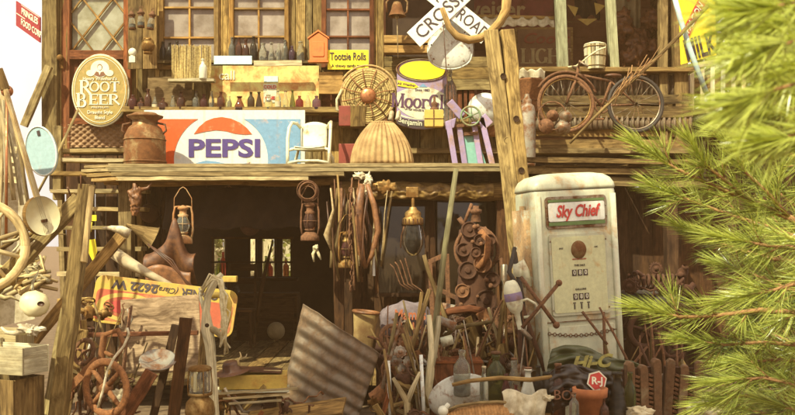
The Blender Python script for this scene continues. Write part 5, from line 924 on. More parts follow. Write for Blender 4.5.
# ---------------------------------------------------------------- corrugated sheet leaning
T = Th('leaning_corrugated_sheet', 'grey brown corrugated iron sheet leaning across the doorway step', 'metal sheet', 330, 370, 6.2)
def cs(u, v):
    # v runs down the sheet, u along the ridges
    x0, z0 = T.a2(300, 306); x1, z1 = T.a2(380, 350); x2, z2 = T.a2(352, 436); x3, z3 = T.a2(276, 415)
    X = (x0*(1-u)+x1*u)*(1-v)+(x3*(1-u)+x2*u)*v; Z = (z0*(1-u)+z1*u)*(1-v)+(z3*(1-u)+z2*u)*v
    return (X, 30-60*u-14*v+1.4*math.sin(v*2*PI*8)+.8*noise.noise(Vector((u*5, v*5, 1))), Z+.5*math.sin(u*9)+.8*noise.noise(Vector((u*7, v*2, 4))))
m = T.m(); m.surf(cs, 24, 150, tint=.5); T.part('sheet', m, CORR, solid=.6)
solo('fallen_ply_sheet', 'dark sheet of board lying low at the doorway step', 'board', 305, 410, 5.7, lambda m, a: m.bar((-60, 10, -12), (40, -10, 6), 26, 2, up=(0, -.5, 1)), W_OLD)
T = Th('old_leather_satchel', 'tan gaping leather boot top leaning behind the corrugated sheet', 'boot', 362, 352, 6.6, rot=(0, R(6), 0)); m = T.m(); m.lathe([(9, -8), (10, 4), (10.5, 20), (12.5, 36), (13.2, 40)], n=24, sq=(1, .6)); T.part('shaft', m, M_flat('tan_hide', (.42, .29, .11), (.22, .12, .04), 8)); m = T.m(); m.ring((0, 0, 40), 12.8, 1.6, 'z', n=26, m=7); T.part('rolled_rim', m, LEATHER)
for v in m.V: v.y *= .6
# ---------------------------------------------------------------- printed sack / cushion
T = Th('printed_sack', 'lavender grey sack with faded orange print lying under the dark window', 'sack', 408, 322, 6.8); m = T.m(); m.sphere((0, 0, 0), 25, 28, 16, sq=(1.1, .5, .82), wob=.25); T.part('bag', m, M_flat('sack_cloth', (.20, .16, .17), (.12, .085, .09), 16, st=.6))
m = T.m(); m.text('Mamas', 14, 2, 8, -14.6, bold=.3, xs=.8, mi=0, ext=1.6); m.text('FLOUR', 9, 2, -3, -14.6, bold=.3, mi=0, ext=1.6); T.part('lettering', m, [M_flat('faded_orange_ink', (.38, .11, .04))])
# ---------------------------------------------------------------- engine
T = Th('rusty_engine', 'tall rusty stationary engine with pulleys and gears beside the forked post', 'engine', 475, 330, 6.5); a = T.a
m = T.m(); m.tube([a(474, 335), a(473, 300), a(476, 270), a(474, 245), a(472, 228)], [18, 18, 17, 18, 13], 14); T.part('block', m, RUSTD)
def drum(name, x, y, r, w_, d, mt=RUST, parent=None, ti=0): m = T.m(); m.lathe([(.1, -w_), (r*.3, -w_), (r*.34, -w_*.6), (r*.8, -w_*.6), (r*.86, -w_), (r, -w_), (r, w_), (.1, w_)], c=a(x, y, d), rot=(R(90)+ti, 0, R(180)+ti), n=24); return T.part(name, m, mt, bev=.3)
for (x, y, r, w_, d, ti) in ((468, 230, 8, 3, -16, .1), (481, 263, 9, 3, -18, -.1), (466, 270, 9, 4, -16, .1), (478, 240, 6, 5, -17, 0), (484, 300, 11, 4, -15, .1), (461, 290, 7, 3, -16, 0), (474, 252, 5, 3, -20, 0), (490, 280, 8, 5, -13, .2), (462, 250, 7, 5, -12, .1), (488, 240, 6, 5, -12, 0), (472, 312, 10, 5, -14, 0)): drum('pulley', x, y, r, w_, d, [RUSTD, RUST][int(x) % 2], ti=ti)
m = T.m(); m.ring(a(476, 250, -8), 22, 2, n=36, m=8, sx=.95); T.part('flywheel', m, RUST)
m = T.m(); m.lathe([(.1, 12), (3, 12), (3, 9), (6, 8), (6, 5), (4, 4), (5, -4)], c=a(475, 218, -8), n=16); T.part('oiler_cap', m, RUST)
m = T.m(); m.tube([a(464, 222, -10), a(471, 204, -8)], 1.6, 8); m.tube([a(458, 218, -12), a(465, 228, -12)], 2.4, 8); m.tube([a(482, 228, -12), a(490, 240, -12), a(489, 256, -14)], 3, 8); T.part('pipe', m, RUST)
m = T.m(); m.tube([a(478, 231, -18), a(486, 240, -20), a(485, 256, -20), a(476, 268, -20)], 3.4, 9); T.part('rocker_arm', m, RUSTO)
for _ in range(16): m = T.m(); m.sphere(a(uni(460, 490), uni(222, 305), uni(-22, -14)), uni(1.4, 3), 8, 6); T.part('bolt_head', m, RUST)
m = T.m(); m.tube([a(494, 262, -8), a(499, 258, -8), a(502, 300, -6)], 2.6, 8); T.part('side_lever', m, RUST); m = T.m(); m.lathe([(3, -12), (3.4, 20), (2.6, 21)], c=a(503, 285, -10), n=12); T.part('side_cylinder', m, STEEL)
T = Th('rust_red_bracket_chair', 'rusty red angled iron frame standing left of the engine', 'frame', 440, 300, 6.6); a = T.a
for q in (((429, 262), (447, 254)), ((430, 262), (433, 330)), ((447, 254), (449, 330)), ((430, 285), (460, 300)), ((458, 300), (470, 282))): m = T.m(); m.bar(a(*q[0]), a(*q[1]), 4.5, 3, jit=.2); T.part('bar', m, RUST, bev=.4)
# ---------------------------------------------------------------- poles and forks
def pole(name, label, pts, r, Y, mt, cat='pole'):
    x0, y0 = pts[0][:2]; return solo(name, label, cat, x0, y0, Y, lambda m, a: m.tube([a(*p) for p in pts], r, 10), mt)
pole('long_straight_pole', 'long straight pale pole leaning from the eave down to the junk', [(418, 450, -14), (430, 365, -6), (445, 250, 6), (457, 168, 14)], [3.6, 3.4, 3, 2.6], 5.9, W_GREEN)
pole('grey_leaning_stick', 'brown straight stick leaning behind the long pale pole', [(384, 440), (404, 372), (430, 290, 10)], [3, 2.8, 2.4], 6.0, W_OLD, 'stick')
pole('rake_handle', 'slim grey rake handle leaning over the corrugated sheet', [(375, 425), (386, 370), (397, 313, 4)], [2, 2, 1.8], 5.85, W_GREY, 'stick')
pole('white_painted_stake', 'short white painted stake nearest the corrugated sheet', [(392, 440), (388, 361)], [2.2, 2.2], 5.6, ENAMEL, 'stake')
pole('white_thin_rod', 'thin white rod standing just left of the forked stick', [(425, 440), (421, 355)], [2, 1.9], 5.65, ENAMEL, 'rod')
T = Th('forked_stick', 'pale forked stick with two upright prongs among the poles', 'stick', 428, 420, 5.7); a = T.a; m = T.m(); m.tube([a(424, 440), a(427, 400), a(430, 375), a(432, 350), a(429, 315)], [4, 3.8, 4.4, 3.4, 2.4], 10); T.part('stem', m, W_CREAM); m = T.m(); m.tube([a(429, 378), a(434, 356), a(438, 330), a(439, 316)], [3.6, 3, 2.8, 2.2], 9); T.part('prong', m, W_CREAM)
T = Th('wishbone_branch', 'low curved wishbone of pale wood between the white stake and rod', 'branch', 408, 415, 5.55); a = T.a; m = T.m(); m.tube([a(408, 440), a(407, 402), a(400, 390), a(393, 378)], [3.6, 3.4, 2.6, 1.8], 9); T.part('stem', m, W_PALE); m = T.m(); m.tube([a(407, 404), a(412, 390), a(420, 372)], [3, 2.6, 1.4], 9); T.part('prong', m, W_PALE)
T = Th('hay_fork', 'rusty hay fork with four curved tines pointing up by the window', 'fork', 412, 300, 6.2); a = T.a
for i in range(4): m = T.m(); m.tube([a(424, 294), a(415-i*4+6, 290+0*i), a(405-i*4+7, 284), a(396-i*4+10, 262+i*2), a(393-i*5+12, 258+i*2)][1 if i else 0:], .7, 6); T.part('tine', m, RUST)
m = T.m(); m.tube([a(422, 292), a(417, 330), a(398, 420)], [1.8, 2, 2.2], 8); T.part('handle', m, W_OLD)
pole('brown_crooked_lath', 'brown lath leaning the other way behind the long pale pole', [(462, 360), (446, 320), (428, 270), (424, 255)], [2.6, 2.4, 2.2, 2], 6.3, W_OLD, 'lath')
pole('bare_handle_upright', 'bare tool handle standing up from the junk beside the pump nozzle', [(495, 375), (500, 330), (506, 282)], [2.6, 2.4, 2], 6.0, W_GREY, 'handle')
pole('dark_crow_bar', 'dark iron bar leaning against the pump lower corner', [(545, 372), (520, 300)], [2.4, 2.2], 5.75, RUSTD, 'bar')
pole('thick_rusty_pipe', 'thick dark upright pipe behind the pump nozzle', [(524, 400), (522, 315)], [5, 5], 5.85, RUSTD, 'pipe')
# ---------------------------------------------------------------- heap of junk: many single pieces
def gear(m, r, w_, n=14, hole=.3):
    pts = []
    for i in range(n*4): an = 2*PI*i/(n*4); rr = r*(1.0 if i % 4 < 2 else .86); pts.append((rr*math.cos(an), rr*math.sin(an)))
    m.prism(pts, -w_/2, w_/2, tint=.5); m.lathe([(r*hole, -w_), (r*hole*1.1, w_), (.1, w_)], rot=(R(90), 0, 0), n=14); m.ring((0, -w_*.6, 0), r*.7, r*.06, n=24, m=5)
spots = []
def free(x, y): return (x, y)
kinds = ['gear', 'pipe_elbow', 'tin_can', 'iron_strap', 'valve', 'wood_scrap', 'bolt', 'bent_pipe', 'wood_scrap', 'iron_strap']
lbl = {'gear': 'rusty toothed gear lying in the scrap heap', 'pipe_elbow': 'rusty pipe elbow lying in the scrap heap', 'tin_can': 'rusty open tin can lying in the scrap heap', 'iron_strap': 'bent rusty iron strap in the scrap heap', 'valve': 'rusty valve body with hand wheel in the scrap heap', 'wood_scrap': 'short broken wood scrap in the heap', 'bolt': 'big rusty bolt lying in the scrap heap', 'bent_pipe': 'thin bent rusty pipe in the scrap heap'}
protos = {}
def proto(kind):
    m = MB(6.0/F)
    if kind == 'gear': gear(m, 9, 4)
    elif kind == 'pipe_elbow': m.tube([(-9, 0, -6), (-2, 0, -5), (3, 0, 0), (4, 0, 9)], 3.2, 12); m.lathe([(4.4, -1), (4.4, 2)], c=(4, 0, 8), n=14); m.lathe([(4.4, -1), (4.4, 2)], c=(-9, 0, -6), rot=(0, R(90), 0), n=14)
    elif kind == 'tin_can': m.lathe([(.1, -8), (6.4, -8), (6.8, -7), (6.4, -6), (6.4, 6), (6.9, 7), (6.2, 7), (6, -7)], n=20)
    elif kind == 'iron_strap': m.tube([(-16, 0, -4), (-8, 0, 2), (4, 0, 1), (13, 0, 7), (16, 0, 3)], 1.8, 6, flat=.4)
    elif kind == 'valve': m.lathe([(3, -9), (4, -7), (3, -6), (5.5, -2), (5.5, 2), (3, 6), (1.5, 7), (1.5, 12)], n=14); m.ring((0, 0, 12), 6, .9, 'z', n=20, m=6); m.tube([(-6, 0, 12), (6, 0, 12)], .7, 6); m.tube([(-9, 0, 0), (9, 0, 0)], 3, 10)
    elif kind == 'wood_scrap': m.bar((-16, 0, 0), (15, 1, 1), 6, 3, n=4, jit=.5)
    elif kind == 'bolt': m.tube([(-9, 0, 0), (8, 0, 0)], 1.8, 10); m.lathe([(.1, 0), (4, 0), (4, 3), (.1, 3)], c=(8, 0, 0), rot=(0, R(90), 0), n=6, sm=False)
    else: m.tube([(-20, 0, -6), (-8, 0, -5), (0, 0, 2), (10, 0, 3), (18, 0, 14)], 1.3, 8)
    return m
random.seed(21)
MT = {'gear': [RUST, RUSTD], 'pipe_elbow': [RUSTD, STEEL], 'tin_can': [STEEL, RUSTO, GALV], 'iron_strap': [RUST, RUSTO], 'valve': [RUSTD, BRASS], 'wood_scrap': [W_OLD, W_GREY, W_RED], 'bolt': [RUST], 'bent_pipe': [RUST, GALV]}
def junk(x, y, Y, kind=None, s_=1.0, mt=None):
    kind = kind or random.choice(kinds); mt = mt or random.choice(MT[kind]); key = (kind, mt.name)
    loc = P(x, y, Y); rot = (uni(-.9, .9), uni(0, 6.3), uni(-.9, .9))
    if key not in protos:
        o = proto(kind).build(kind, mt, None, loc, rot); tag(o, lbl[kind], kind.replace('_', ' '), lbl[kind].split(' in the')[0].split(' lying')[0]+' pieces'); protos[key] = o
    else: o = copy_thing(protos[key], loc, rot)
    o.scale = (s_, s_, s_); return o
for _ in range(150):      # centre heap
    x = uni(384, 522); top = 318+18*abs(math.sin(x*.07))-(12 if 440 < x < 500 else 0); y = uni(top, 372); junk(x, y, 6.55-(y-300)/110+uni(-.1, .2), s_=uni(.55, 1.1))
for _ in range(60): x = uni(372, 535); y = uni(370, 425); junk(x, y, 5.85-(y-370)/160+uni(-.1, .2), s_=uni(.6, 1.2))
for _ in range(34): x = uni(62, 132); y = uni(310, 420); junk(x, y, 5.9-(y-310)/200+uni(-.1, .2), s_=uni(.5, 1.05), kind=random.choice(['wood_scrap', 'iron_strap', 'bent_pipe', 'valve', 'wood_scrap', 'pipe_elbow']))
for _ in range(26): x = uni(216, 330); y = uni(396, 425); junk(x, y, 5.7+uni(-.2, .3), s_=uni(.6, 1.1))
for _ in range(26): x = uni(620, 690); y = uni(268, 360); junk(x, y, 6.6-(y-268)/160+uni(-.1, .2), s_=uni(.7, 1.2), kind=random.choice(['gear', 'pipe_elbow', 'valve', 'iron_strap', 'bent_pipe']), mt=RUSTD)
for _ in range(44): x = uni(530, 700); y = uni(372, 425); junk(x, y, 5.9+uni(-.2, .3), s_=uni(.6, 1.1))
# supporting boxes beneath the heap
def trunk_box(name, label, x0, y0, x1, y1, Y, d, mt, cat='box'):
    T = Th(name, label, cat, (x0+x1)/2, y1, Y); h = y1-y0; w_ = x1-x0; m = T.m(); m.box((0, d/2, h/2), (w_, d, h)); T.part('body', m, mt, bev=.6)
    m = T.m(); m.box((0, d/2, h-.5), (w_+2.5, d+2.5, 2.4)); T.part('rim', m, mt, bev=.4); return T
trunk_box('red_wooden_chest', 'dull red wooden chest holding up the middle of the scrap heap', 430, 362, 482, 450, 5.75, 60, W_RED, 'chest')
trunk_box('dark_storage_bin', 'dark iron bin under the scrap beside the printed sack', 376, 350, 430, 440, 6.2, 60, RUSTD, 'bin')
trunk_box('old_plank_bench_box', 'old plank box under the bottles and baskets', 484, 392, 560, 460, 5.55, 66, W_OLD)
trunk_box('low_scrap_bin', 'low dark bin between the engine and the pump', 484, 345, 530, 440, 6.25, 60, RUSTD, 'bin')
# gear cluster of pale metal, white can heads
for i, (x, y) in enumerate([(400, 352), (409, 362), (403, 370), (396, 361)]): solo('pale_sprocket', 'pale metal sprocket, %s of four beside the rake handle' % ['topmost', 'outermost right', 'lowest', 'leftmost'][i], 'sprocket', x, y, 5.7+i*.02, lambda m, a: gear(m, 6.5, 3, 9), GALV, rot=(uni(-.4, .4), 0, uni(-.5, .5)), group='pale sprockets')
# curved grey water pipes at heap
solo('curved_conduit', 'pale bent metal conduit arching over the scrap heap', 'pipe', 462, 330, 5.9, lambda m, a: m.tube([a(445, 336), a(455, 328), a(470, 325), a(492, 322)], [2.2, 2.2, 2, 1.8], 8), W_GREY)
solo('torch_lamp_tube', 'short pale metal flashlight tube pointing right in the heap', 'flashlight', 448, 323, 5.85, lambda m, a: m.tube([(-10, 0, 4), (6, -4, -3), (7, -4, -3.4)], [4, 4.8, 5.4], 14), GALV)
solo('white_label_tin', 'small pale tin with square label in the heap', 'tin', 447, 341, 5.8, lambda m, a: m.lathe([(.1, -6), (5, -6), (5, 6), (.1, 6)], n=18, rot=(.2, R(75), .3)), CREAMP)
solo('red_bench_rail', 'reddish curved wooden rail behind the heap under the engine', 'rail', 452, 312, 6.35, lambda m, a: m.tube([a(436, 316), a(452, 311), a(470, 309), a(486, 312)], 4, 10), W_RED)

# thin leaning sticks, rods and tools among the heap
def thin(x, y, Y, l_, an, r, mt, nm, lb, grp):
    o = solo(nm, lb, nm.split('_')[-1], x, y, Y, lambda m, a: m.tube(wob([(0, 0, 0), (l_*.33*math.sin(an), uni(0, 4), l_*.33*math.cos(an)), (l_*.66*math.sin(an)+uni(-1, 1), uni(0, 8), l_*.66*math.cos(an)), (l_*math.sin(an), uni(0, 12), l_*math.cos(an))], .5), [r, r, r*.9, r*.75], 7), mt, group=grp)
random.seed(33)
for i in range(74): x = uni(380, 532); thin(x, uni(385, 430), 5.65+uni(-.1, .7), uni(50, 105), uni(-.45, .45), uni(.7, 2), random.choice([W_OLD, W_GREY, W_PALE, RUST, STEEL, W_OLD]), 'thin_stick', 'thin stick or rod leaning in the middle scrap heap', 'sticks leaning in the middle scrap heap')
for i in range(16): x = uni(62, 130); thin(x, uni(385, 430), 5.3+uni(-.1, .5), uni(50, 100), uni(-.5, .5), uni(.7, 1.8), random.choice([W_OLD, W_GREY, RUST]), 'thin_stick', 'thin stick leaning behind the rusty spoked wheel', 'sticks leaning behind the spoked wheel')
for i in range(26): x = uni(596, 700); thin(x, uni(385, 430), 5.6+uni(-.1, .5), uni(40, 90), uni(-.6, .6), uni(.7, 2), random.choice([W_OLD, RUSTD, RUST]), 'thin_rod', 'thin dark rod leaning beside the iron track plates', 'rods leaning by the iron plates')
for i in range(22): x = uni(332, 384); thin(x, uni(250, 300), 6.8+uni(-.1, .3), uni(40, 90), uni(-.15, .15), uni(.5, 1.5), random.choice([W_OLD, ROPE, RUST, LEATHD, W_DARK]), 'hanging_strap', 'thin cord or strap hanging in the tack bunch at the doorway', 'cords hanging at the doorway')
def wheelpart(x, y, Y, r, mt, lb): spoke_wheel('small_rusty_pulley', lb, x, y, Y, r, r*.14, r*.22, 5, mt, (uni(-.5, .5), 0, uni(-.6, .6)), 'pulley')
for x, y, Y, r, l_ in ((392, 338, 6.1, 12, 'small spoked pulley leaning against the printed sack'), (510, 318, 6.2, 14, 'spoked pulley between the engine and the pump'), (432, 352, 6.0, 9, 'smallest spoked pulley, resting on the red chest'), (645, 330, 6.2, 17, 'dark spoked pulley below the coil spring'), (672, 345, 6.0, 12, 'dark spoked pulley just above the iron track plates'), (84, 352, 5.3, 12, 'small spoked pulley behind the large rusty wheel')): wheelpart(x, y, Y, r, RUST if x < 600 else RUSTD, l_)

# dim clutter hanging and standing inside the doorway
random.seed(9)
names = [('frying_pan', 'dim iron frying pan'), ('tin_pail', 'dim tin pail'), ('horse_collar', 'dim leather horse collar'), ('cooking_pot', 'dim cooking pot')]
places = [(150, 'just inside the left doorway post'), (166, 'above the leather saddle'), (204, 'right of the tan lantern'), (226, 'left of the back openings'), (250, 'over the middle of the doorway'), (272, 'above the dark cabinet'), (292, 'left of the dark rusty lantern'), (326, 'at the right inner doorway post')]
for i, (x, pl) in enumerate(places):
    nm, lb = names[i % 4]; y = 205+uni(-4, 22); Y = 7.9+uni(-.3, .8)
    T = Th(nm, lb+' hanging on a wire '+pl, nm.split('_')[-1], x, y, Y, rot=(0, uni(-.2, .2), uni(-.6, .6))); m = T.m()
    if i % 4 == 0: m.lathe([(.1, 1), (8, 1), (10, -2), (9.4, -2.2), (7.6, 0), (.1, 0)], rot=(R(90), 0, 0), n=24); T.part('pan', m, RUSTD); m = T.m(); m.bar((0, 0, 9), (0, 0, 24), 2, 1); T.part('handle', m, RUSTD)
    elif i % 4 == 1: m.lathe([(.1, -9), (6, -9), (8, 7), (8.5, 8), (7.6, 7), (5.6, -8)], n=22); T.part('pail', m, GALV); m = T.m(); m.tube([(-8, 0, 7), (-6, 0, 16), (0, 0, 20), (6, 0, 16), (8, 0, 7)], .5, 6); T.part('bail', m, RUST)
    elif i % 4 == 2: m.ring((0, 0, 0), 11, 2.6, n=28, m=9, sx=.66); T.part('collar', m, LEATHER)
    else: m.lathe([(.1, -8), (7, -7), (9, 0), (8, 6), (8.6, 7), (7.4, 6.6)], n=24); T.part('pot', m, RUSTD); m = T.m(); m.tube([(-8, 0, 6), (-5, 0, 15), (0, 0, 18), (5, 0, 15), (8, 0, 6)], .5, 6); T.part('bail', m, RUST)
    m = T.m(); m.tube([(0, 0, 14), (0, 0, 46)], .4, 5); T.part('wire', m, RUST)
T = Th('inner_shelf', 'rough plank shelf against the back wall left of the openings', 'shelf', 232, 300, 10.6); m = T.m(); m.box((-20, -4, 0), (70, 22, 2.4)); T.part('shelf_board', m, W_OLD); m = T.m(); m.box((-20, 0, -38), (66, 16, 2.4)); T.part('lower_board', m, W_OLD)
for q in (-54, 14): m = T.m(); m.box((q, -4, -20), (3, 20, 44)); T.part('upright', m, W_OLD)
for i, x in enumerate((188, 196, 205, 214, 224, 236)): bottle('dusty_shelf_jar', ['jug', 'squat', 'milk'][i % 3], uni(10, 17), uni(3, 4.4), [G_BROWN, G_MILK, G_CLEAR][i % 3], x, 298.6, 10.55, 'dusty jar on the inner plank shelf, %s from the saddle side' % ORD[i], 'jars on the inner shelf')
# ================================================================= PETROL PUMP
T = Th('petrol_pump', 'old cream petrol pump with rounded top and SKY CHIEF panel', 'petrol pump', 577, 440, 6.0, rot=(0, R(-3.2), R(9))); k = T.k; T.o.scale = (.88, .88, 1)
def rr3(w_, d, z, r, n=6):
    pts = []
    for (cx, cy, a0) in ((w_/2-r, d/2-r, 0), (-w_/2+r, d/2-r, 90), (-w_/2+r, -d/2+r, 180), (w_/2-r, -d/2+r, 270)):
        for i in range(n+1): an = R(a0+90*i/n); pts.append((cx+r*math.cos(an), cy+r*math.sin(an), z))
    return pts
def loft(mb, secs, tint=.5, sm=True):
    n = len(secs[0]); vs = [p for s_ in secs for p in s_]; fs = [(i*n+j, i*n+(j+1) % n, (i+1)*n+(j+1) % n, (i+1)*n+j) for i in range(len(secs)-1) for j in range(n)]
    fs += [tuple(range(n-1, -1, -1)), tuple(range((len(secs)-1)*n, len(secs)*n))]; mb.add(vs, fs, None, tint, 0, sm)
m = T.m(); loft(m, [rr3(98, 70, 4, 9), rr3(98, 70, 246, 9), rr3(97, 69, 249, 9)]); b_ = T.part('body', m, PUMPP, bev=.2)
m = T.m(); loft(m, [rr3(99, 71, 249.6, 10), rr3(99.5, 71.5, 252, 11), rr3(99, 71, 255, 12), rr3(94, 66, 260, 14), rr3(82, 56, 264, 14), rr3(60, 40, 266, 12), rr3(30, 20, 266.6, 6)]); T.part('domed_top', m, PUMPP)
m = T.m(); loft(m, [rr3(104, 76, 0, 6), rr3(104, 76, 5, 6), rr3(100, 72, 8, 8)]); T.part('base_skirt', m, PUMPP)
for s_ in (-1, 1):
    m = T.m(); loft(m, [rr3(7, 5, 6, 2.2), rr3(7, 5, 244, 2.2)]); 
    for v in m.V: v.x += s_*43*k; v.y -= 35.5*k
    T.part('corner_moulding', m, PUMPP)
m = T.m(); m.prism(rrect(-35, 212, 35, 243, 4), -37.2, -34.5); T.part('sign_bezel', m, STEEL, bev=.3)
m = T.m(); m.prism(rrect(-32, 219, 32, 237, 2), -38.2, -37.2, mi=0, tint=.5); m.prism([(-32, 215), (32, 215), (32, 218.4), (-32, 218.4)], -38.2, -37.2, mi=1, tint=.5); m.prism([(-32, 237.6), (32, 237.6), (32, 240), (-32, 240)], -38.2, -37.2, mi=1, tint=.5)
m.text('Sky Chief', 16, 0, 228, -38.8, xs=.78, bold=.42, shear=.28, mi=2); T.part('glass_sign', m, [WHITEP, INKG, INKR])
m = T.m(); m.prism(rrect(-33, 128, 33, 207, 3), -37.4, -34.5); T.part('dial_frame', m, PUMPP, bev=.5)
m = T.m(); m.prism(rrect(-30.5, 131, 30.5, 204, 2), -38, -37.4, tint=.5)
df = T.part('dial_face', m, PUMPF)
for sx_ in (-1, 1):
    for zz in (134, 200, 223, 233): m = T.m(); m.sphere((sx_*(31.8 if zz < 210 else 33.6), -37.8, zz), .8, 8, 6); T.part('screw', m, STEEL)
for i in range(7): m = T.m(); m.box((0, -36.4, 40+i*6), (34, 1.6, 1.6)); T.part('louvre', m, PUMPP)
m = T.m(); m.box((0, -36.2, 122.5), (88, .8, .9)); T.part('seam', m, STEEL)
m = T.m(); m.lathe([(.1, 2), (8, 1.6), (9, -.6)], c=(0, -38.2, 191), rot=(R(90), 0, 0), n=26); T.part('round_window', m, BRONZE, df); 
for v in m.V: pass
for zc, tx in ((169, 'THIS SALE'), (146, 'GALLONS')):
    m = T.m(); m.text(tx, 2.8, 0, zc+7, -38.4, mi=0)
    for i in (-1, 0, 1): m.box((i*6.4, -38.2, zc), (5, .8, 6), mi=0, tint=.5); m.text('080'[i+1], 6, i*6.4, zc, -38.9, mi=1, bold=.1)
    T.part('counter', m, [INK, INKW, INKR], df)
for i in (-1, 0, 1): m = T.m(); m.box((i*8, -38.2, 136.5), (1.2, .8, 5), tint=.5); m.box((i*8, -38.2, 140), (3, .8, 1), tint=.5); T.part('price_slot', m, INK, df)
for tx, sz, xx, zz, mm in (('PRICE PER GALLON', 1.8, 0, 182, INKR), ('SALE', 2.2, -20, 193, INK), ('GAL', 2.2, 20, 193, INK)): m = T.m(); m.text(tx, sz, xx, zz, -38.4); T.part('caption', m, mm, df)
m = T.m(); m.prism(rrect(-38, 20, 38, 118, 3), -36.2, -34.8); T.part('lower_door', m, PUMPP, bev=.5)
m = T.m(); m.lathe([(.1, 2), (3, 1.6), (3.6, -1)], c=(30, -37, 70), rot=(R(90), 0, 0), n=16); T.part('door_lock', m, STEEL)
m = T.m()
for i in range(26): m.ring((-38+i*3, -37.6, 112-3.5*math.sin(PI*i/25)), 1.6, .45, n=10, m=5, rot=(i % 2*1.4, 0, 0))
T.part('chain', m, RUST)
# flaking conduit on the left side, nozzle holder
m = T.m(); m.tube([(-52, -8, 20), (-53, -8, 120), (-52, -8, 236)], [3.4, 3.8, 3.4], 10); T.part('side_conduit', m, PUMPP); m = T.m(); loft(m, [rr3(10, 46, 60, 3), rr3(10, 46, 232, 3)]); 
for v in m.V: v.x -= 51*k
T.part('side_casing', m, M_met('flaking_pump_paint', (.52, .52, .38), (.24, .15, .07), .55, .6, sc=12))
m = T.m(); m.tube([(-55, -22, 158), (-58, -24, 172), (-62, -25, 180), (-66, -25, 178), (-67, -25, 168)], [5, 5.4, 5.6, 5.6, 5], 12); T.part('nozzle_hook', m, CREAMP)
T = Th('pump_hose', 'black rubber hose drooping from the pump side down to the nozzle', 'hose', 512, 300, 5.7); a = T.a; m = T.m(); m.tube([a(516, 248, 10), a(512, 262, 2), a(509, 272), a(514, 280), a(516, 288)], 2.2, 10); m2 = T.part('hose', m, RUBBER); m = T.m(); m.tube([a(516, 252, 14), a(524, 300, 12), (a(528, 380, 12))], 2.6, 10); T.part('lower_hose', m, RUBBER)
T = Th('pump_nozzle', 'worn white and blue petrol nozzle hanging with its spout down', 'nozzle', 514, 300, 5.6, rot=(0, R(-12), 0)); m = T.m(); m.lathe([(3, 20), (5, 19), (7, 16), (8.6, 10), (8.6, 7)], n=20); T.part('collar', m, CREAMP); m = T.m(); m.lathe([(8.8, 7.4), (9, 6), (9, 0), (8.6, -.6)], n=20); T.part('band', m, PURP); m = T.m(); m.lathe([(8.6, -.6), (8, -6), (6, -11), (3, -14), (2.6, -24), (2.4, -30)], n=20); T.part('body', m, CREAMP)
m = T.m(); m.tube([(4, 0, -3), (13, 0, -2), (20, 0, -8), (22, 0, -16), (16, 0, -20), (6, 0, -19)], 1.4, 9); T.part('trigger_guard', m, CREAMP); m = T.m(); m.tube([(0, 0, -28), (5, 0, -36), (8, 0, -42)], [2.4, 2.4, 2.6], 10); T.part('spout', m, STEEL)
T = Th('crossed_iron_rods', 'long rusty lug wrench of two crossed bars leaning on the pump', 'wrench', 540, 304, 5.5); a = T.a; m = T.m(); m.tube([a(522, 328), a(559, 283)], 2, 8); m.sphere(a(559, 283), 3.4, 10, 8); T.part('bar', m, RUST); m = T.m(); m.tube([a(521, 277, 3), a(556, 325, -2)], 2, 8); m.sphere(a(556, 325, -2), 3.6, 10, 8); T.part('bar', m, RUST)
solo('thin_dark_rod', 'thin dark rod leaning on the front of the pump near its foot', 'rod', 590, 330, 5.62, lambda m, a: m.tube([a(583, 312, 4), (a(606, 344, -6))], 1.4, 8), RUST)
# ================================================================= BOTTOM RIGHT
T = Th('green_printed_sack', 'dark green sack with cream letters lying against the pump foot', 'sack', 594, 368, 5.4, rot=(R(-14), R(6), R(-6)))
def crump(w_, h, amp, f):
    return lambda u, v: ((u-.5)*w_*(1-.12*abs(v-.5)), -6*math.sin(PI*v)*math.sin(PI*u)+amp*noise.noise(Vector((u*f, v*f, 3))), (v-.5)*h+3*math.sin(u*7)-10*(u-.4)**2*3)
m = T.m(); m.surf(crump(92, 36, 9, 6), 60, 30, tint=.5); T.part('cloth', m, M_flat('green_oilcloth', (.08, .085, .03), (.045, .05, .018), 6, .45), solid=1.4)
m = T.m(); m.text('Hi-C', 17, -6, 3, -13, shear=.4, bold=.7, xs=1.1, ext=3, rot=.2); T.part('lettering', m, M_flat('dull_yellow_print', (.34, .30, .07), (.2, .16, .05), 30))
T = Th('black_feed_bag', 'black bag with red hexagon badge and the letters BOOK below the green sack', 'bag', 586, 386, 5.0, rot=(R(-10), R(-3), R(4))); m = T.m(); m.surf(crump(76, 40, 7, 7), 50, 30, tint=.5); T.part('cloth', m, M_flat('black_plastic', (.03, .018, .01), rough=.35), solid=1.4)
m = T.m(); hexa = [(9+10.5*math.cos(PI*i/3+.2), 4+10.5*math.sin(PI*i/3+.2)) for i in range(6)]; m.prism(hexa, -9.2, -8.2, mi=0, tint=.5); m.prism([(9+(x-9)*.85, 4+(z-4)*.85) for x, z in hexa], -9.6, -9.1, mi=1, tint=.5); m.text('R-J', 10, 9, 4, -10, mi=2, bold=.3, rot=-.1); T.part('badge', m, [INKW, INKR, INKW]); m = T.m(); m.text('BOOK', 14, -16, -9, -8, bold=-.05, xs=1, rot=-.1, ext=1.2); T.part('lettering', m, INKB)
T = Th('terracotta_pot', 'orange terracotta flower pot with soil at the lower right', 'flower pot', 590, 424, 4.9); m = T.m(); m.lathe([(.1, 0), (11, 0), (14.8, 27), (17, 27.5), (17.6, 36), (16, 36.4), (15, 30), (14, 28)], n=32); T.part('pot', m, TERRA); m = T.m(); m.lathe([(.1, 30), (14.6, 30)], n=24); T.part('soil', m, DIRT); m = T.m(); m.sphere((-2, -3, 31), 2, 8, 6); m.sphere((5, 1, 31), 1.6, 8, 6); T.part('pebble', m, BONE)
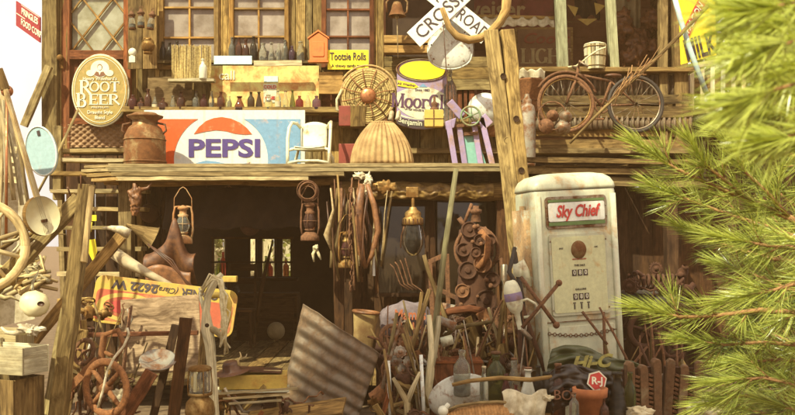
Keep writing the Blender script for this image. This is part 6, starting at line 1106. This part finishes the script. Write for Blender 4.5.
solo('low_stone_step', 'flat grey plank step carrying the pot and bottles', 'plank', 590, 428, 4.95, lambda m, a: m.box((0, 20, -3), (190, 70, 5)), W_OLD)
for nm, sh_, h, r, g_, x, y, Y, l_, c_ in [
 ('clear_bottle', 'jug', 46, 8.5, G_CLEAR, 462, 396, 5.3, 'clear glass bottle standing before the white basin', None),
 ('green_flask', 'jug', 46, 10, G_GREEN, 496, 400, 5.4, 'broad olive green bottle with a wood handle stuck in it', RUST),
 ('clear_soda_bottle', 'soda', 40, 6.5, G_CLEAR, 514, 400, 5.35, 'clear bottle with stopper beside the olive bottle', RUST),
 ('small_ruby_jar', 'squat', 17, 5.4, G_RED, 516, 402, 5.1, 'small ruby jar before the milk white bottle', None),
 ('milk_white_bottle', 'flare', 33, 8, G_MILK, 528, 402, 5.2, 'milk white cone shaped bottle with brown stopper', LEATHER),
 ('dark_beer_bottle', 'beer', 44, 6, G_DARK, 538, 410, 5.3, 'dark bottle standing just right of the milk white bottle', None),
 ('brown_beer_bottle', 'beer', 50, 7.4, G_BROWN, 558, 416, 5.0, 'tall brown bottle left of the flower pot', RUST),
 ('cream_bottle', 'beer', 40, 4.5, G_MILK, 564, 408, 5.2, 'slim cream bottle behind the tall brown one', RUST),
 ('black_wine_bottle', 'flare', 52, 11, G_DARK, 617, 424, 4.95, 'dark wine bottle standing right of the flower pot', None),
 ('dark_jug', 'jug', 40, 8, G_DARK, 546, 412, 5.35, 'dark jug half hidden between the brown bottles', None),
 ('small_brown_bottle', 'squat', 22, 5, G_BROWN, 604, 420, 4.85, 'small brown bottle touching the right side of the flower pot', None),
 ('clear_medicine_bottle', 'jug', 26, 5, G_CLEAR, 574, 420, 4.8, 'small clear bottle just left of the flower pot', RUST),
 ('tall_olive_bottle', 'beer', 46, 6, G_GREEN, 630, 418, 5.1, 'tall olive bottle right of the dark wine bottle', None),
 ('slim_clear_bottle', 'beer', 34, 4.4, G_CLEAR, 484, 402, 5.2, 'slim clear bottle left of the broad olive bottle', PAPER),
 ('short_ruby_bottle', 'soda', 30, 4.6, G_RED, 506, 404, 5.25, 'short ruby bottle right of the broad olive bottle', None)]:
    bottle(nm, sh_, h, r, g_, x, y, Y, l_, cap=c_)
solo('white_enamel_basin', 'large chipped white enamel basin tipped on edge at the bottom centre', 'basin', 462, 402, 5.45, lambda m, a: m.lathe([(.1, -8), (16, -7.6), (26, -2), (31, 6), (33, 7), (30, 7.4), (24, 0), (14, -5.4), (.1, -6)], n=40, rot=(R(-52), R(-14), 0)), ENAMEL)
T = Th('wicker_basket', 'orange-brown ribbed wicker basket lying open below the glass bottles', 'basket', 478, 412, 4.95, rot=(0, R(-8), 0)); m = T.m()
m.surf(lambda u, v: (-34+68*u, -14*math.sin(v*PI)-.6*math.sin(u*2*PI*22), -26+30*v+4*math.sin(u*PI)), 200, 12, tint=.5); T.part('weave', m, M_flat('basket_weave', (.46, .24, .08), (.25, .12, .035), 30), solid=1.2)
m = T.m(); m.tube([(-36, -2, 4), (-20, -4, 9), (0, -5, 10), (20, -4, 8), (36, -2, 4)], 1.7, 8); T.part('rim', m, W_OLD)
solo('rough_bench_stick', 'long rough stick lying flat in front of the row of bottles', 'stick', 505, 378, 5.0, lambda m, a: m.tube([a(452, 385), a(470, 381), a(500, 378), a(530, 380), a(552, 377)], [1.8, 2.2, 2.2, 2.4, 2], 8), W_OLD)
solo('white_flour_bag', 'white cloth bag folded under the rough stick', 'bag', 524, 408, 4.95, lambda m, a: m.surf(lambda u, v: ((u-.5)*44*(1-.15*v)+.8*math.sin(v*9), -8*math.sin(v*PI)+2.5*math.sin(u*17+v*3)+1.8*noise.noise(Vector((u*6, v*6, 2))), 16-v*40+3*math.sin(u*8)), 50, 30, tint=.5), CANVAS, solid=1)
solo('white_light_bulb', 'white bulb shaped glass lying beside the basket', 'bulb', 443, 411, 4.9, lambda m, a: [m.sphere((0, 0, 0), 5.4, 14, 10), m.lathe([(2.6, 4), (2.4, 9), (.1, 9.5)], rot=(0, R(40), 0), n=12)], G_MILK)
for i, (x, y, s_) in enumerate([(609, 389, 6), (640, 413, 9), (706, 410, 12), (548, 398, 4)]): solo('white_paper_scrap', 'crumpled white paper scrap %s' % ['behind the flower pot', 'at the frame bottom right of the wine bottle', 'under the pine at the lower right', 'between the brown bottles'][i], 'paper', x, y, 4.9 if i else 5.2, lambda m, a: m.sphere((0, 0, 0), s_, 12, 8, sq=(1.3, .8, .7), wob=.55), PAPER)
# cast iron scalloped plates
T = 0
IRONTAN = M_met('ochre_iron', (.26, .19, .10), (.10, .05, .022), .55, .7, st=.6)
def grate(label, px, py, Y, w_, h, rot):
    T = Th('cast_iron_track_plate', label, 'iron plate', px, py, Y, rot=rot)
    m = T.m(); m.box((0, 3, h/2-4), (w_, 4, h-10)); T.part('back_plate', m, RUSTD)
    for c in (-w_*.36, 0, w_*.36):
        m = T.m(); ww = w_*.11; hh = h-(5 if c == 0 else 0); m.prism([(c-ww, 0), (c-ww, hh-3), (c-ww*.4, hh), (c+ww*.7, hh-1), (c+ww, hh-6), (c+ww, 0)], -5, 3); T.part('upright', m, IRONTAN, bev=.8)
    for c in (-w_*.18, w_*.18):
        for i in range(11): m = T.m(); m.box((c+uni(-.4, .4), -2, 4+i*(h-18)/10.5), (w_*.13, 4, 2.6), rot=(0, .35, 0)); T.part('tooth', m, RUST, bev=.5)
grate('scalloped rusty iron plate standing nearer the wine bottle', 643, 424, 5.3, 40, 66, (R(6), R(-4), R(12))); grate('scalloped rusty iron plate standing nearer the pine', 680, 424, 5.45, 38, 66, (R(6), R(3), R(-6)))
# coil spring and tyre in the shade on the right
solo('coil_spring', 'rusty coil spring lying on the dark bench right of the pump', 'spring', 655, 282, 6.6, lambda m, a: m.tube([(-26+i*.42, 7*math.sin(i*.55), 7*math.cos(i*.55)) for i in range(126)], 1.6, 7), RUSTD)
solo('spare_tyre', 'worn rubber tyre lying on the bench right of the pump', 'tyre', 652, 298, 6.75, lambda m, a: m.ring((0, 0, 0), 24, 8, 'z', n=40, m=12, rot=(.15, 0, 0)), RUBBER)
trunk_box('dark_work_bench', 'dark heavy bench right of the pump carrying tyre and spring', 622, 306, 700, 450, 6.6, 60, W_DARK, 'bench')
# ================================================================= TREES
def M_leaf(name, a, b, tr=.35, rough=.45):
    m, n, l, bs = mat(name); at = n.new('ShaderNodeAttribute'); at.attribute_name = 'tint'; r = ramp(n, (.22, .12, .035) if 'needle' in name else a, b, 0, .9); e_ = r.color_ramp.elements.new(.07); e_.color = (*a, 1); l.new(at.outputs['Fac'], r.inputs[0])
    l.new(r.outputs[0], bs.inputs['Base Color']); bs.inputs['Roughness'].default_value = rough
    t = n.new('ShaderNodeBsdfTranslucent'); l.new(r.outputs[0], t.inputs[0]); ms = n.new('ShaderNodeMixShader'); ms.inputs[0].default_value = tr
    l.new(bs.outputs[0], ms.inputs[1]); l.new(t.outputs[0], ms.inputs[2]); l.new(ms.outputs[0], n['Material Output'].inputs[0]); return m
NEEDLE = M_leaf('pine_needles', (.17, .22, .024), (.66, .70, .17), .5, .26)
LEAF = M_leaf('broad_leaves', (.05, .085, .015), (.13, .17, .035), .35); LEAFP = M_leaf('dry_pale_leaves', (.14, .16, .03), (.34, .34, .09), .4)
def crown(m, c, rad, n, size, gap=.35):
    c = Vector(c)
    cl = []
    while len(cl) < n//60:
        q = Vector((uni(-1, 1), uni(-1, 1), uni(-1, 1)))
        if .25 < q.length < 1: cl.append((c+Vector((q.x*rad[0], q.y*rad[1], q.z*rad[2])), uni(.5, 1)*size*4.2))
    for (p, r) in cl:
        tb = rnd()*.5
        for _ in range(60):
            q = Vector((random.gauss(0, 1), random.gauss(0, 1), random.gauss(0, .8)))*r*.45+p; d = Vector((uni(-1, 1), uni(-1, 1), uni(-1, 1))).normalized(); e = d.cross(Vector((uni(-1, 1), uni(-1, 1), uni(-1, 1)))).normalized(); s_ = size*uni(.5, 1)
            m.add([q-d*s_, q+e*s_*.45, q+d*s_, q-e*s_*.45], [(0, 1, 2, 3)], None, tb+rnd()*.5)
def broad_tree(name, label, x, y, h, rad, n, size, group=None, lf=None):
    o = D.objects.new(name, None); COL.objects.link(o); o.location = (x, y, 0); tag(o, label, 'tree', group)
    m = MB(1); hh = h-rad[2]; m.tube([(0, 0, -.2), (.1, 0, hh*.5), (0, .1, hh), (.1, 0, h-rad[2]*.4)], [.035*h*.6, .024*h*.6, .016*h*.6, .05], 10)
    for i in range(9): an = i*2.4; z = hh*uni(.55, 1.1); m.tube([(0, 0, z), (rad[0]*.45*math.cos(an), rad[1]*.45*math.sin(an), z+rad[2]*.3), (rad[0]*.8*math.cos(an), rad[1]*.8*math.sin(an), z+rad[2]*.55)], [.09*h/8, .06*h/8, .02], 7)
    m.build('trunk', BARK, o); m = MB(1); crown(m, (0, 0, h-rad[2]), rad, n, size); m.build('crown', lf or LEAF, o); return o
broad_tree('shade_tree', 'tall broad leafed tree shading the yard from behind the viewer', -3.3, -1.6, 10.35, (2.5, .9, .9), 8000, .15)
broad_tree('shade_tree', 'added tall tree unseen behind the viewer, crown sized to shade the doorway step', -6.7, -3.5, 13.2, (.8, .6, 1.0), 2600, .15)  # added out of view; narrow crown placed to shade the leaning sheet
broad_tree('leafy_tree', 'bright green bush seen through the back openings, left hand', -4.6, 17.5, 3.2, (1.5, 1.1, 1.5), 5000, .11, lf=LEAFP)
broad_tree('leafy_tree', 'bright green bush seen through the back openings, right hand', -1.4, 17.2, 3.4, (1.2, 1.0, 1.6), 5000, .11, lf=LEAFP)
broad_tree('leafy_tree', 'pale green tree rising behind the railing and the pine', 6.3, 13, 6.8, (2.4, 2, 2.6), 7000, .13, lf=LEAFP)
# ---- the pine in front of the viewer, right
PINE = D.objects.new('pine_tree', None); COL.objects.link(PINE); PINE.location = (1.75, 2.3, 0); tag(PINE, 'young pine with long bright needles reaching in from the right', 'tree')
O = Vector((1.75, 2.3, 0))
m = MB(1); m.tube([(0, 0, -.1), (.02, .02, .8), (-.02, 0, 1.6), (.03, .02, 2.4), (0, 0, 3.2)], [.1, .085, .07, .05, .02], 12); m.build('trunk', BARK, PINE)
def needles(m, p, d, L, n, ln, th, spread=.75, bright=.5):
    """needles along a shoot from p in direction d, length L"""
    a1 = d.cross(Vector((0, 0, 1))); a1 = a1.normalized() if a1.length > .01 else Vector((1, 0, 0)); a2 = d.cross(a1)
    for i in range(n):
        t = i/n; b = p+d*(L*t); an = rnd()*2*PI; rad_ = (a1*math.cos(an)+a2*math.sin(an)); s_ = spread*uni(.55, 1.25)*(1-.45*t)
        v = (d+rad_*s_).normalized(); l_ = ln*uni(.7, 1.1)*(1 if t < .9 else .85); e = b+v*l_+Vector((0, 0, -.06*l_*rnd()))
        x = v.cross(d); x = x.normalized() if x.length > .01 else a1; y = v.cross(x); mid = b.lerp(e, .5)+rad_*l_*.03; w_ = th
        m.add([b+x*w_, b-x*w_*.5+y*w_*.8, b-x*w_*.5-y*w_*.8, mid+x*w_, mid-x*w_*.5+y*w_*.8, mid-x*w_*.5-y*w_*.8, e], [(0, 1, 4, 3), (1, 2, 5, 4), (2, 0, 3, 5), (3, 4, 6), (4, 5, 6), (5, 3, 6)], None, min(1, max(0, bright+uni(-.4, .5))))
def bough(pts, side, ln, r0, dens=1.0, bright=.5, sidelen=.2, ntw=1.0, tipL=.12):
    """pts: photo pixels with depth; side shoots both ways"""
    W_ = [P(*p)-O for p in pts]; m = MB(1); n = len(W_); m.tube(W_, [r0*(1-.75*i/(n-1)) for i in range(n)], 8); mn = MB(1)
    tot = sum((W_[i+1]-W_[i]).length for i in range(n-1)); cnt = max(3, int(tot/.055*ntw))
    def at(t):
        q = t*tot
        for i in range(n-1):
            L = (W_[i+1]-W_[i]).length
            if q <= L or i == n-2: return W_[i].lerp(W_[i+1], min(1, q/L)), (W_[i+1]-W_[i]).normalized()
            q -= L
    for j in range(cnt):
        t = (j+rnd()*.5)/cnt; p, d = at(t); s_ = 1 if j % 2 else -1
        up = Vector((0, -.25, 1)); per = (up-d*up.dot(d)).normalized()*s_+Vector((uni(-.3, .3), uni(-.9, .9), uni(-.3, .3)))
        dd = (d*uni(.7, 1.1)+per*uni(.45, .9)).normalized(); L = sidelen*uni(.5, 1.1)*(1-.55*t)
        if side: m.tube([p, p+dd*L], [r0*.32, r0*.14], 5); needles(mn, p+dd*L*.15, dd, L*.9, int(L*520*dens), ln, .00085, bright=bright)
        needles(mn, p, d, .05, int(22*dens), ln, .00085, spread=1.1, bright=bright)
    p, d = W_[-1], (W_[-1]-W_[-2]).normalized(); needles(mn, p-d*.05, d, tipL, int(130*dens), ln*1.05, .0009, spread=.6, bright=bright+.15)
    b = m.build('bough', TWIG, PINE); mn.build('needles', NEEDLE, b)
random.seed(5)
bough([(850, 250, 2.3), (790, 218, 2.35), (745, 198, 2.4), (705, 182, 2.4), (675, 168, 2.4), (655, 155, 2.4)], 1, .085, .010, 1.0, .6, .13)
bough([(745, 198, 2.4), (722, 178, 2.38), (706, 165, 2.36), (700, 156, 2.35)], 1, .08, .006, 1.0, .6, .10)
bough([(790, 218, 2.35), (765, 190, 2.33), (745, 172, 2.32), (738, 160, 2.3)], 1, .08, .006, 1.0, .55, .10)
bough([(850, 262, 2.5), (790, 235, 2.5), (740, 218, 2.55), (705, 206, 2.6), (672, 193, 2.6)], 1, .085, .009, 1.0, .45, .12)
bough([(850, 272, 2.6), (790, 262, 2.6), (745, 252, 2.7), (712, 240, 2.7), (694, 232, 2.7)], 1, .08, .009, 1.0, .35, .14)
bough([(850, 300, 2.4), (790, 290, 2.45), (755, 275, 2.5), (728, 266, 2.6)], 1, .085, .008, 1.0, .3, .14)
bough([(850, 330, 2.3), (800, 313, 2.35), (760, 310, 2.4), (715, 316, 2.4), (680, 317, 2.4), (659, 312, 2.4)], 1, .085, .010, 1.15, .55, .12)
bough([(850, 352, 2.3), (800, 345, 2.3), (765, 342, 2.4), (725, 345, 2.4), (705, 342, 2.4)], 1, .08, .008, 1.0, .35, .12)
bough([(850, 395, 2.2), (800, 385, 2.3), (765, 378, 2.35), (733, 380, 2.4)], 1, .085, .009, 1.0, .35, .12)
bough([(850, 420, 2.1), (810, 415, 2.1), (780, 405, 2.2)], 1, .085, .009, 1.0, .3, .13)
bough([(850, 370, 2.9), (800, 345, 3.0), (760, 330, 3.0)], 1, .09, .009, 1.0, .25, .16)
bough([(850, 180, 2.6), (800, 158, 2.7), (765, 145, 2.7), (735, 137, 2.7)], 1, .085, .009, 1.0, .5, .13)
bough([(860, 440, 2.6), (810, 425, 2.6), (770, 415, 2.65), (740, 408, 2.7)], 1, .09, .009, 1.0, .3, .15)
bough([(850, 300, 3.2), (800, 280, 3.2), (765, 265, 3.2)], 1, .09, .009, 1.0, .25, .18)
bough([(850, 440, 3.1), (800, 395, 3.1), (765, 372, 3.1)], 1, .09, .009, 1.0, .25, .18)
bough([(850, 230, 3.0), (800, 210, 3.0), (770, 185, 3.0)], 1, .09, .009, 1.0, .3, .18)
bough([(850, 365, 2.5), (810, 362, 2.5), (775, 360, 2.55), (745, 362, 2.6)], 1, .09, .009, 1.0, .5, .14)
bough([(850, 410, 2.4), (805, 402, 2.45), (770, 396, 2.5), (740, 396, 2.5), (722, 400, 2.5)], 1, .09, .009, 1.0, .5, .14)
bough([(850, 245, 2.2), (805, 248, 2.25), (770, 246, 2.3), (738, 240, 2.3)], 1, .09, .009, 1.0, .6, .13)
bough([(850, 285, 2.2), (805, 280, 2.2), (775, 290, 2.2), (745, 296, 2.25)], 1, .09, .009, 1.0, .55, .13)
# nearer boughs, out of focus at the upper right
bough([(870, 95, 1.15), (820, 100, 1.12), (785, 112, 1.1), (752, 118, 1.1)], 1, .06, .0035, .9, .8, .07, tipL=.045)
bough([(870, 45, 1.1), (825, 55, 1.08), (790, 76, 1.05), (768, 90, 1.05)], 1, .06, .0035, .9, .8, .07, tipL=.045)
bough([(870, 12, 1.2), (820, 16, 1.2), (780, 24, 1.15), (745, 32, 1.15)], 1, .062, .0035, .9, .8, .07, tipL=.045)
bough([(870, -20, 1.15), (820, -10, 1.15), (785, -2, 1.15), (755, 6, 1.1)], 1, .06, .0035, .9, .75, .07, tipL=.045)
bough([(870, 150, 1.2), (825, 140, 1.2), (790, 142, 1.2)], 1, .06, .0035, .9, .75, .07, tipL=.045)
bough([(870, 65, 1.5), (820, 68, 1.5), (785, 52, 1.5), (752, 52, 1.5)], 1, .06, .005, 1.2, .65, .09, tipL=.06)
bough([(870, 120, 1.3), (825, 122, 1.3), (785, 88, 1.3)], 1, .062, .0035, .9, .8, .08, tipL=.05)
bough([(870, 30, 1.3), (825, 36, 1.3), (790, 40, 1.3)], 1, .062, .0035, .9, .8, .08, tipL=.05)
def shrub(label, x, y, h, r_):
    o = D.objects.new('shrub', None); COL.objects.link(o); o.location = (x, y, 0); tag(o, label, 'shrub', 'dark shrubs in the yard')
    m = MB(1)
    for i in range(9): an = uni(0, 6.3); m.tube([(0, 0, 0), (r_*.4*math.cos(an), r_*.4*math.sin(an), h*.5), (r_*.8*math.cos(an), r_*.8*math.sin(an), h*.85)], [.02, .014, .005], 6)
    m.build('stems', BARK, o); m = MB(1); crown(m, (0, 0, h*.55), (r_, r_, h*.5), 2400, .04); m.build('foliage', LEAF, o)
shrub('dark leafy shrub beside the iron track plates under the pine', 2.75, 6.3, .95, .55); shrub('lower dark shrub further right under the pine', 3.5, 6.6, 1.1, .6); shrub('small dark shrub at the right edge below the pine', 3.1, 5.6, .6, .5)

T = Th('added_pale_fence', 'pale board fence added beyond the shed to brighten its back openings', 'fence', 240, 330, 19.5); m = T.m(); vboards(m, T.a, 150, 330, 215, 306, 0, 9); T.part('boards', m, W_CREAM)  # added pale boards, so the openings look bright from the front
random.seed(11)
for pts in ([(870, 75, .85), (810, 80, .82), (765, 92, .8), (722, 108, .8)], [(870, 30, .85), (815, 35, .82), (770, 48, .8), (735, 62, .8)], [(870, -5, .8), (810, 0, .8), (765, 8, .8), (728, 10, .8)], [(870, 115, .95), (820, 128, .95), (780, 138, .95), (745, 140, .95)], [(870, 10, .95), (800, 18, .95), (750, 30, .95)], [(870, 60, .95), (810, 62, .95), (770, 75, .95)]):
    bough(pts, 1, .052, .0025, .9, .95, .055, tipL=.035)
hz = MB(1); hz.box((0, 6, 6.5), (60, 60, 15.2)); hm = D.materials.new('shadow_lift_haze'); hm.use_nodes = True; hn = hm.node_tree.nodes; hn.remove(hn['Principled BSDF'])
pv = hn.new('ShaderNodeVolumePrincipled'); pv.inputs['Color'].default_value = (1.0, .56, .24, 1); pv.inputs['Density'].default_value = .007; pv.inputs['Anisotropy'].default_value = .2  # orange volume added to lift and redden the dark areas
hm.node_tree.links.new(pv.outputs[0], hn['Material Output'].inputs['Volume']); ho = hz.build('shadow_lift_haze', hm); ho['kind'] = 'stuff'
